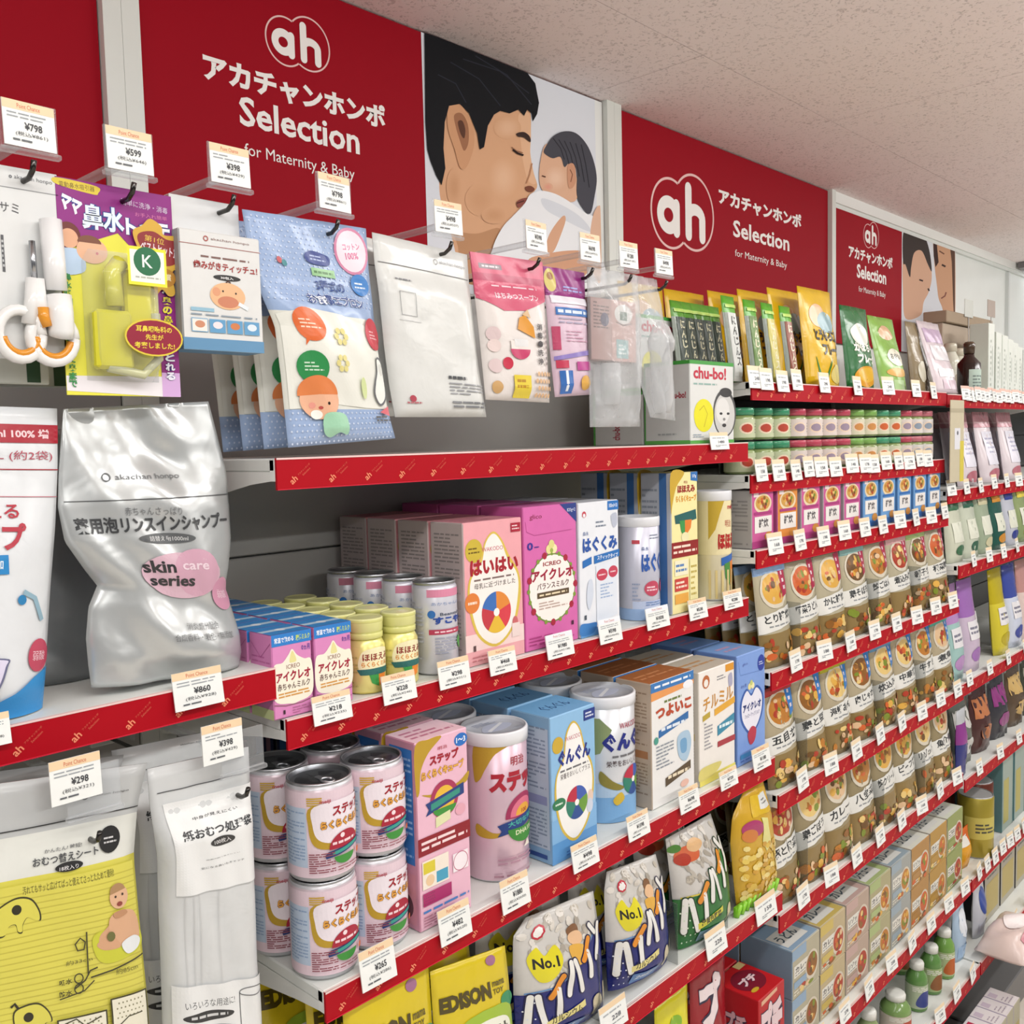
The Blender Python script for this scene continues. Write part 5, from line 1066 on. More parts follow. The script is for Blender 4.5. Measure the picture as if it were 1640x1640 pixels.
# blue bib bags: one in front and three behind
po, base = px_pouch([(388, 335, 586, 366), (398, 400, 590, 430), (418, 470, 597, 490), (440, 520, 601, 540), (450, 600, 612, 604), (456, 660, 622, 660), (462, 717, 633, 702)], YH-0.004, ((0, 0.002), (0.08, 0.009), (0.45, 0.017), (0.6, 0.013), (0.72, 0.003), (1, 0.001)), wr=0.0018, seed=3, back=0.25)
def paint_blue(u, v): return '#9db3d6' if v > 0.58 or v < 0.155 else '#e3e4da'
def art_blue(pr):
    pr.dots(0.02, 0.62, 0.98, 0.99, 22, 16, 0.0009, '#c8d4e8'); pr.dots(0.02, 0.0, 0.98, 0.15, 24, 6, 0.0011, '#c8d4e8')
    pr.poly([(0.03, 0.155), (0.2, 0.16), (0.45, 0.175), (0.7, 0.16), (0.97, 0.155), (0.97, 0.52), (0.6, 0.58), (0.3, 0.6), (0.03, 0.56)], '#e6e7de')
    pr.ell(0.84, 0.885, 0.155, 0.105, '#c9799c'); pr.ell(0.84, 0.885, 0.135, 0.092, '#e9d4de'); pr.tb('コットン', 0.76, 0.89, 0.92, 0.92, '#c8588a', 0.02, rot=8); pr.tb('100%', 0.78, 0.85, 0.90, 0.88, '#c8588a', 0.02, rot=8)
    pr.blob([(0.42, 0.84), (0.48, 0.86), (0.58, 0.855), (0.64, 0.84), (0.62, 0.805), (0.5, 0.8), (0.43, 0.81)], '#2b3f86'); pr.lines(0.46, 0.815, 0.6, 0.845, 2, '#aab8dc', 0.4); pr.rect(0.45, 0.75, 0.66, 0.785, '#8fbf8a'); pr.lines(0.47, 0.757, 0.64, 0.778, 1, '#4a7a44', 0.5)
    pr.tb('3種式の', 0.46, 0.685, 0.72, 0.735, '#3f558e', 0.02); pr.tb('お食事エプロン', 0.34, 0.62, 0.86, 0.67, '#3f558e', 0.02, outline='#e9edf4'); pr.ell(0.21, 0.80, 0.022, None, '#b84a50', 10); pr.ell(0.245, 0.79, 0.022, None, '#2f7f86', 10); pr.ell(0.88, 0.735, 0.085, 0.05, '#2a78c0'); pr.lines(0.83, 0.715, 0.93, 0.75, 2, '#dfeaf4', 0.4)
    pr.ell(0.26, 0.525, 0.135, 0.075, '#d96a36'); pr.poly([(0.2, 0.47), (0.24, 0.465), (0.19, 0.43)], '#d96a36'); pr.lines(0.17, 0.50, 0.35, 0.55, 3, '#f0d0b8', 0.4); pr.ell(0.91, 0.51, 0.105, 0.075, '#bf2a3c'); pr.lines(0.85, 0.485, 0.97, 0.53, 3, '#eebcc0', 0.4); pr.ell(0.235, 0.34, 0.135, 0.07, '#2f8a4c'); pr.poly([(0.3, 0.29), (0.34, 0.30), (0.4, 0.255)], '#2f8a4c'); pr.lines(0.16, 0.32, 0.32, 0.365, 3, '#c8e0c8', 0.4)
    for (a, b) in ((0.52, 0.48), (0.5, 0.36)):
        for k in range(6): pr.ell(a+0.045*math.cos(k*1.05), b+0.028*math.sin(k*1.05), 0.022, None, '#dcd28a', 8); pr.d -= pr.eps
    pr.blob([(0.9, 0.40), (0.97, 0.38), (0.98, 0.27), (0.96, 0.2), (0.88, 0.17), (0.82, 0.22), (0.84, 0.28), (0.88, 0.33)], '#6a6c70'); pr.blob([(0.9, 0.39), (0.96, 0.37), (0.97, 0.27), (0.95, 0.21), (0.88, 0.18), (0.835, 0.225), (0.855, 0.28), (0.89, 0.33)], '#eceee8'); pr.ell(0.94, 0.34, 0.03, 0.03, '#d8dad4')
    pr.ell(0.27, 0.195, 0.17, 0.085, '#e6b292'); pr.ell(0.26, 0.22, 0.175, 0.085, '#d9804a', a0=0, a1=185); pr.ell(0.34, 0.18, 0.012, None, '#2a1c18', 8); pr.ell(0.27, 0.16, 0.02, 0.008, '#b8504a', 8); pr.ell(0.2, 0.17, 0.03, 0.015, '#e39a8a', 8); pr.ell(0.23, 0.13, 0.05, 0.02, '#f0efe8'); pr.blob([(0.3, 0.13), (0.42, 0.14), (0.5, 0.12), (0.5, 0.04), (0.42, 0.05), (0.34, 0.03), (0.28, 0.06)], '#9fd0b0')
    pr.poly([(0.86, 0.14), (0.97, 0.17), (0.97, 0.12)], '#d8707a'); pr.lines(0.8, 0.09, 0.98, 0.125, 2, '#5a5a5a', 0.5); pr.ell(0.7, 0.25, 0.03, 0.05, '#cfdca0')
pb = soft_pack('bib_bag', 'light blue dotted bag of bibs with a cartoon baby, front of its hook', 'hanging bag', base, po, paint_blue, art_blue, 'light blue bib bags on one hook', nu=18, nv=26)
for k in range(1, 4): dup(pb, (base.x-0.002*k, base.y+0.004+k*0.036, base.z-0.001*k), 'light blue dotted bag of bibs, %s back on its hook' % ORD[k])
# plain white bag
po, base = px_pouch([(596, 372, 748, 408), (600, 420, 751, 452), (607, 470, 756, 500), (616, 560, 765, 580), (624, 620, 773, 630), (633, 668, 779, 668)], YH-0.004, ((0, 0.002), (0.06, 0.010), (0.7, 0.011), (0.84, 0.003), (1, 0.0005)), wr=0.0015, seed=8, pinch=5)
def art_white(pr):
    pr.line([(0.02, 0.845), (0.98, 0.845)], 0.0007, '#6a6c6e'); pr.tb('akachan honpo', 0.66, 0.90, 0.95, 0.925, '#8a8c90', 0.0); pr.ring(0.62, 0.912, 0.02, None, 0.0008, '#8a8c90', 12); pr.lines(0.14, 0.755, 0.3, 0.77, 1, '#8a8c90', 0.6)
    pr.line([(0.15, 0.56), (0.30, 0.56), (0.30, 0.69), (0.15, 0.69)], 0.0007, '#77797c', True); pr.line([(0.12, 0.53), (0.34, 0.53)], 0.0004, '#a8aaac'); pr.lines(0.56, 0.22, 0.76, 0.25, 1, '#55575a', 0.6); pr.lines(0.56, 0.13, 0.98, 0.21, 4, '#9a9ca0', 0.4, seed=3); pr.lines(0.56, 0.05, 0.98, 0.10, 2, '#77797c', 0.5, seed=5); pr.ell(0.16, 0.10, 0.03, 0.018, '#b04a58'); pr.lines(0.1, 0.07, 0.24, 0.085, 1, '#b06a70', 0.6)
pw = soft_pack('white_bag', 'plain white flat bag with a printed square and small text, on its hook', 'hanging bag', base, po, '#d9dbd8', art_white, 'plain white bags on one hook')
dup(pw, (base.x-0.003, base.y+0.028, base.z+0.002), 'plain white flat bag, second on its hook')
# pink bottle-cleaner pouch
po, base = px_pouch([(752, 403, 868, 420), (758, 450, 871, 462), (768, 540, 876, 545), (778, 640, 880, 645)], YH-0.004, ((0, 0.002), (0.1, 0.009), (0.7, 0.010), (0.82, 0.003), (1, 0.0005)), wr=0.001, seed=4, pinch=4)
def art_pink(pr):
    pr.poly([(0, 0.70), (0.3, 0.62), (0.6, 0.63), (1, 0.72), (1, 1), (0, 1)], '#cf5c78'); pr.rect(0, 0.82, 1, 0.87, '#b84a68'); pr.rect(0.08, 0.90, 0.38, 0.935, '#8a7a82'); pr.lines(0.12, 0.905, 0.34, 0.93, 1, '#dcd2d6', 0.5); pr.tb('はちみつスープン', 0.2, 0.70, 0.82, 0.745, '#f0d4dc', 0.03); pr.lines(0.2, 0.78, 0.85, 0.80, 1, '#f0d4dc', 0.5)
    pr.ell(0.13, 0.46, 0.085, 0.05, '#d8c4c4'); pr.ell(0.13, 0.38, 0.08, 0.045, '#e2d0cc'); pr.ell(0.13, 0.24, 0.085, 0.05, '#d8c4c4'); pr.ell(0.13, 0.09, 0.07, 0.045, '#c8a06a'); pr.ell(0.29, 0.26, 0.07, 0.042, '#c4344c'); pr.rect(0.34, 0.33, 0.62, 0.42, '#e3dcd6'); pr.ell(0.48, 0.36, 0.15, 0.07, '#c23c68', a0=180, a1=360); pr.rect(0.40, 0.38, 0.60, 0.43, '#dcdcdc'); pr.poly([(0.46, 0.50), (0.72, 0.44), (0.70, 0.52), (0.58, 0.60), (0.5, 0.58)], '#d9952f'); pr.poly([(0.54, 0.60), (0.66, 0.58), (0.62, 0.64)], '#d8b890')
    pr.rect(0.36, 0.02, 0.62, 0.18, '#dfc93e'); pr.lines(0.40, 0.08, 0.58, 0.16, 2, '#b88a2a', 0.5)
    for k, ch in enumerate('消毒・洗浄'): pr.tb(ch, 0.75, 0.50-k*0.06, 0.84, 0.545-k*0.06, '#4a4648', 0.02)
    pr.lines(0.88, 0.25, 0.92, 0.55, 8, '#77706e', 0.5); pr.dots(0.7, 0.02, 0.98, 0.22, 5, 4, 0.003, '#d8b28a')
soft_pack('cleaner_pouch', 'pink-topped white pouch with a baby bottle picture', 'hanging bag', base, po, lambda u, v: '#cf5c78' if v > 0.72 else '#e2dcd8', art_pink, 'hanging packs on the upper hooks')
# narrow purple pack
po, base = px_pouch([(869, 426, 935, 437), (874, 480, 937, 488), (881, 560, 941, 562), (889, 636, 947, 632)], YH-0.004, ((0, 0.002), (0.1, 0.009), (0.72, 0.010), (0.82, 0.003), (1, 0.0005)), wr=0.001, seed=5, pinch=4)
def art_purple(pr):
    pr.rect(0, 0.80, 1, 1, '#8e2a7a'); pr.ell(0.12, 0.9, 0.13, 0.09, '#cfc06a'); pr.ell(0.12, 0.93, 0.07, 0.03, '#9c6a3a'); pr.lines(0.4, 0.82, 0.9, 0.87, 2, '#9aa0d8', 0.5); pr.rect(0.05, 0.72, 0.95, 0.78, '#e6e4ec'); pr.rect(0.1, 0.63, 0.98, 0.69, '#3f74b8'); pr.lines(0.14, 0.64, 0.92, 0.68, 1, '#d8e4f0', 0.6); pr.lines(0.15, 0.56, 0.95, 0.62, 2, '#a8a0b8', 0.4); pr.rect(0.02, 0.36, 0.16, 0.54, '#b8486a'); pr.lines(0.3, 0.42, 0.9, 0.52, 4, '#c89ab0', 0.35); pr.poly([(0.02, 0.28), (0.98, 0.33), (0.98, 0.37), (0.02, 0.31)], '#8f7fc0'); pr.rect(0.04, 0.22, 0.3, 0.28, '#c0405a'); pr.rect(0.08, 0.02, 0.38, 0.2, '#3a6cb4'); pr.rect(0.2, 0.04, 0.26, 0.2, '#e6ecf4'); pr.ell(0.72, 0.1, 0.14, 0.06, '#d9a850'); pr.rect(0.5, 0.2, 0.9, 0.27, '#b84a90')
soft_pack('purple_pack', 'narrow purple-topped pack with blue band next to the pink pouch', 'hanging bag', base, po, lambda u, v: '#8e2a7a' if v > 0.8 else '#d9c0d0', art_purple, 'hanging packs on the upper hooks')
# boxed bottle pack with clear lower bag
base, w, h = sheet(946, 1018, 480, 578, YH-0.014)
t = thing('boxed_bottle_pack', 'beige printed box in a clear bag hanging beside the purple pack', 'hanging bag', base, 0, 'hanging packs on the upper hooks')
m = MB(); m.box(-w/2, w/2, 0, 0.028, 0, h, '#b3928c', 0.001, {'left': '#86706c'}); m.build('inner_box', 'card', t)
m = MB(); pr = front_of(m, w, h); pr.rect(0.45, 0.0, 1, 1, '#c09a92'); pr.lines(0.06, 0.5, 0.4, 0.95, 8, '#7a6460', 0.4); pr.ell(0.72, 0.78, 0.2, 0.16, '#d8d8d4'); pr.rect(0.64, 0.68, 0.8, 0.82, '#4a6a56'); pr.rect(0.55, 0.05, 0.82, 0.36, '#8ab0b0'); pr.lines(0.6, 0.1, 0.78, 0.3, 3, '#d9e4e2', 0.4); pr.line([(0.55, 0.64), (0.72, 0.6), (0.9, 0.64)], 0.0012, '#4a3a36'); pr.ell(0.3, 0.66, 0.09, None, '#4a4460'); m.build('box_print', 'card', t)
mm = P(985, 440, YH); lo = P(985, 684, YH)
po = Pouch(w=w*1.12, h=mm.z-lo.z, th=((0, 0.004), (0.2, 0.016), (0.8, 0.017), (1, 0.001)), wr=0.004, seed=2, pinch=4)
m = MB(); po.body(m, '#ffffff', 10, 16)
for i, v in enumerate(m.v): m.v[i] = (v[0], v[1]*1.0-0.001, v[2]-(base.z-lo.z))
m.build('clear_bag', 'clear_film', t)
m = MB(); m.lathe([(0.016, -0.058, '#b9b6b6'), (0.019, -0.03, '#c4c1c0'), (0.018, -0.003, '#cac7c6')], 18, 0, 0.012); m.build('bottle', 'smoky', t)
# clear bag with a bottle teat
po, base = px_pouch([(1012, 440, 1052, 448), (1016, 520, 1062, 525), (1022, 600, 1074, 600), (1042, 668, 1082, 674)], YH-0.006, ((0, 0.002), (0.1, 0.012), (0.6, 0.02), (0.75, 0.012), (1, 0.0005)), wr=0.003, seed=9, pinch=3)
t = thing('teat_bag', 'clear crinkled bag holding a pale bottle in front of the baby face box', 'hanging bag', base, 0, 'hanging packs on the upper hooks')
m = MB(); po.body(m, '#ffffff', 10, 16); m.build('clear_bag', 'clear_film', t)
m = MB(); m.lathe([(0.012, po.h*0.06, '#c6c8cc'), (0.0165, po.h*0.15, '#c9cbd0'), (0.0165, po.h*0.5, '#b7b9be'), (0.019, po.h*0.51, '#d6d7d8'), (0.02, po.h*0.58, '#dcddde'), (0.012, po.h*0.68, '#d0d1d3'), (0.004, po.h*0.72, '#d8d8da')], 18, 0, 0.002); m.build('bottle', 'smoky', t)

# ------------------------------------------------------------------ left shelf: pouches
zs = SZ('L1'); YL = SY('L1')
# silver refill pouch
po, base = px_pouch([(106, 672, 338, 658), (102, 720, 352, 712), (98, 780, 366, 770), (97, 830, 371, 825), (108, 885, 374, 880), (140, 930, 370, 925), (160, 955, 364, 958), (146, 990, 374, 985), (142, 1040, 388, 1030), (146, 1085, 391, 1060), (151, 1119, 387, 1082)], YL+0.03, ((0, 0.016), (0.1, 0.026), (0.3, 0.020), (0.42, 0.024), (0.62, 0.020), (0.85, 0.006), (1, 0.0008)), wr=0.0045, seed=12, pinch=2.6, back=0.8)
base.z = zs; base.y = YL+0.034
def art_silver(pr):
    pr.line([(0.02, 0.655), (0.99, 0.675)], 0.0009, '#4c4e50'); pr.ring(0.22, 0.745, 0.022, None, 0.0012, '#5c5e60', 14); pr.tb('akachan honpo', 0.27, 0.73, 0.66, 0.755, '#6c6e70', 0.0); pr.tb('赤ちゃんさっぱり', 0.30, 0.605, 0.62, 0.635, '#6c6e70', 0.0)
    pr.tb('薬用泡リンスインシャンプー', 0.045, 0.545, 0.95, 0.605, '#3c3e40', 0.03, rot=2.0); pr.ell(0.52, 0.522, 0.17, 0.019, '#55585a'); pr.tb('詰替え用1000ml', 0.41, 0.512, 0.64, 0.531, '#d0d2d2', 0.0)
    pr.ell(0.58, 0.385, 0.29, 0.085, '#d0aebc'); pr.ell(0.68, 0.395, 0.17, 0.088, '#cb9fb2'); pr.ell(0.90, 0.315, 0.095, 0.062, '#c98fa8'); pr.tb('弱酸', 0.85, 0.30, 0.95, 0.335, '#e6cdd6', 0.0); pr.tb('skin', 0.31, 0.395, 0.52, 0.442, '#2f3032', 0.03); pr.tb('care', 0.57, 0.405, 0.76, 0.43, '#e6d0da', 0.02); pr.tb('series', 0.33, 0.345, 0.66, 0.385, '#2f3032', 0.03)
    pr.tb('消炎成分配合', 0.55, 0.185, 0.80, 0.212, '#5a5c5e', 0.0); pr.tb('合成香料・着色・無添加', 0.45, 0.145, 0.90, 0.172, '#5a5c5e', 0.0)
soft_pack('refill_pouch', 'silver refill pouch with pink circles and a pinched waist', 'refill pouch', base, po, '#c4c8c8', art_silver, 'refill pouches on the left shelf', mat='foil', nu=44, nv=60, amat='film_print')
pb2 = Pouch(w=0.15, h=0.235, th=((0, 0.014), (0.2, 0.022), (0.7, 0.014), (1, 0.001)), wr=0.003, seed=14)
soft_pack('refill_pouch', 'shaded silver refill pouch standing behind, between the two front pouches', 'refill pouch', (base.x-0.045, YL+0.12, zs), pb2, '#8e9294', None, 'refill pouches on the left shelf', mat='foil')  # darker than the front silver pouch: its shade is put into the colour
# white soap refill pouch at the left edge
po, base = px_pouch([(-190, 660, 103, 668), (-192, 760, 104, 760), (-192, 860, 100, 860), (-190, 960, 92, 960), (-188, 1060, 86, 1060), (-186, 1205, 78, 1152)], YL+0.02, ((0, 0.018), (0.12, 0.026), (0.5, 0.022), (0.85, 0.006), (1, 0.0008)), wr=0.0022, seed=21, pinch=2.6, back=0.8)
base.z = zs; base.y = YL+0.034
def art_soap(pr):
    pr.rect(0, 0.885, 1, 0.945, '#a3182c'); pr.tb('400ml 100% 増', 0.5, 0.90, 0.94, 0.93, '#e6c8cc', 0.03); pr.tb('800mL (約2袋)', 0.42, 0.825, 0.96, 0.86, '#b04a5c', 0.0); pr.line([(0, 0.80), (1, 0.80)], 0.0008, '#a3182c'); pr.line([(0, 0.715), (1, 0.715)], 0.0006, '#b86a78')
    pr.tb('手で洗える', 0.2, 0.645, 0.74, 0.695, '#b02a3c', 0.02); pr.tb('泡ソープ', 0.15, 0.545, 0.78, 0.635, '#b02a3c', 0.04); pr.poly([(0.4, 0.47), (0.68, 0.475), (0.67, 0.535), (0.4, 0.53)], '#2f86c4'); pr.tb('無添加', 0.5, 0.49, 0.64, 0.52, '#e8eef4', 0.02)
    pr.ell(0.77, 0.395, 0.03, None, '#2f7fb4', 14); pr.line([(0.78, 0.42), (0.86, 0.40), (0.92, 0.33)], 0.004, '#8fb0c0'); pr.ell(0.91, 0.215, 0.085, 0.058, '#bf4a62'); pr.tb('弱酸', 0.86, 0.20, 0.96, 0.235, '#eccfd6', 0.0)
    pr.blob([(0.3, 0.2), (0.66, 0.215), (0.68, 0.185), (0.62, 0.1), (0.5, 0.07), (0.3, 0.08)], '#6a6c8a'); pr.blob([(0.3, 0.195), (0.65, 0.21), (0.665, 0.185), (0.61, 0.105), (0.5, 0.078), (0.3, 0.088)], '#d9d4ea'); pr.ell(0.62, 0.085, 0.025, None, '#c9b048', 10)
    pr.poly([(0.45, 0.0), (1.0, 0.0), (1.0, 0.17), (0.88, 0.14), (0.74, 0.09), (0.6, 0.055), (0.45, 0.05)], '#2f8ccc'); pr.poly([(0.0, 0.0), (0.45, 0.0), (0.45, 0.05), (0.2, 0.06), (0, 0.09)], '#2f8ccc')
soft_pack('refill_pouch', 'white soap refill pouch with red band and blue wave at the left edge', 'refill pouch', base, po, '#dde1e4', art_soap, 'refill pouches on the left shelf', mat='film', nu=22, nv=30)
price_card(274, 1066, 356, 1136, YL, '860', 'price card below the silver refill pouch')
price_card(-62, 1140, 16, 1200, YL, '980', 'price card cut off at the left edge below the soap pouch')
# ------------------------------------------------------------------ lower hooks of the left bay
YB = 0.772
for px, py, nm, pc in ((121, 1247, 'yellow changing-sheet bag', '298'), (356, 1188, 'white nappy-disposal bag', '398')):
    c = hook(px, py, 'clear-topped wire hook holding the '+nm, tip=0.748, zdrop=0.045)
    o = bpy.data.objects.new('price_card', card_mesh(pc, True, 0.039, 0.0345)); COL.objects.link(o)
    q = P(px, py, 0.752); o.location = (q.x, 0.750, q.z-0.017); o.rotation_euler = (-0.05, 0, 0)
    tag(o, 'price card in the clear holder above the '+nm, 'price card', 'price cards on the hooks')
po, base = px_pouch([(-250, 1290, 236, 1222), (-250, 1380, 220, 1290), (-250, 1460, 214, 1370), (-250, 1560, 222, 1460), (-252, 1700, 236, 1600), (-255, 1980, 250, 1800)], YB, ((0, 0.004), (0.1, 0.012), (0.75, 0.010), (0.87, 0.003), (1, 0.0006)), wr=0.0012, seed=31, pinch=5)
UV = uv_of(po, base, YB)
def B(x0, y0, x1, y1): a = UV(x0, y0); b = UV(x1, y1); return (a[0], a[1], b[0], b[1])
VH = UV(120, 1309)[1]; VY = UV(120, 1392)[1]
def art_yellow(pr):
    def T(t, x0, y0, x1, y1, c, b=0.01): pr.tb(t, *B(x0, y0, x1, y1), c, b)
    def L(pts, wd, c, closed=False): pr.line([UV(*p) for p in pts], wd, c, closed)
    def G(pts, c, k=5): pr.blob([UV(*p) for p in pts], c, k)
    def O(x, y, rx, c, n=22, asp=1.0): u, v = UV(x, y); pr.ell(u, v, UV(x+rx, y)[0]-u, (UV(x+rx, y)[0]-u)*pr.w/pr.h*asp, c, n)
    pr.line([(0.0, VH), (1, VH)], 0.0009, '#2c2e30'); T('akachan honpo', 142, 1277, 205, 1262, '#3c3e40', 0.0); u, v = UV(135, 1274); pr.ring(u, v, 0.012, None, 0.001, '#3c3e40', 12)
    T('かんたん! 時短!', 65, 1363, 126, 1345, '#6a6c6e'); T('おむつ替えシート', 45, 1384, 152, 1350, '#4a4c4e', 0.02); O(171, 1341, 17, '#2a2a2a'); pr.lines(*B(161, 1350, 183, 1333), 2, '#c9c9c9', 0.4); O(102, 1381, 22, '#2c2c2c', asp=0.3); T('18枚入り', 86, 1389, 117, 1376, '#e4e4e4', 0.0)
    pr.rect(0.0, 0.0, 0.985, VY, '#d3cc56')
    k = 0
    while k*0.0155 < VY-0.01: pr.rect(0.0, k*0.0155, 0.985, k*0.0155+0.0032, '#bfb648'); pr.d -= pr.eps; k += 1
    pr.d += 2*pr.eps
    T('汚れてもサッと広げてぱっと使えてさっとたためて便利!', 28, 1427, 174, 1385, '#5c5a2c', 0.0)
    E1 = [(-24, 1462), (-4, 1442), (20, 1430), (42, 1432), (55, 1450), (57, 1466), (48, 1466), (36, 1462), (28, 1474), (27, 1486), (20, 1486), (16, 1474), (4, 1478), (-2, 1492), (-16, 1492)]
    G(E1, '#3c3a20'); G([(x+(20-x)*0.07, y+(1462-y)*0.09) for x, y in E1], '#d3cc56'); O(18, 1450, 8, '#2c2a1c')
    E2 = [(12, 1612), (30, 1600), (52, 1596), (68, 1608), (74, 1624), (64, 1628), (58, 1640), (40, 1652), (20, 1660), (14, 1640)]
    G(E2, '#3c3a20'); G([(x+(43-x)*0.07, y+(1628-y)*0.09) for x, y in E2], '#d3cc56'); O(36, 1619, 8, '#2c2a1c'); L([(8, 1604), (14, 1598), (20, 1606)], 0.002, '#2c2a1c')
    G([(140, 1492), (175, 1478), (214, 1480), (224, 1504), (205, 1522), (165, 1535), (145, 1525)], '#c4c63a')
    G([(150, 1492), (160, 1480), (172, 1470), (176, 1486), (160, 1500), (150, 1505)], '#cfa07c'); G([(165, 1468), (178, 1454), (205, 1452), (217, 1474), (216, 1500), (190, 1508), (170, 1496)], '#d4a784'); G([(168, 1490), (150, 1500), (146, 1508), (160, 1514), (185, 1508)], '#cfa07c')
    O(182, 1430, 16, '#d9ae8c', asp=1.05); u, v = UV(180, 1422); pr.ell(u, v, 0.034, 0.022, '#a8835c', a0=10, a1=190); O(176, 1430, 2, '#3a2a20', 8); O(188, 1426, 2, '#3a2a20', 8); O(183, 1441, 5, '#8a4038', 10, 0.7); G([(172, 1456), (190, 1450), (196, 1456), (178, 1464)], '#b98a66'); G([(186, 1504), (206, 1492), (219, 1498), (214, 1512), (196, 1520)], '#dfe3e4'); O(168, 1492, 7, '#6a6a3a', 12)
    L([(128, 1484), (131, 1553)], 0.0012, '#3a3820'); L([(110, 1504), (118, 1494), (126, 1500), (124, 1512), (114, 1514)], 0.0012, '#3a3820', True); L([(135, 1556), (170, 1545), (224, 1523)], 0.0012, '#3a3820'); L([(108, 1574), (126, 1560), (134, 1545), (146, 1540)], 0.0012, '#3a3820')
    T('約33cm', 95, 1538, 137, 1522, '#5a5828', 0.0); T('約85cm', 176, 1553, 213, 1536, '#5a5828', 0.0); T('吸水', 84, 1569, 104, 1556, '#3a3820', 0.02); T('防水', 84, 1587, 104, 1574, '#3a3820', 0.02)
    for y in (1557, 1573): u, v = UV(115, y); pr.ring(u, v, 0.016, None, 0.001, '#3a3820', 14)
    L([(84, 1590), (124, 1576), (140, 1560)], 0.001, '#3a3820')
    for (x0, y0, x1, y1) in ((82, 1680, 160, 1606), (170, 1660, 228, 1577)):
        a = B(x0, y0, x1, y1); pr.rect(*a, '#3c3a20'); pr.rect(a[0]+0.006, a[1]+0.004, a[2]-0.006, a[3]-0.004, '#e3e0cc'); pr.dots(a[0]+0.02, (a[1]+a[3])/2, a[2]-0.02, a[3]-0.01, 7, 4, 0.0008, '#8a886a')
    L([(92, 1628), (110, 1620), (124, 1630), (150, 1616)], 0.001, '#3a3820'); L([(180, 1632), (196, 1618), (220, 1612)], 0.001, '#3a3820')
py = soft_pack('changing_sheet_bag', 'yellow changing-sheet bag with a baby photo and elephant drawings', 'hanging bag', base, po, lambda u, v: ('#d3cc56' if v < VY else ('#d9dbd4' if v < VH else '#b9bcbc')), art_yellow, 'hanging bags on the lower hooks', nu=18, nv=30)
dup(py, (base.x+0.002, base.y+0.05, base.z-0.004), 'yellow changing-sheet bag hanging behind the front one')
# white nappy-disposal bag
po, base = px_pouch([(236, 1232, 398, 1196), (240, 1290, 400, 1250), (252, 1370, 402, 1330), (254, 1460, 406, 1430), (258, 1560, 411, 1540), (262, 1700, 416, 1660), (266, 1840, 420, 1790)], YB, ((0, 0.006), (0.1, 0.018), (0.8, 0.018), (0.9, 0.004), (1, 0.0006)), wr=0.0018, seed=33, pinch=6)
UVD = uv_of(po, base, YB)
def art_disposal(pr):
    def B2(x0, y0, x1, y1): a = UVD(x0, y0); b = UVD(x1, y1); return (a[0], a[1], min(b[0], 0.93), b[1])
    def T(t, x0, y0, x1, y1, c, b=0.01): pr.tb(t, *B2(x0, y0, x1, y1), c, b)
    v1 = UVD(320, 1253)[1]; v2 = UVD(330, 1415)[1]; v3 = UVD(330, 1562)[1]
    pr.poly([(0.1, v2), (1.0, v2), (1.0, v1-0.03), (0.1, v1-0.03)], '#e3e5e4'); pr.line([(0.06, v1), (0.98, v1)], 0.0008, '#4c4e50'); pr.line([(0.1, v2), (1, v2)], 0.0006, '#b4b6b6'); T('akachan honpo', 346, 1222, 394, 1208, '#55575a', 0.0)
    T('中身が見えにくい', 299, 1309, 371, 1286, '#4a4c4e', 0.01); T('紙おむつ処理袋', 280, 1341, 391, 1297, '#3a3c3e', 0.03); u, v = UVD(339, 1333); pr.ell(u, v-0.006, 0.13, 0.012, '#3a3a3a'); pr.tb('100枚入', u-0.09, v-0.012, u+0.09, v+0.0, '#e4e4e4', 0.0); T('両面印刷で見えにくい', 313, 1369, 366, 1354, '#5a5c5e', 0.0); T('気になる臭いもキャッチ', 306, 1384, 373, 1364, '#5a5c5e', 0.0)
    for u0 in (0.16, 0.24, 0.30, 0.5): pr.rect(u0, v3, u0+0.007, v2, '#c2c4c4')
    pr.poly([(0.04, 0.0), (1, 0.0), (1, v3), (0.04, v3)], '#dfe1e0'); T('いろいろな用途に!', 281, 1606, 358, 1580, '#5a5c5e', 0.0)
    for (x, y) in ((318, 1613), (320, 1636)): u, v = UVD(x, y); pr.ell(u, v, 0.25, 0.013, '#333536'); pr.lines(u-0.18, v-0.005, u+0.18, v+0.006, 1, '#c8caca', 0.6)
    a = UVD(368, 1620); b = UVD(408, 1570); pr.line([(a[0], b[1]), (a[0], 0.01), (b[0], 0.01), (b[0], b[1])], 0.0008, '#5a5c5e'); pr.ring((a[0]+b[0])/2, b[1], (b[0]-a[0])/2, 0.012, 0.0008, '#5a5c5e')
pd = soft_pack('disposal_bag', 'white nappy-disposal bag pack with black lettering beside the yellow bag', 'hanging bag', base, po, '#cdd0d0', art_disposal, 'hanging bags on the lower hooks', nu=16, nv=30)
dup(pd, (base.x-0.006, base.y+0.055, base.z+0.006), 'white nappy-disposal bag pack hanging behind the front one')
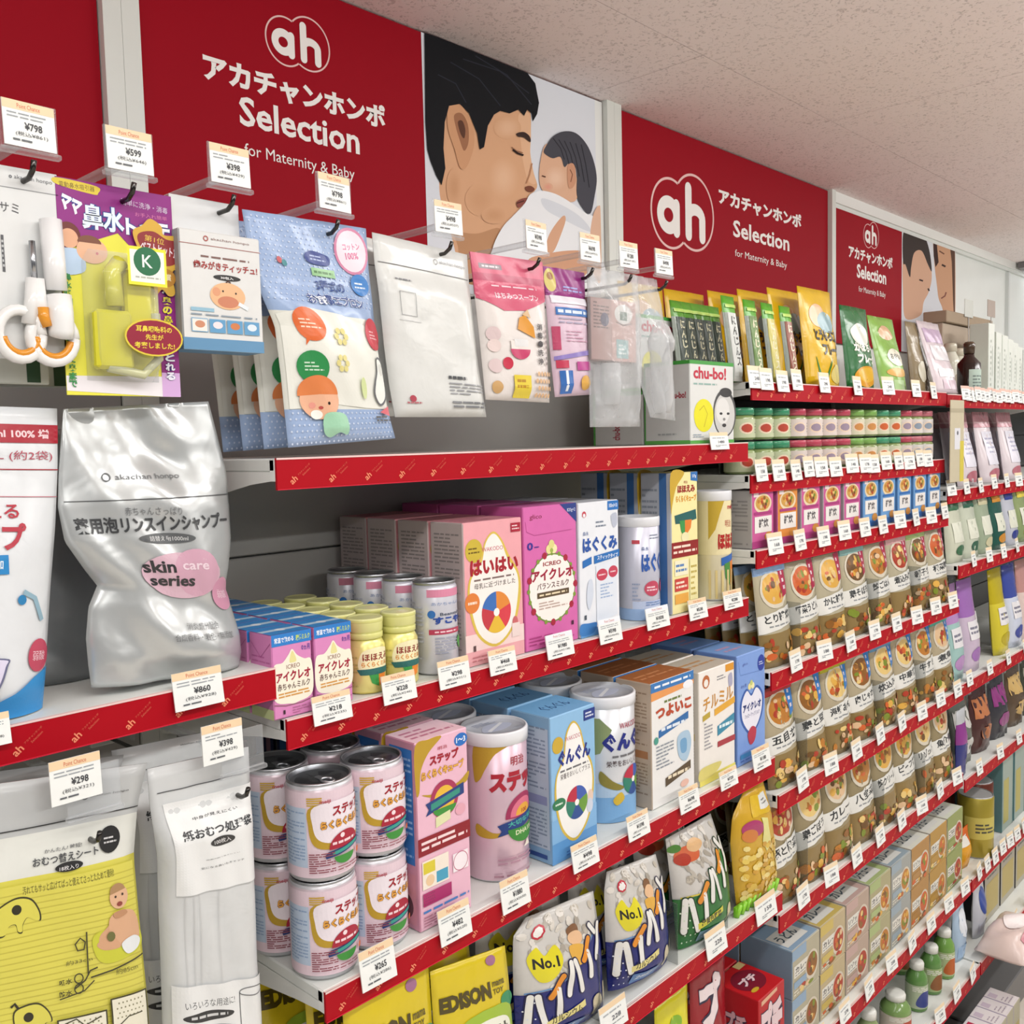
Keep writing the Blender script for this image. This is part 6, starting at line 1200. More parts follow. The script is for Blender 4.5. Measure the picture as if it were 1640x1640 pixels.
# ------------------------------------------------------------------ top shelf of the middle bay: baby-face boxes
zs = SZ('S1'); Y1 = SY('S1')
def project(q):
    d = Vector(q)-EYE; k = d.dot(FW); return 820+F_PX*d.dot(RT)/k, 820-F_PX*d.dot(UP)/k
def depth_to(X, Y0, z, px):
    """how far behind Y0 the line X, z meets photo column px"""
    lo, hi = 0.0, 0.4
    for _ in range(40):
        mid = (lo+hi)/2
        if project((X, Y0+mid, z))[0] > px: lo = mid
        else: hi = mid
    return lo
def baby_face(pr, cu, cv, ru, rv):
    pr.ell(cu, cv, ru*1.12, rv*1.1, '#4a4a4a'); pr.ell(cu-0.02*ru, cv-0.06*rv, ru, rv*0.98, '#c9c9c6'); pr.ell(cu-0.2*ru, cv+0.1*rv, ru*0.66, rv*0.6, '#dcdcd9'); pr.ell(cu+0.1*ru, cv+0.95*rv, ru*0.6, rv*0.22, '#3a3a3a')
    for sx in (-0.38, 0.32): pr.ell(cu+sx*ru, cv-0.02*rv, ru*0.15, rv*0.06, '#2a2a2a', 10)
    pr.ell(cu-0.08*ru, cv-0.28*rv, ru*0.13, rv*0.07, '#8a8a88', 10); pr.ell(cu-0.08*ru, cv-0.56*rv, ru*0.2, rv*0.085, '#3a3838', 12)
def art_chubo(pr):
    pr.rect(0, 0.955, 1, 1, '#3f9a3c'); pr.rect(0, 0, 1, 0.04, '#5aa84c'); pr.tb('chu-bo!', 0.08, 0.78, 0.82, 0.93, '#c0203c', 0.03); pr.lines(0.08, 0.70, 0.6, 0.74, 1, '#8fb0a8', 0.5); pr.ell(0.30, 0.34, 0.22, 0.20, '#e3dd1e'); pr.line([(0.2, 0.4), (0.3, 0.46), (0.38, 0.36), (0.3, 0.2)], 0.0014, '#b8a018'); baby_face(pr, 0.78, 0.37, 0.24, 0.27); pr.lines(0.06, 0.07, 0.3, 0.12, 2, '#8a9aa8', 0.4)
def side_chubo(pr):
    pr.rect(0, 0.955, 1, 1, '#3f9a3c'); pr.rect(0, 0, 1, 0.045, '#5aa84c'); pr.rect(0, 0, 0.03, 1, '#4a9a42'); pr.tb('chu-bo!', 0.55, 0.55, 0.92, 0.63, '#9c2038', 0.03); pr.lines(0.3, 0.1, 0.7, 0.14, 1, '#a0a4a4', 0.5)
Yc = Y1+0.010; X0 = P(1105, 650, Yc).x; X1 = P(1175, 645, Yc).x; hC = P(1105, 576, Yc).z-zs
dC = depth_to(X0, Yc, zs+hC, 1031)
carton('bottle_box', 'white and green baby-face box at the front of the top shelf', 'box', ((X0+X1)/2, Yc, zs), X1-X0, hC, dC, '#d9dbd8', {'top': '#cfd2ce', 'left': '#c6c8c6'}, art_chubo, side_chubo, None, 'baby-face boxes')
h2 = P(1025, 627, Yc+dC).z-zs
def side2(pr): pr.rect(0, 0, 0.04, 1, '#4a9a42'); pr.rect(0, 0.95, 1, 1, '#3f9a3c'); pr.tb('chu-bo!', 0.34, 0.16, 0.6, 0.34, '#9c2038', 0.02, rot=90)
d2 = depth_to(X0, Yc+dC+0.003, zs+h2, 936)
carton('bottle_box', 'low white and green box lying behind the baby-face box', 'box', ((X0+X1)/2, Yc+dC+0.003, zs), X1-X0, h2, min(d2, 0.10), '#d0d2ce', {'left': '#bdbfbc'}, None, side2, None, 'baby-face boxes')
Xa, Xb2 = P(1043, 560, Yc+dC+0.006).x, P(1094, 560, Yc+dC+0.006).x; h3 = P(1068, 508, Yc+dC+0.006).z-(zs+h2+0.001)
carton('bottle_box', 'white and green baby-face box stacked higher at the back of the top shelf', 'box', ((X0+X1)/2-0.004, Yc+dC+0.008, zs+h2+0.001), X1-X0, h3, 0.07, '#d6d8d4', {'left': '#c2c4c0'}, art_chubo, side_chubo, None, 'baby-face boxes')
price_card(1134, 690, 1164, 722, Y1, '1480', 'price card below the baby-face box', near=False)

# ------------------------------------------------------------------ lower snack shelf S4
zs = SZ('S4'); Y4 = SY('S4')
rndg = random.Random(5)
def stand(po, base, shelf): base.z = SZ(shelf); return base
def art_edison(pr):
    pr.tb('EDISON', 0.06, 0.68, 0.70, 0.80, '#4a4014', 0.06); pr.tb('mama', 0.73, 0.745, 0.90, 0.785, '#5a5018', 0.02); pr.tb('TOY', 0.73, 0.69, 0.88, 0.73, '#5a5018', 0.02); pr.ell(0.76, 0.94, 0.07, 0.035, '#9c6a8a'); pr.ell(0.92, 0.62, 0.1, 0.06, '#2f8a5a')
    pr.blob([(0.2, 0.46), (0.3, 0.58), (0.6, 0.62), (0.95, 0.58), (1, 0.3), (0.9, 0.0), (0.3, 0.0), (0.16, 0.2)], '#9ab83a'); pr.blob([(0.3, 0.46), (0.4, 0.54), (0.8, 0.54), (0.92, 0.44), (0.8, 0.2), (0.4, 0.2)], '#e6e8d8'); pr.tb('おでけ', 0.38, 0.36, 0.86, 0.5, '#3c3c34', 0.05)
for k, (rows, lab) in enumerate((([(688, 1532, 808, 1492), (692, 1590, 814, 1545), (696, 1650, 818, 1605), (700, 1760, 822, 1700)], 'yellow pouch with black brand lettering, nearest the white and blue bags'), ([(548, 1612, 686, 1548), (552, 1660, 690, 1600), (556, 1730, 694, 1660), (560, 1820, 700, 1750)], 'yellow pouch with black brand lettering, below the stacked cans'))):
    po, base = px_pouch(rows, Y4+0.02, ((0, 0.016), (0.2, 0.02), (0.8, 0.006), (1, 0.001)), wr=0.001, seed=40+k)
    dz = SZ('S4')-base.z
    for e in (po.edges[1], po.edges[3]):
        for i, (v, z) in enumerate(e): e[i] = (v, z if v > 0.01 else z)
    base.z = SZ('S4') if abs(dz) < 0.02 else base.z
    e = soft_pack('yellow_pouch', lab, 'pouch', base, po, '#d3bd22', art_edison, 'yellow branded pouches')
    if base.z > SZ('S4')+0.001 or base.z < SZ('S4'):
        hh_ = (base.z+po.h)-SZ('S4')
        for c in e.children: c.scale.z = hh_/po.h
        e.location.z = SZ('S4')
    dup(e, (base.x-0.004, base.y+0.06, SZ('S4')), lab+', one behind it')
    if k: dup(e, (XB+0.010+po.w/2, base.y+0.135, SZ('S4')), 'shaded yellow pouch with black lettering below the shelf corner')
def art_haihain(main, sub, txt, no1):
    dk = '#0e1040' if no1 else '#0f3a18'
    def f(pr):
        rr = random.Random(len(txt))
        for _ in range(70): pr.ell(rr.uniform(0.05, 0.95), rr.uniform(0.42, 0.96), rr.uniform(0.03, 0.06), rr.uniform(0.02, 0.035), rr.choice(['#b3ada2', '#cfcac0', '#a39c90', '#d8d4cc', '#bdb6a8']), 8, rot=rr.uniform(0, 180)); pr.d -= pr.eps*0.985
        pr.d += pr.eps
        pr.poly([(0, 0.0), (1, 0.0), (1, 0.80), (0.86, 0.74), (0.6, 0.56), (0.34, 0.44), (0, 0.40)], main)
        pr.line([(0.05, 0.415), (0.34, 0.45), (0.6, 0.57), (0.86, 0.75), (1, 0.81)], 0.002, '#5a8ac0' if no1 else '#d8c83a')
        if no1:
            pr.blob([(0.08, 0.66), (0.17, 0.75), (0.24, 0.68), (0.35, 0.75), (0.40, 0.64), (0.31, 0.52), (0.16, 0.50)], '#d9cf2c'); pr.tb('No.1', 0.12, 0.59, 0.36, 0.67, '#2a2a2a', 0.03); pr.ell(0.2, 0.86, 0.07, None, '#b8283c', 8); pr.ell(0.2, 0.86, 0.05, None, '#e6e4e0', 8)
            pr.ell(0.58, 0.82, 0.07, 0.05, '#7a5230'); pr.ell(0.6, 0.76, 0.085, 0.055, '#e0b890'); pr.blob([(0.5, 0.7), (0.66, 0.7), (0.7, 0.6), (0.54, 0.56)], '#d8a84a')
        else:
            pr.ell(0.25, 0.80, 0.2, 0.08, '#c8603a'); pr.ell(0.16, 0.76, 0.12, 0.06, '#a83828'); pr.ell(0.4, 0.86, 0.14, 0.06, '#d8b080'); pr.ell(0.08, 0.88, 0.1, 0.04, '#4a7a34')
        for (u, v, sx, sv, r) in ((0.80, 0.13, 0.075, 0.11, 6), (0.94, 0.18, 0.05, 0.11, 6)): pr.ell(u, v, sx*1.25, sv*1.06, dk, 18, rot=r); pr.ell(u, v, sx, sv, '#c9bfa0', 18, rot=r)
        GL = {'ハ': (((0.32, 0.9), (0.12, 0.08)), ((0.62, 0.9), (0.92, 0.08))), 'イ': (((0.86, 0.96), (0.14, 0.5)), ((0.56, 0.66), (0.56, 0.0))), 'ン': (((0.1, 0.92), (0.42, 0.7)), ((0.12, 0.05), (0.92, 0.85)))}
        for ps in (0, 1):
            for i, ch in enumerate('ハイハイン'):
                u0, v0 = 0.03+i*0.19, 0.12+i*0.105; gu, gv = 0.18, 0.30
                for q, (a, b) in enumerate(GL[ch]):
                    A = (u0+a[0]*gu, v0+a[1]*gv); Bq = (u0+b[0]*gu, v0+b[1]*gv); wd = 0.0125 if ps == 0 else 0.0085; c = dk if ps == 0 else ('#d98a24' if (ch == 'イ' and q == 0) else '#e3e3de')
                    pr.line([A, Bq], wd, c); pr.d -= pr.eps
                    for e in (A, Bq): pr.ell(e[0], e[1], wd/2/pr.w, wd/2/pr.h, c, 12); pr.d -= pr.eps
            pr.d += 2*pr.eps
        pr.poly([(0.2, 0.14), (0.6, 0.22), (0.6, 0.27), (0.2, 0.19)], '#d8ce86' if no1 else '#c9c43a'); pr.tb(txt, 0.24, 0.175, 0.56, 0.235, '#2a2a2a', 0.02, rot=6); pr.rect(0.22, 0.02, 0.6, 0.12, '#4a7ab8' if no1 else '#86a8b8'); pr.tb('28枚' if no1 else '36枚', 0.28, 0.04, 0.54, 0.1, '#dfe8f2', 0.02)
        pr.dots(0.02, 0.02, 0.18, 0.38, 3, 6, 0.0012, '#d8dce8' if no1 else '#cfe0c8')
    return f
SN = (([(842, 1464, 950, 1426), (822, 1500, 956, 1475), (822, 1560, 960, 1530), (824, 1640, 963, 1590), (828, 1725, 966, 1655)], '#16206c', 'カルシウム', True, 'clear rice-cracker bag with navy front, nearest the yellow pouches'),
      ([(972, 1394, 1050, 1368), (968, 1430, 1058, 1402), (969, 1480, 1062, 1448), (971, 1540, 1066, 1502), (974, 1612, 1068, 1560)], '#16206c', 'カルシウム', True, 'clear rice-cracker bag with navy front, beside the green one'),
      ([(1066, 1344, 1138, 1303), (1072, 1390, 1158, 1358), (1078, 1440, 1164, 1402), (1084, 1505, 1166, 1449)], '#1c6a2c', '緑黄色野菜', False, 'clear rice-cracker bag with bright green front'))
for k, (rows, main, txt, no1, lab) in enumerate(SN):
    po, base = px_pouch(rows, Y4+0.028, ((0, 0.012), (0.15, 0.026), (0.5, 0.026), (0.85, 0.012), (1, 0.001)), wr=0.002, seed=50+k)
    e = soft_pack('cracker_bag', lab, 'snack bag', base, po, (lambda mc: (lambda u, v: mc if v < 0.40+0.4*u*u else '#c9c7c2'))(main), art_haihain(main, None, txt, no1), 'rice-cracker bags on the snack shelf', nu=16, nv=20)
    sc = (base.z+po.h-SZ('S4'))/po.h
    for c in e.children: c.scale.z = sc
    e.location.z = SZ('S4')
    dup(e, (base.x-0.004, base.y+0.06, SZ('S4')), lab+', one row back')
po, base = px_pouch([(1190, 1270, 1222, 1250), (1173, 1308, 1231, 1285), (1170, 1350, 1237, 1330), (1174, 1400, 1240, 1375), (1180, 1455, 1242, 1415)], Y4+0.022, ((0, 0.012), (0.2, 0.02), (0.7, 0.02), (1, 0.002)), wr=0.002, seed=60)
def art_puffs(pr):
    rr = random.Random(3)
    pr.rect(0.3, 0.78, 0.85, 0.94, '#d3b02a'); pr.rect(0.55, 0.82, 0.86, 0.93, '#d9dcd8'); pr.lines(0.6, 0.85, 0.82, 0.9, 2, '#6a6a64', 0.4); pr.ell(0.3, 0.68, 0.2, 0.08, '#a83a6a'); pr.ell(0.24, 0.62, 0.14, 0.06, '#c87a3a'); pr.poly([(0.5, 0.76), (0.66, 0.74), (0.7, 0.5), (0.56, 0.45), (0.48, 0.55)], '#dcd88a')
    for _ in range(90):
        a, b = rr.uniform(0.08, 0.95), rr.uniform(0.02, 0.52); pr.ell(a, b, 0.055, 0.026, rr.choice(['#d9b84a', '#e3c860', '#c99a34', '#dcc27a', '#e8d68a']), 7); pr.d -= pr.eps*0.97
e = soft_pack('puff_bag', 'tall yellow bag of corn puffs with a rounded top at the shelf end', 'snack bag', base, po, '#c9a02c', art_puffs, 'snack bags', nu=14, nv=18)
sc = (base.z+po.h-SZ('S4'))/po.h
for c in e.children: c.scale.z = sc
e.location.z = SZ('S4')
m = MB(); a, b = P(1182, 1468, Y4+0.008), P(1249, 1420, Y4+0.008)
for k in range(9):
    m.tube([(a.x+(b.x-a.x)*(k+0.5)/9-0.004, Y4+0.012, SZ('S4')), (a.x+(b.x-a.x)*(k+0.5)/9+0.004, Y4+0.010, SZ('S4')+0.018)], 0.0036, '#8fd03c', 7)
m.box(a.x, b.x, Y4+0.012, Y4+0.016, SZ('S4'), SZ('S4')+0.016, '#6fae2c')
tag(m.build('green_trim', 'gloss'), 'bright green ribbed trim at the foot of the corn puff bag', 'shelf trim')
for px, pyt, nm in ((968, 1500, 'between the two navy cracker bags'), (1073, 1400, 'between the navy and green cracker bags'), (1176, 1350, 'between the green cracker bag and corn puffs')):
    X = PZ(px, pyt+140, SZ('S4')).x
    m = MB(); m.box(X-0.0008, X+0.0008, Y4+0.006, Y4+0.2, SZ('S4'), SZ('S4')+0.09, '#ffffff', 0.0003); tag(m.build('shelf_divider', 'divider'), 'clear plastic divider standing '+nm, 'divider', 'clear shelf dividers')
for (a, b, c, d, pc, lab) in ((958, 1598, 1002, 1650, '228', 'price card below the first navy cracker bag'), (1128, 1481, 1161, 1530, '228', 'price card below the green cracker bag'), (1208, 1430, 1241, 1474, '158', 'price card below the corn puff bag')):
    price_card(a, b, c, d, Y4, pc, lab, near=False)
# bottom shelf S5: red snack boxes
zs = SZ('S5'); Yq = 0.730; XR0 = XB+BAYW
c0 = P(1231, 1590, Yq); c1 = P(1271, 1545, Yq)
def art_red(pr): pr.tb('プチ', 0.1, 0.4, 0.9, 0.9, '#dfc8cc', 0.08, rot=0, outline='#2a2440'); pr.poly([(0.1, 0.92), (0.7, 0.95), (0.7, 0.99), (0.1, 0.97)], '#d9a88a'); pr.poly([(0, 0.0), (1, 0.0), (1, 0.2), (0, 0.12)], '#c87a34')
def side_red(pr): pr.tb('プチ', 0.25, 0.55, 0.75, 0.78, '#d8a8b0', 0.06, outline='#2a2440'); pr.rect(0.05, 0.05, 0.7, 0.35, '#b8a8a0')
def top_red(pr): pr.ell(0.5, 0.5, 0.4, 0.32, '#7a1028'); pr.tb('プチ', 0.25, 0.4, 0.75, 0.62, '#e6c8cc', 0.06, outline='#2a2440'); pr.rect(0.7, 0.82, 0.95, 0.98, '#dfc88a'); pr.ell(0.3, 0.24, 0.12, 0.05, '#c9a82c')
rb = carton('snack_box', 'bright red snack box with white lettering at the bottom of the middle bay', 'snack box', (XR0-0.004-(c1.x-c0.x)/2, Yq, zs), c1.x-c0.x, c0.z-zs, 0.085, '#b40f1c', {'top': '#c0141e'}, art_red, side_red, top_red, 'red snack boxes')
dup(rb, (XR0-0.005-(c1.x-c0.x)/2, Yq+0.088, zs), 'bright red snack box, second back at the bottom of the middle bay')
q = P(1150, 1600, 0.75)
po = Pouch(w=0.10, h=q.z+0.05-zs, th=((0, 0.01), (0.3, 0.022), (1, 0.002)), wr=0.002, seed=70)
soft_pack('snack_bag', 'dark red snack bag with white strokes beside the red box', 'snack bag', (P(1150, 1610, 0.75).x, 0.768, zs), po, '#8f1420', lambda pr: (pr.tb('プ', 0.2, 0.62, 0.8, 0.92, '#e2d4d6', 0.08, outline='#2a2440'), pr.ell(0.4, 0.4, 0.3, 0.12, '#b8744a')), 'red snack boxes')
q = P(1092, 1600, 0.75)
po = Pouch(w=0.085, h=q.z-zs, th=((0, 0.012), (0.4, 0.024), (1, 0.002)), wr=0.003, seed=71)
soft_pack('snack_bag', 'shiny lemon yellow snack bag peeking up at the bottom edge', 'snack bag', (P(1092, 1640, 0.75).x, 0.768, zs), po, '#d8d022', lambda pr: pr.ell(0.5, 0.82, 0.2, 0.05, '#7fae2c'), 'red snack boxes')

# ------------------------------------------------------------------ the baby food bay
def row_cards(shelf, xs, lab, prices, w=0.047, h=0.037, grp=None, lift=-0.012, band='#ead6b4'):
    n = len(xs)
    for i, X in enumerate(xs):
        o = bpy.data.objects.new('price_card', card_mesh(prices[i % len(prices)], False, w, h, band)); COL.objects.link(o)
        o.location = (X, SY(shelf)-0.005, SZ(shelf)+lift-0.002*(i % 3)); o.rotation_euler = (-0.15, 0, rndg.uniform(-0.12, 0.12))
        tag(o, lab % ORD[i], 'price card', grp or 'price cards on the shelf edges')
XR = XB+BAYW
def xs_from(pxs, shelf): return [P(px, project((XR+0.4, SY(shelf), SZ(shelf)))[1], SY(shelf)).x for px in pxs]
def row_x(px, shelf, dy=0.0):
    """x on the shelf front where photo column px meets the shelf line"""
    lo, hi = 0.6, 5.0
    for _ in range(50):
        mid = (lo+hi)/2
        if project((mid, SY(shelf)+dy, SZ(shelf)))[0] < px: lo = mid
        else: hi = mid
    return lo
# R1: sticks and pouches
zs = SZ('R1'); Yr = SY('R1')
def stick(label, px, dY, hgt, c1, c2, seed):
    X = row_x(px, 'R1', dY)
    po = Pouch(w=0.040, h=hgt, th=((0, 0.004), (0.2, 0.008), (0.85, 0.006), (1, 0.0006)), wr=0.0008, seed=seed, lean=0.12)
    def art(pr):
        pr.rect(0.18, 0.06, 0.82, 0.80, c1)
        for k, ch in enumerate('にんじんスティ'[:5]): pr.tb(ch, 0.34, 0.66-k*0.12, 0.68, 0.76-k*0.12, '#2c2c28' if c1 == '#c9ccc8' else '#ddd8b8', 0.03)
        pr.rect(0.1, 0.86, 0.9, 0.9, '#b8d86a')
    return soft_pack('food_stick', label, 'snack stick', (X, Yr+dY, zs), po, lambda u, v: c2 if v > 0.8 else ('#8a948a' if (u < 0.2 or u > 0.8) else c1), art, 'green-topped food sticks', nu=6, nv=10)
for i, px in enumerate((1098, 1112, 1126, 1140, 1155)): stick('green-topped food stick, %s from the left in the back cluster' % ORD[i], px, 0.085, 0.135, '#3f4a42', '#5a9a2c', 80+i)
for i, (px, c) in enumerate(((1180, '#c9ccc8'), (1214, '#6a8a4a'), (1242, '#c8c06a'), (1270, '#8a4a34'))): stick('green-topped food stick, %s from the left in the front cluster' % ORD[i], px, 0.022, 0.14, c, '#5aa82c', 90+i)
def flake(label, px, w, hgt, dY, body, art, seed, grp='flake pouches on the top shelf', lean=0.10):
    X = row_x(px, 'R1', dY)
    po = Pouch(w=w, h=hgt, th=((0, 0.014), (0.3, 0.018), (0.8, 0.008), (1, 0.001)), wr=0.0022, seed=seed, lean=lean)
    return soft_pack('flake_pouch', label, 'pouch', (X, Yr+dY, zs), po, body, art, grp, nu=12, nv=14), X
def art_corn(pr):
    pr.ell(0.4, 0.72, 0.22, 0.12, '#e3b890'); pr.ell(0.62, 0.66, 0.26, 0.11, '#8fb0b8'); pr.tb('とうもろこし', 0.22, 0.46, 0.97, 0.58, '#1c1c18', 0.06); pr.tb('フレーク', 0.34, 0.31, 0.97, 0.44, '#1c1c18', 0.06); pr.blob([(0.18, 0.3), (0.28, 0.06), (0.4, 0.02), (0.5, 0.1), (0.56, 0.3), (0.46, 0.14), (0.32, 0.1)], '#2f7a2c'); pr.ell(0.75, 0.13, 0.2, 0.1, '#d8c87a')
cp, X = flake('yellow corn flake pouch with black lettering, front of its row', 1318, 0.135, 0.185, 0.03, '#dcb21c', art_corn, 100)
for k in range(1, 4): dup(cp, (X-0.030*k, Yr+0.03+0.045*k, zs), 'yellow corn flake pouch, %s back in its row' % ORD[k])
for k in range(2): dup(cp, (X-0.175-0.140*k, Yr+0.205, zs), 'yellow flake pouch behind the green sticks, %s from the right' % ORD[k])
def art_pump(pr): pr.blob([(0.2, 0.7), (0.5, 0.8), (0.8, 0.7), (0.7, 0.55), (0.3, 0.55)], '#dfe4d8'); pr.tb('かぼちゃ', 0.18, 0.44, 0.94, 0.56, '#ecece0', 0.06); pr.tb('フレーク', 0.24, 0.30, 0.94, 0.42, '#ecece0', 0.06); pr.ell(0.5, 0.14, 0.36, 0.13, '#d89a24'); pr.ell(0.5, 0.16, 0.28, 0.09, '#e0b23a')
flake('dark green pumpkin flake pouch with orange bowl', 1378, 0.125, 0.165, 0.028, '#1f6a34', art_pump, 101)
def art_lg(pr): pr.ell(0.45, 0.78, 0.24, 0.1, '#d8b08a'); pr.ell(0.55, 0.45, 0.3, 0.12, '#e6e2d0'); pr.tb('おやさい', 0.34, 0.42, 0.78, 0.5, '#3a3a2c', 0.04); pr.ell(0.5, 0.24, 0.36, 0.06, '#d9a84a'); pr.rect(0.3, 0.0, 0.7, 0.14, '#a8c88a')
flake('light green vegetable pouch leaning back beside the dark green one', 1432, 0.135, 0.160, 0.03, '#86b44a', art_lg, 102, lean=0.2)
for k, (px, c) in enumerate(((1470, '#8a7a5a'), (1484, '#6f6248'))): flake('khaki brown pouch, %s of two beside the light green pouch' % ORD[k], px, 0.075, 0.165, 0.055+0.035*k, c, lambda pr: pr.ell(0.5, 0.3, 0.3, 0.15, '#c9c4b0'), 103+k)
flake('pale pink and white leaning pack at the right end of the top shelf', 1517, 0.14, 0.172, 0.02, '#d9ccd2', lambda pr: (pr.rect(0.1, 0.70, 0.9, 0.9, '#c0a8c4'), pr.rect(0.15, 0.45, 0.85, 0.66, '#e6e4e8'), pr.rect(0.15, 0.22, 0.9, 0.34, '#eceaec'), pr.rect(0.2, 0.05, 0.8, 0.18, '#cdb8c4')), 106, lean=0.28)
row_cards('R1', [row_x(p, 'R1') for p in (1208, 1226, 1252, 1275, 1319, 1372, 1421, 1466, 1494)], '%s price card from the left under the green sticks and flakes', ['248', '198', '198', '198', '298', '298', '248', '398', '198'])
# R2: two layers of jars
zs = SZ('R2'); Yr = SY('R2')
jr, jh = 0.0265, 0.056
JAR = {}
def jar(kind, label, loc):
    lidc, labc, fruit = kind
    if kind in JAR: return dup(JAR[kind], loc, label)
    t = thing('food_jar', label, 'jar', loc, 0, 'stacked baby food jars')
    m = MB(); m.lathe([(jr*0.9, 0, '#7a8a5a'), (jr, jh*0.06, '#8a9a62'), (jr, jh*0.66, '#8a9a62'), (jr*0.86, jh*0.74, '#7a8a66')], 18); m.build('jar_glass', 'gloss', t)
    m = MB(); m.lathe([(jr*0.88, jh*0.74, lidc), (jr*0.96, jh*0.75, lidc), (jr*0.96, jh*0.94, lidc), (jr*0.92, jh*0.965, '#d8d8d4'), (jr*0.6, jh*0.96, lidc)], 18); m.build('jar_lid', 'gloss', t)
    m = MB(); pr = wrap_of(m, jr, jh*0.58, jh*0.06, maxlen=0.012); pr.rect(0.1, 0.02, 0.72, 0.98, labc); pr.ell(0.42, 0.5, 0.085, 0.3, '#e6d0b8', 14); pr.ell(0.42, 0.5, 0.065, 0.22, fruit, 12); pr.lines(0.53, 0.2, 0.68, 0.8, 4, '#8a8a80', 0.4); m.build('jar_label', 'card', t)
    JAR[kind] = t
    return t
GJ = ('#3f8f6a', '#bfc8a4', '#b0402c'); PJ = ('#b8485c', '#dccfc8', '#9a8a9c'); LJ = ('#7fae5a', '#d6d2b8', '#c88a4a'); OJ = ('#4a9a74', '#cfd0b4', '#c8602c'); WJ = ('#c0707c', '#d8d4d0', '#8a98a8')
kinds = [GJ, GJ, GJ, PJ, PJ, PJ, PJ, LJ, LJ, OJ, OJ, PJ, WJ, WJ]
kn = {GJ: 'green-lidded baby food jar', PJ: 'pink-lidded baby food jar', LJ: 'light green-lidded baby food jar', OJ: 'green-lidded baby food jar with orange picture', WJ: 'rose-lidded baby food jar'}
x0, x1 = XR+0.036, XR+BAYW-0.045
for lay in (0, 1):
    for i, kd in enumerate(kinds):
        X = lerp(x0, x1, i/(len(kinds)-1))
        jar(kd, '%s, %s from the left in the %s layer' % (kn[kd], ORD[i], ('lower', 'upper')[lay]), (X+rndg.uniform(-0.001, 0.001), Yr+0.040, zs+lay*(jh+0.0012)))
t = MB(); t.box(XR+0.02, XR+BAYW-0.03, Yr+0.0685, Yr+0.0715, zs, zs+0.075, '#4a5048', 0.001); tag(t.build('jar_stop', 'enamel'), 'thin dark stop plate standing behind the rows of jars', 'shelf plate')
row_cards('R2', [row_x(p, 'R2') for p in (1218, 1246, 1274, 1294, 1314, 1337, 1363, 1385, 1397, 1418, 1438, 1455, 1472, 1485)], '%s price card from the left under the jars', ['158', '168', '148', '178'])
FOOD = ['#b8782c', '#8a5a24', '#d8a84a', '#c8602c', '#7a8a2c', '#a83a24', '#e0c27a', '#6a4a24', '#d9b890']
# R3: small cartons, five pink and five blue
zs = SZ('R3'); Yr = SY('R3')
def art_r3(c, c2):
    def f(pr):
        pr.ell(0.5, 0.76, 0.40, 0.17, '#e3d2b0'); pr.ell(0.5, 0.77, 0.33, 0.13, '#c99a4a')
        for q in range(12): pr.ell(0.5+0.24*math.cos(q*2.4)*(q/12)**0.5, 0.77+0.09*math.sin(q*2.4)*(q/12)**0.5, 0.06, 0.035, FOOD[(q*5) % 9], 8); pr.d -= pr.eps*0.9
        pr.d += pr.eps; pr.rect(0.08, 0.88, 0.3, 0.96, '#e6d8d8'); pr.rect(0.12, 0.26, 0.9, 0.54, '#e9e6e2'); pr.tb('雑炊', 0.3, 0.34, 0.75, 0.5, '#4a4448', 0.03); pr.rect(0.0, 0.0, 1, 0.12, c2); pr.ell(0.75, 0.18, 0.18, 0.08, '#c98a3a'); pr.rect(0.1, 0.57, 0.9, 0.62, c2)
    return f
b3 = {}
for i in range(10):
    pink = i < 5; X = lerp(XR+0.050, XR+BAYW-0.055, i/9); kk = (pink, i == 1)
    lab = ('%s carton of baby meal, %s from the left' % ('magenta-pink' if pink else 'sky blue', ORD[i] if pink else ORD[i-5]))
    if kk in b3: dup(b3[kk], (X, Yr+0.014, zs), lab)
    else: b3[kk] = carton('meal_carton', lab, 'meal carton', (X, Yr+0.014, zs), 0.074, 0.098, 0.15, '#c85a96' if pink else '#6a9cd0', {'left': '#a7a5a6' if i == 0 else ('#b0588a' if pink else '#5a8abc'), 'top': '#d8c8d0' if pink else '#b8cce0', 'front': '#d88a3c' if i == 1 else ('#c85a96' if pink else '#6a9cd0')}, art_r3('#c85a96', '#a83a7a' if pink else '#2f6ab0'), (lambda pr: pr.lines(0.05, 0.05, 0.95, 0.9, 14, '#8a888a', 0.5)) if i == 0 else None, None, 'small baby meal cartons')
row_cards('R3', [row_x(p, 'R3') for p in (1240, 1280, 1318, 1351, 1384, 1413, 1440, 1466, 1490, 1512)], '%s price card from the left under the pink and blue cartons', ['168', '178', '198'])
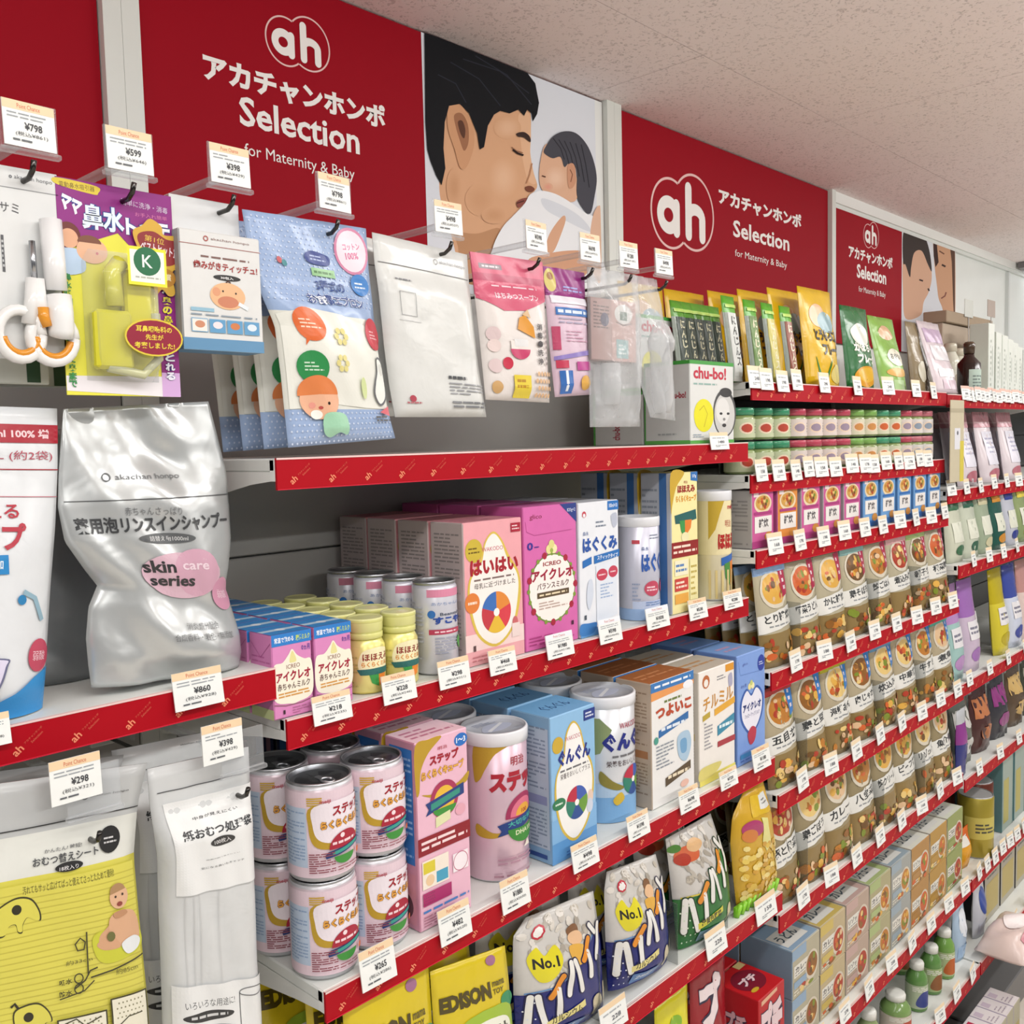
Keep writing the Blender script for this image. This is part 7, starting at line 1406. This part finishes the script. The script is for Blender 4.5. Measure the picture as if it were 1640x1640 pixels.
# R4 to R6: stand-up meal pouches
def art_meal(txt, tagc, seed, top):
    def f(pr):
        rr = random.Random(seed)
        pr.ell(0.52, 0.76, 0.42, 0.19, '#d3cbb8'); pr.ell(0.52, 0.765, 0.37, 0.155, rr.choice(FOOD))
        for _ in range(20): pr.ell(0.52+rr.uniform(-0.26, 0.26), 0.765+rr.uniform(-0.1, 0.1), rr.uniform(0.04, 0.09), rr.uniform(0.02, 0.045), rr.choice(FOOD), 8); pr.d -= pr.eps*0.9
        pr.d += pr.eps
        if tagc: pr.poly([(0.74, 0.66), (0.95, 0.69), (0.95, 0.99), (0.74, 0.97)], tagc); pr.lines(0.80, 0.72, 0.89, 0.94, 3, '#e6d8dc', 0.5)
        pr.poly([(0, 0.34), (1, 0.40), (1, 0.58), (0, 0.52)], '#dcdcd6'); pr.tb(txt, 0.12, 0.44, 0.9, 0.53, '#2f3234', 0.03, rot=2.0); pr.lines(0.2, 0.39, 0.8, 0.42, 1, '#8a8e90', 0.5)
        for _ in range(18): pr.ell(rr.uniform(0.08, 0.92), rr.uniform(0.04, 0.28), rr.uniform(0.05, 0.12), rr.uniform(0.02, 0.05), rr.choice(FOOD), 8); pr.d -= pr.eps*0.9
        pr.d += pr.eps
        if top: pr.rect(0, 0.93, 1, 1, top)
    return f
ROWS = (('R4', 0.168, '#a8284a', 'food pouch with burgundy tag', ['とり雑炊', '野菜うどん', 'かに雑炊', '鶏そぼろ', '鮭ごはん', '煮込み丼', '親子丼', '根菜煮'], '#b0a88e', 1),
        ('R5', 0.166, '#2f78c0', 'food pouch with blue tag', ['五目丼', '鶏と豆', '海鮮あん', '肉じゃが', '炊込み', '中華丼', '牛すき', '煮魚'], '#aca084', 2),
        ('R6', 0.182, None, 'tall khaki food pouch', ['豚と根菜', '鶏ごぼう', 'カレー', '八宝菜', '鮭クリーム', 'ビーフ丼', 'リゾット', '魚介煮'], '#918464', 3))
TOPS = {'R4': ['#8fb0d8', None, None, '#8ab4b0', None, '#d8a8a8', '#a8bf7a', None], 'R5': ['#b03a34', None, '#b8b02c', None, '#6a94b4', None, None, '#5aa894'], 'R6': [None, '#d8a0a0', None, None, None, None, '#c8a8b0', None]}
for shelf, hgt, tg, desc, names, bodyc, sd in ROWS:
    zs = SZ(shelf); Yr = SY(shelf)
    for i in range(8):
        X = lerp(XR+0.068, XR+BAYW-0.064, i/7)
        po = Pouch(w=0.1085, h=hgt, th=((0, 0.012), (0.15, 0.016), (0.7, 0.009), (1, 0.0008)), wr=0.0016, seed=sd*10+i, lean=0.10)
        lab = '%s, %s from left on the %s pouch shelf' % (desc, ORD[i], {'R4': 'upper', 'R5': 'middle', 'R6': 'lower'}[shelf])
        tp = TOPS[shelf][i]
        e = soft_pack('meal_pouch', lab, 'meal pouch', (X, Yr+0.024, zs), po, (lambda bc, tp: (lambda u, v: tp if (tp and v > 0.92) else ('#8a7448' if v < 0.3 else bc)))(bodyc, tp), art_meal(names[i], tg, sd*100+i, tp), 'stand-up meal pouches', nu=10, nv=12)
        for k in range(1, 4 if i == 0 else 2): dup(e, (X-0.0006*k, Yr+0.024+0.034*k, zs), lab.replace(' from left', ' from left in row %s' % ['one', 'two', 'three', 'four'][k]))
    pxs = {'R4': (1216, 1238, 1258, 1276, 1296, 1315, 1330, 1344), 'R5': None, 'R6': None}[shelf]
    row_cards(shelf, [lerp(XR+0.085, XR+BAYW-0.05, i/7) for i in range(8)], '%%s price card from the left on the %s pouch shelf' % {'R4': 'upper', 'R5': 'middle', 'R6': 'lower'}[shelf], ['178', '188', '168'])
    for j, i in enumerate((1, 4, 6)):
        X = lerp(XR+0.062, XR+BAYW-0.062, (i-0.5)/7)
        m = MB(); m.box(X-0.0008, X+0.0008, Yr+0.006, Yr+0.2, zs, zs+0.10, '#ffffff', 0.0003); tag(m.build('shelf_divider', 'divider'), 'smoky divider among the %s pouches, %s from the left' % ({'R4': 'upper', 'R5': 'middle', 'R6': 'lower'}[shelf], ORD[j]), 'divider', 'clear shelf dividers')
# R7: cartons stacked two high
zs = SZ('R7'); Yr = SY('R7')
TC = ['#8aa4bc', '#c6b060', '#bca098', '#a4b47a', '#95a6b0', '#dcdcd0', '#dcdcd0', '#d8dccc']; FC = ['#aea890', '#b8a884', '#b09c8c', '#a8a27c', '#9ca09c', '#ac8248', '#b08a40', '#8f9a5c']
def art_meal_box(c, seed):
    def f(pr):
        rr = random.Random(seed)
        pr.rect(0, 0.78, 0.5, 1.0, c); pr.rect(0.06, 0.42, 0.62, 0.66, '#dcdad0'); pr.tb(rr.choice(['カレー', 'シチュー', 'うどん', 'リゾット', 'ごはん']), 0.1, 0.5, 0.58, 0.62, '#3a3c40', 0.03); pr.lines(0.1, 0.44, 0.5, 0.48, 1, '#7a7c80', 0.5)
        pr.ell(0.70, 0.42, 0.24, 0.3, '#cfc6b4'); pr.ell(0.70, 0.43, 0.20, 0.24, rr.choice(FOOD[:6]))
        for _ in range(9): pr.ell(0.70+rr.uniform(-0.13, 0.13), 0.43+rr.uniform(-0.15, 0.15), rr.uniform(0.03, 0.07), rr.uniform(0.04, 0.08), rr.choice(FOOD), 7); pr.d -= pr.eps*0.9
        pr.rect(0.05, 0.20, 0.5, 0.34, c); pr.lines(0.05, 0.05, 0.5, 0.17, 2, '#dcd8c8', 0.45)
        for q in range(7): pr.ell(rr.uniform(0.12, 0.88), rr.uniform(0.08, 0.16), rr.uniform(0.05, 0.1), rr.uniform(0.03, 0.06), rr.choice(FOOD), 8); pr.d -= pr.eps*0.9
    return f
def top_meal_box(c, seed):
    def f(pr):
        rr = random.Random(seed); pr.rect(0.08, 0.12, 0.8, 0.55, '#d8d8d2'); pr.tb(rr.choice(['カレー', 'シチュー', 'うどん']), 0.14, 0.24, 0.7, 0.46, '#4a5a64', 0.03); pr.ell(0.68, 0.72, 0.16, 0.14, rr.choice(['#c8a02c', '#b85a3c', '#4a8a5a'])); pr.line([(0.02, 0.02), (0.98, 0.02), (0.98, 0.98), (0.02, 0.98)], 0.0012, '#dcdcd4', True)
    return f
bxh = 0.0875
for i in range(8):
    X = lerp(XR+0.098, XR+BAYW-0.056, i/7); w = 0.103
    nm = ['dull blue', 'mustard', 'dusty pink', 'leaf green', 'grey-blue', 'white-topped orange', 'white-topped amber', 'white-topped green'][i]
    e = carton('meal_box', '%s-trimmed meal box, lower of its stack above the bottle shelf' % nm, 'meal box', (X, Yr+0.02, zs), w, bxh, 0.10, FC[i], {'top': TC[i], 'left': '#7f98ac' if i == 0 else '#9a9488'}, art_meal_box(TC[i] if i < 5 else FC[i], 200+i), None, top_meal_box(TC[i], 220+i), 'meal boxes stacked two high')
    dup(e, (X, Yr+0.0195, zs+bxh+0.001), '%s-trimmed meal box, upper of its stack above the bottle shelf' % nm)
    dup(e, (X, Yr+0.1225, zs+bxh+0.001), '%s-trimmed meal box, upper of the stack one row back' % nm); dup(e, (X, Yr+0.1225, zs), '%s-trimmed meal box, lower of the stack one row back' % nm)
row_cards('R7', [lerp(XR+0.10, XR+BAYW-0.05, i/7) for i in range(8)], '%s price card from the left under the stacked meal boxes', ['258', '278', '238'])
# R8: drink bottles with white caps
zs = SZ('R8'); Yr = SY('R8')
def bottle(label, loc, r, h, body, lab1, lab2, capc='#dedfd8', grp='drink bottles'):
    t = thing('drink_bottle', label, 'bottle', loc, 0, grp)
    m = MB(); m.lathe([(r*0.92, 0, body), (r, h*0.03, body), (r, h*0.62, body), (r*0.93, h*0.70, body), (r*0.66, h*0.80, body), (r*0.56, h*0.84, body), (r*0.54, h*0.86, body)], 18); m.build('bottle_body', 'gloss', t)
    m = MB(); m.lathe([(r*0.58, h*0.85, capc), (r*0.66, h*0.855, capc), (r*0.66, h*0.97, capc), (r*0.58, h, capc), (r*0.2, h*1.0, capc)], 16); m.build('cap', 'gloss', t)
    m = MB(); pr = wrap_of(m, r, h*0.55, h*0.05, maxlen=0.014); pr.rect(0.05, 0.05, 0.95, 0.95, lab1); pr.blob([(0.3, 0.2), (0.4, 0.7), (0.6, 0.6), (0.66, 0.3), (0.5, 0.1)], lab2); pr.lines(0.25, 0.7, 0.6, 0.9, 3, '#e6e6dc', 0.5); m.build('bottle_label', 'card', t)
    return t
BC = [('#8a9a6a', '#b8a89a', '#a84a6a'), ('#7a9a5a', '#c8bfb0', '#b8503a'), ('#5f8a4a', '#aab89a', '#3f4a8a'), ('#5f8a4a', '#9ab07a', '#8a5a34'), ('#6f9a4a', '#a8b88a', '#b8602c'), ('#88a85a', '#c8b48a', '#c8602c')]
for i, (px, py, r) in enumerate(((1391, 1622, 0.023), (1434, 1594, 0.031), (1468, 1544, 0.023), (1491, 1518, 0.023), (1512, 1492, 0.023))):
    q = P(px, py, 0.748)
    bottle('white-capped drink bottle, %s from the left on the bottom row' % ORD[i], (q.x, 0.748, zs), r, q.z+0.008-zs, *BC[i])
bottle('white-capped drink bottle half hidden behind the wide-capped one', (P(1441, 1564, 0.83).x, 0.83, zs), 0.023, 0.135, *BC[3])
for i, (c, l1, l2) in enumerate((('#a8c0d8', '#9ab8d8', '#dfe6ee'), ('#c9ccd4', '#b8bcc8', '#2a4a9a'))):
    X = (P(1535, 1500, 0.748).x, P(1567, 1480, 0.748).x)[i]
    t = thing('squeeze_pack', ('pale blue spouted drink pack beside the bottles', 'white drink pack with royal blue picture beside the spouted one')[i], 'drink pack', (X, Yr+0.05, zs), 0)
    po = Pouch(w=0.072, h=0.150, th=((0, 0.012), (0.4, 0.018), (1, 0.002)), wr=0.0015, seed=300+i)
    m = MB(); po.body(m, c, 8, 10); m.build('pouch_body', 'film', t); m = MB(); pr = po.pr(m); pr.ell(0.5, 0.6, 0.3, 0.22, l2); pr.rect(0.15, 0.05, 0.85, 0.25, l1); m.build('front_print', 'film_print', t)
    m = MB(); m.lathe([(0.009, 0.148, '#dcdcdc'), (0.009, 0.164, '#dcdcdc'), (0.006, 0.168, '#d0d0d0')], 12); m.build('spout', 'gloss', t)
row_cards('R8', [XR+0.42+i*0.105 for i in range(5)], '%s price card from the left under the drink bottles', ['138', '158'])

# ------------------------------------------------------------------ far bay
XC = XB+2*BAYW
zs = SZ('C1'); Yr = SY('C1')
for i, px in enumerate((1585, 1597, 1607, 1616, 1624, 1632, 1639)):
    X = P(px, 560, Yr+0.065).x; hh_ = (0.205, 0.185, 0.18, 0.172, 0.165, 0.155, 0.15)[i]
    carton('cosmetic_box', 'slim white cosmetic box, %s from the left on the far top shelf' % ORD[i], 'cosmetic box', (X, Yr+0.06, zs), 0.050, hh_, 0.05, '#dfe4dc', {'left': '#cfd6cc'}, (lambda pr: (pr.lines(0.3, 0.15, 0.5, 0.8, 9, '#b4bcb2', 0.5), pr.rect(0.62, 0.3, 0.68, 0.7, '#a8b4a8'))), None, None, 'slim white cosmetic boxes')
t = thing('pump_bottle', 'dark brown bottle with pale green label on the far top shelf', 'bottle', (P(1552, 580, Yr+0.045).x, Yr+0.045, zs))
m = MB(); m.lathe([(0.026, 0, '#2c1c18'), (0.028, 0.004, '#2c1c18'), (0.028, 0.085, '#33211c'), (0.013, 0.102, '#33211c'), (0.012, 0.11, '#33211c')], 18); m.build('bottle_body', 'gloss', t)
m = MB(); m.lathe([(0.013, 0.11, '#4a3a2c'), (0.014, 0.135, '#5a4634'), (0.010, 0.14, '#4a3a2c')], 14); m.build('cap', 'gloss', t)
m = MB(); pr = wrap_of(m, 0.028, 0.065, 0.01); pr.rect(0.3, 0.05, 0.68, 0.9, '#b8ccc0'); pr.lines(0.35, 0.2, 0.6, 0.7, 4, '#7a8a84', 0.5); m.build('bottle_label', 'card', t)
for i, px in enumerate((1522, 1536, 1564)):
    bottle('white lotion bottle, %s from the left beside the brown bottle' % ORD[i], (P(px, 570, Yr+0.13).x, Yr+0.13, zs), 0.025, 0.15-0.01*i, '#dcdccc', '#e2e2d4', '#b8ac9a', '#cfc8b4', 'white lotion bottles')
q0, q1 = P(1510, 530, 0.955), P(1582, 530, 0.955)
t = thing('display_riser', 'beige cardboard display riser at the back of the far top shelf', 'display riser', ((q0.x+q1.x)/2, 0.955, zs))
hw = (q1.x-q0.x)/2; zr = P(1545, 512, 0.955).z-zs
m = MB(); m.box(-hw, hw, 0, 0.05, 0.0, zr-0.02, '#b9aa98', 0.002); m.build('riser_board', 'matte', t)
m = MB(); m.box(-hw-0.005, hw+0.005, -0.012, 0.052, zr-0.02, zr+0.012, '#a89680', 0.002); m.build('riser_ledge', 'matte', t)
for i, px in enumerate((1552, 1588)):
    q = P(px, 497, 0.94)
    t = thing('shelf_flag', ('pale', 'mauve-grey')[i]+' little sign flag standing above the far riser', 'sign flag', (q.x, 0.94, zs))
    m = MB(); m.tube([(0, 0.001, 0), (0, 0.001, q.z-zs-0.02)], 0.0015, '#d0d0cc', 6); m.build('flag_stem', 'gloss', t)
    m = MB(); m.box(-0.035, 0.035, 0, 0.0015, q.z-zs-0.02, q.z-zs+0.03, '#a8988c' if i else '#c9ccc4', 0.0004); m.build('flag_card', 'card', t)
row_cards('C1', [row_x(1545+i*6.7, 'C1') for i in range(15)], '%s card from the left in the dense row on the far top shelf', ['898', '1280', '698'], w=0.044, h=0.034, band='#e6b8a8')
# C2: pink and white pouches
zs = SZ('C2'); Yr = SY('C2')
t = thing('hanging_card_strip', 'cream card pack with yellow lower part hanging at the bay joint', 'hanging pack', (XC+0.025, Yr-0.012, zs+0.02))
m = MB(); m.box(-0.045, 0.045, 0, 0.002, 0.0, 0.19, '#c8bfa4', 0.0005); m.build('backing_card', 'card', t); m = MB(); pr = Pr(m, flat(-0.045, 0, 0, 1, 0, 0, 0, 0, 1, 0.09, 0.19, 0, -1, 0), 0.09, 0.19); pr.rect(0.3, 0.4, 0.72, 0.66, '#dfe0e6'); pr.ell(0.52, 0.6, 0.06, None, '#5a5a60', 8); pr.rect(0.7, 0.0, 1, 0.5, '#d3c44a'); pr.rect(0, 0.85, 1, 0.9, '#b4ab90'); m.build('front_print', 'card', t)
def art_pinkp(seed):
    def f(pr): pr.rect(0, 0.78, 1, 1, '#c08a94'); pr.rect(0, 0.84, 1, 0.86, '#dcb8be'); pr.rect(0.2, 0.25, 0.9, 0.72, '#dedde8'); pr.lines(0.3, 0.4, 0.8, 0.65, 4, '#a8a8c0', 0.4, seed=seed); pr.ell(0.5, 0.12, 0.3, 0.08, '#b8707c')
    return f
for i in range(9):
    po = Pouch(w=0.128, h=0.188, th=((0, 0.018), (0.25, 0.024), (0.7, 0.012), (1, 0.001)), wr=0.002, seed=400+i, lean=0.14)
    soft_pack('pink_pouch', 'white pouch with dusty pink top, %s from the left in the far bay' % ORD[i], 'pouch', (row_x(1548+i*12, 'C2', 0.04), Yr+0.04+0.044*(i % 3), zs), po, lambda u, v: '#c8959e' if v > 0.78 else '#d9cfd4', art_pinkp(i), 'white pouches with pink tops', nu=8, nv=10)
row_cards('C2', [XC+0.02+i*0.105 for i in range(8)], '%s price card from the left under the far pink-topped pouches', ['598', '698'])
# C3: green and clear bottles / pouches
zs = SZ('C3'); Yr = SY('C3')
C3C = [('#c8ccb8', '#3a6a4a'), ('#bfc6b4', '#2f5f4a'), ('#9aa890', '#c8c4a0'), ('#24544a', '#c98a2c'), ('#b8bcc8', '#2a3a8a'), ('#8a9a6a', '#d8c84a'), ('#3a5a4a', '#d8d8cc')]
for i, (c, l) in enumerate(C3C):
    po = Pouch(w=0.104, h=0.158, th=((0, 0.014), (0.3, 0.020), (0.8, 0.010), (1, 0.001)), wr=0.002, seed=420+i, lean=0.08)
    soft_pack('skin_care_pouch', '%s refill pack, %s from the left on the far third shelf' % (('pale green', 'sage', 'grey-green', 'deep green', 'lilac-grey', 'olive', 'bottle green')[i], ORD[i]), 'pouch', (XC+0.075+i*0.108, Yr+0.035, zs), po, c, (lambda l: (lambda pr: (pr.rect(0.15, 0.78, 0.85, 0.95, l), pr.rect(0.2, 0.3, 0.8, 0.6, '#d9dccc'), pr.ell(0.5, 0.18, 0.25, 0.08, l))))(l), 'skin care refill packs', nu=8, nv=10)
row_cards('C3', [XC+0.10+i*0.115 for i in range(6)], '%s price card from the left under the far green packs', ['798', '498'], w=0.038)
# C4: tall pouches
zs = SZ('C4'); Yr = SY('C4')
C4C = [('#9cc0bc', '#b48ac0', 'teal and violet tall pouch'), ('#c4b4c8', '#9a6ab0', 'lilac tall pouch'), ('#3a2c14', '#5a4420', 'dark brown shaded pouch'), ('#cfc23a', '#b8a81c', 'yellow tall pouch'), ('#c8d0e2', '#3a4a9a', 'white and indigo tall pouch'), ('#d8c4bc', '#b88a84', 'pale rose tall pouch'), ('#d0ccc4', '#a8604a', 'cream tall pouch')]  # dark brown one fills a gap, whose shade is put into its colour
for i, (c, l, nm) in enumerate(C4C):
    po = Pouch(w=0.108, h=0.225, th=((0, 0.016), (0.3, 0.024), (0.8, 0.010), (1, 0.001)), wr=0.002, seed=440+i, lean=0.08)
    soft_pack('tall_pouch', nm+' on the far fourth shelf', 'pouch', (XC+0.06+i*0.118, Yr+(0.035 if i != 2 else 0.075), zs), po, (lambda c, l: (lambda u, v: l if v > 0.62 else c))(c, l), (lambda l: (lambda pr: (pr.rect(0.2, 0.35, 0.8, 0.55, '#e0dfe2'), pr.lines(0.25, 0.4, 0.75, 0.5, 2, '#7a7a8a', 0.5), pr.ell(0.5, 0.18, 0.28, 0.08, l))))(l), 'tall pouches on the far fourth shelf', nu=8, nv=10)
row_cards('C4', [XC+0.06+i*0.15 for i in range(5)], '%s price card from the left under the far tall pouches', ['298', '398'], w=0.038)
# C5: dark bagged packs
zs = SZ('C5'); Yr = SY('C5')
for i, (c, l, nm) in enumerate((('#6a7068', '#c8c8c4', 'grey-green crinkled snack pack'), ('#4a2c2a', '#b8744a', 'maroon snack pack with a roof-shaped picture'), ('#3a3a40', '#8a3a7a', 'charcoal snack pack with purple print'), ('#5a4a3a', '#c8a86a', 'brown snack pack'), ('#44483c', '#a8a898', 'dark olive snack pack'))):
    po = Pouch(w=0.13, h=0.16, th=((0, 0.016), (0.4, 0.026), (1, 0.002)), wr=0.005, seed=460+i, lean=0.05)
    soft_pack('dark_pack', nm+' on the far fifth shelf', 'pouch', (XC+0.12+i*0.145, Yr+0.05, zs), po, c, (lambda l: (lambda pr: (pr.rect(0.1, 0.55, 0.9, 0.85, l), pr.ell(0.5, 0.3, 0.3, 0.12, l))))(l), 'dark snack packs', nu=8, nv=10)
po = Pouch(w=0.06, h=0.16, th=((0, 0.008), (0.5, 0.014), (1, 0.001)), wr=0.002, seed=470)
soft_pack('dark_pack', 'small violet and navy pack with silver top at the bay joint', 'pouch', (XC+0.03, Yr+0.02, zs), po, lambda u, v: '#b8bcc0' if v > 0.75 else ('#8a3a8a' if v > 0.45 else '#28307a'), None, 'dark snack packs', nu=8, nv=10)
row_cards('C5', [XC+0.1+i*0.16 for i in range(4)], '%s price card from the left under the far dark packs', ['198'], w=0.038)
# C6: tins and boxes
zs = SZ('C6'); Yr = SY('C6')
def tin(label, loc, r, h, c, l):
    t = thing('drink_tin', label, 'tin', loc, 0, 'tins on the far sixth shelf')
    m = MB(); m.lathe([(r*0.95, 0, '#b0b0b0'), (r, 0.003, c), (r, h-0.003, c), (r*0.95, h, '#b8b8b8')], 22); m.build('tin_body', 'tin', t)
    can_lid(t, r, h, 'tin_lid', False)
    m = MB(); pr = wrap_of(m, r, h*0.9, h*0.05, maxlen=0.014); pr.rect(0.2, 0.3, 0.6, 0.7, l); pr.lines(0.3, 0.4, 0.55, 0.6, 3, '#4a4a3a', 0.5); m.build('tin_label', 'card', t)
tin('olive yellow tin with silver lid on the far sixth shelf', (2.470, Yr+0.045, zs), 0.042, 0.152, '#a8983a', '#c2b65a')
tin('brown tin behind the olive yellow one', (2.565, Yr+0.075, zs), 0.042, 0.155, '#6a3428', '#a8785a'); tin('second brown tin at the back of the far sixth shelf', (2.475, Yr+0.14, zs), 0.042, 0.15, '#5a3028', '#98684a')
po = Pouch(w=0.08, h=0.09, th=((0, 0.012), (0.4, 0.02), (1, 0.002)), wr=0.002, seed=480)
soft_pack('orange_pack', 'small orange and white pack in front of the tins', 'pouch', (2.375, Yr+0.045, zs), po, lambda u, v: '#d99a24' if v < 0.6 else '#d0602c', lambda pr: pr.rect(0.1, 0.6, 0.6, 0.85, '#e0dcd4'), None, nu=6, nv=8)
carton('tea_box', 'green and white box standing on the tins of the far sixth shelf', 'box', (2.475, Yr+0.115, zs+0.1522), 0.085, 0.063, 0.07, '#7aa834', {'left': '#cfd8d2', 'top': '#a8c88a'}, lambda pr: (pr.rect(0.1, 0.1, 0.9, 0.45, '#c8b01c'), pr.ell(0.4, 0.7, 0.25, 0.2, '#dfe6e2')))
for i in range(5):
    carton('teal_carton', 'tall grey carton with teal edges, %s from the left on the far sixth shelf' % ORD[i], 'carton', (XC+0.375+i*0.105, Yr+0.03, zs), 0.095, 0.195, 0.12, '#98a8a0', {'top': '#c4ccd0', 'left': '#5f8486'}, lambda pr: (pr.rect(0, 0, 0.05, 1, '#3a7076'), pr.rect(0.95, 0, 1, 1, '#3a7076'), pr.rect(0.15, 0.1, 0.6, 0.7, '#b0a860')), None, lambda pr: (pr.rect(0.08, 0.08, 0.92, 0.92, '#d0d4da'), pr.lines(0.2, 0.2, 0.8, 0.8, 3, '#8a8e9c', 0.4)), 'tall grey cartons with teal edges')
row_cards('C6', [XC+0.05+i*0.06 for i in range(7)], '%s price card from the left under the far tins', ['128', '148'], w=0.04)
# C7 and the floor in front
zs = SZ('C7'); Yr = SY('C7')
t = thing('white_pack', 'tall white soft pack with cream side, right of the drink packs', 'soft pack', (XC+0.062, Yr+0.10, zs))
po = Pouch(w=0.10, h=0.17, th=((0, 0.02), (0.5, 0.03), (1, 0.004)), wr=0.002, seed=500); m = MB(); po.body(m, lambda u, v: '#d8cfbc' if u > 0.5 else '#e2e0dc', 10, 12); m.build('pack_body', 'film', t); m = MB(); pr = po.pr(m); pr.ell(0.3, 0.55, 0.2, 0.2, '#dcdcd8'); m.build('front_print', 'film_print', t)
for i in range(4):
    carton('grey_carton', 'pale grey carton with black edge, %s from the left on the far bottom shelf' % ORD[i], 'carton', (XC+0.25+i*0.13, Yr+0.05, zs), 0.12, 0.165, 0.14, '#b0ac9c', {'top': '#d0d2cc', 'left': '#2a2830'}, lambda pr: (pr.rect(0.1, 0.1, 0.9, 0.6, '#b8a86a'), pr.lines(0.15, 0.65, 0.8, 0.9, 3, '#6a6a6a', 0.4)), None, None, 'pale grey cartons')
row_cards('C7', [XC+0.27+i*0.11 for i in range(4)], '%s price card from the left on the far bottom rail', ['98'], w=0.04)
for i in range(8):
    X = 1.985+i*0.0505
    carton('wipes_box', 'low white and lilac box on the floor below the bottles, %s along' % ORD[i], 'box', (X, 0.630, 0.0008), 0.049, 0.165, 0.066, '#d2cdd2', {'top': '#dcd8da', 'left': '#a8a0b4', 'front': '#a8a48c'}, lambda pr: (pr.rect(0.1, 0.2, 0.9, 0.7, '#a89a5a'), pr.ell(0.5, 0.45, 0.25, 0.2, '#7a8a3a')), None, (lambda i: (lambda pr: (pr.rect(0.04, 0.1, 0.96, 0.9, '#e2dfe0'), pr.rect(0.1, 0.62, 0.5, 0.9, '#b8284a' if i == 4 else '#c8bccb'), pr.lines(0.15, 0.15, 0.85, 0.5, 3, '#a8a0ac', 0.35))))(i), 'low boxes on the floor')
t = thing('pink_soft_pack', 'pale pink wrapped soft pack jutting over the bottom rail at the right edge', 'soft pack', (2.425, Yr-0.036, zs+0.001))
m = MB(); nn = 14; V = []; F = []
for j in range(nn+1):
    for i in range(nn+1):
        a, b = i/nn*2-1, j/nn*2-1; e = (max(0, 1-abs(a)**3)*max(0, 1-abs(b)**3))**0.6
        V.append((a*0.105, b*0.056, 0.02+0.045*e+0.006*math.sin(6*a+4*b)*e))
for j in range(nn+1):
    for i in range(nn+1):
        a, b = i/nn*2-1, j/nn*2-1; e = (max(0, 1-abs(a)**3)*max(0, 1-abs(b)**3))**0.4
        V.append((a*0.105, b*0.056, 0.018-0.018*e))
o2 = (nn+1)**2
for j in range(nn):
    for i in range(nn): q = j*(nn+1)+i; F += [(q, q+1, q+nn+2, q+nn+1), (o2+q, o2+q+nn+1, o2+q+nn+2, o2+q+1)]
for i in range(nn):
    for a, b in ((i, i+1), ((nn+1)*nn+i+1, (nn+1)*nn+i), ((i+1)*(nn+1), i*(nn+1)), (i*(nn+1)+nn, (i+1)*(nn+1)+nn)): F.append((a, o2+a, o2+b, b))
m.add(V, F, '#e3cfc8', True); m.build('pack_body', 'film', t)
m = MB(); pr = Pr(m, lambda u, v, d: (-0.105+0.21*u, -0.056+0.112*v, 0.0215+d+0.045*(max(0, 1-abs(2*u-1)**3)*max(0, 1-abs(2*v-1)**3))**0.6+0.006*math.sin(6*(2*u-1)+4*(2*v-1))*(max(0, 1-abs(2*u-1)**3)*max(0, 1-abs(2*v-1)**3))**0.6), 0.21, 0.112, maxlen=0.008, d0=0.001); pr.rect(0.2, 0.08, 0.45, 0.2, '#c8808a'); pr.ell(0.55, 0.5, 0.2, 0.2, '#efe6e4'); m.build('pack_print', 'film_print', t)
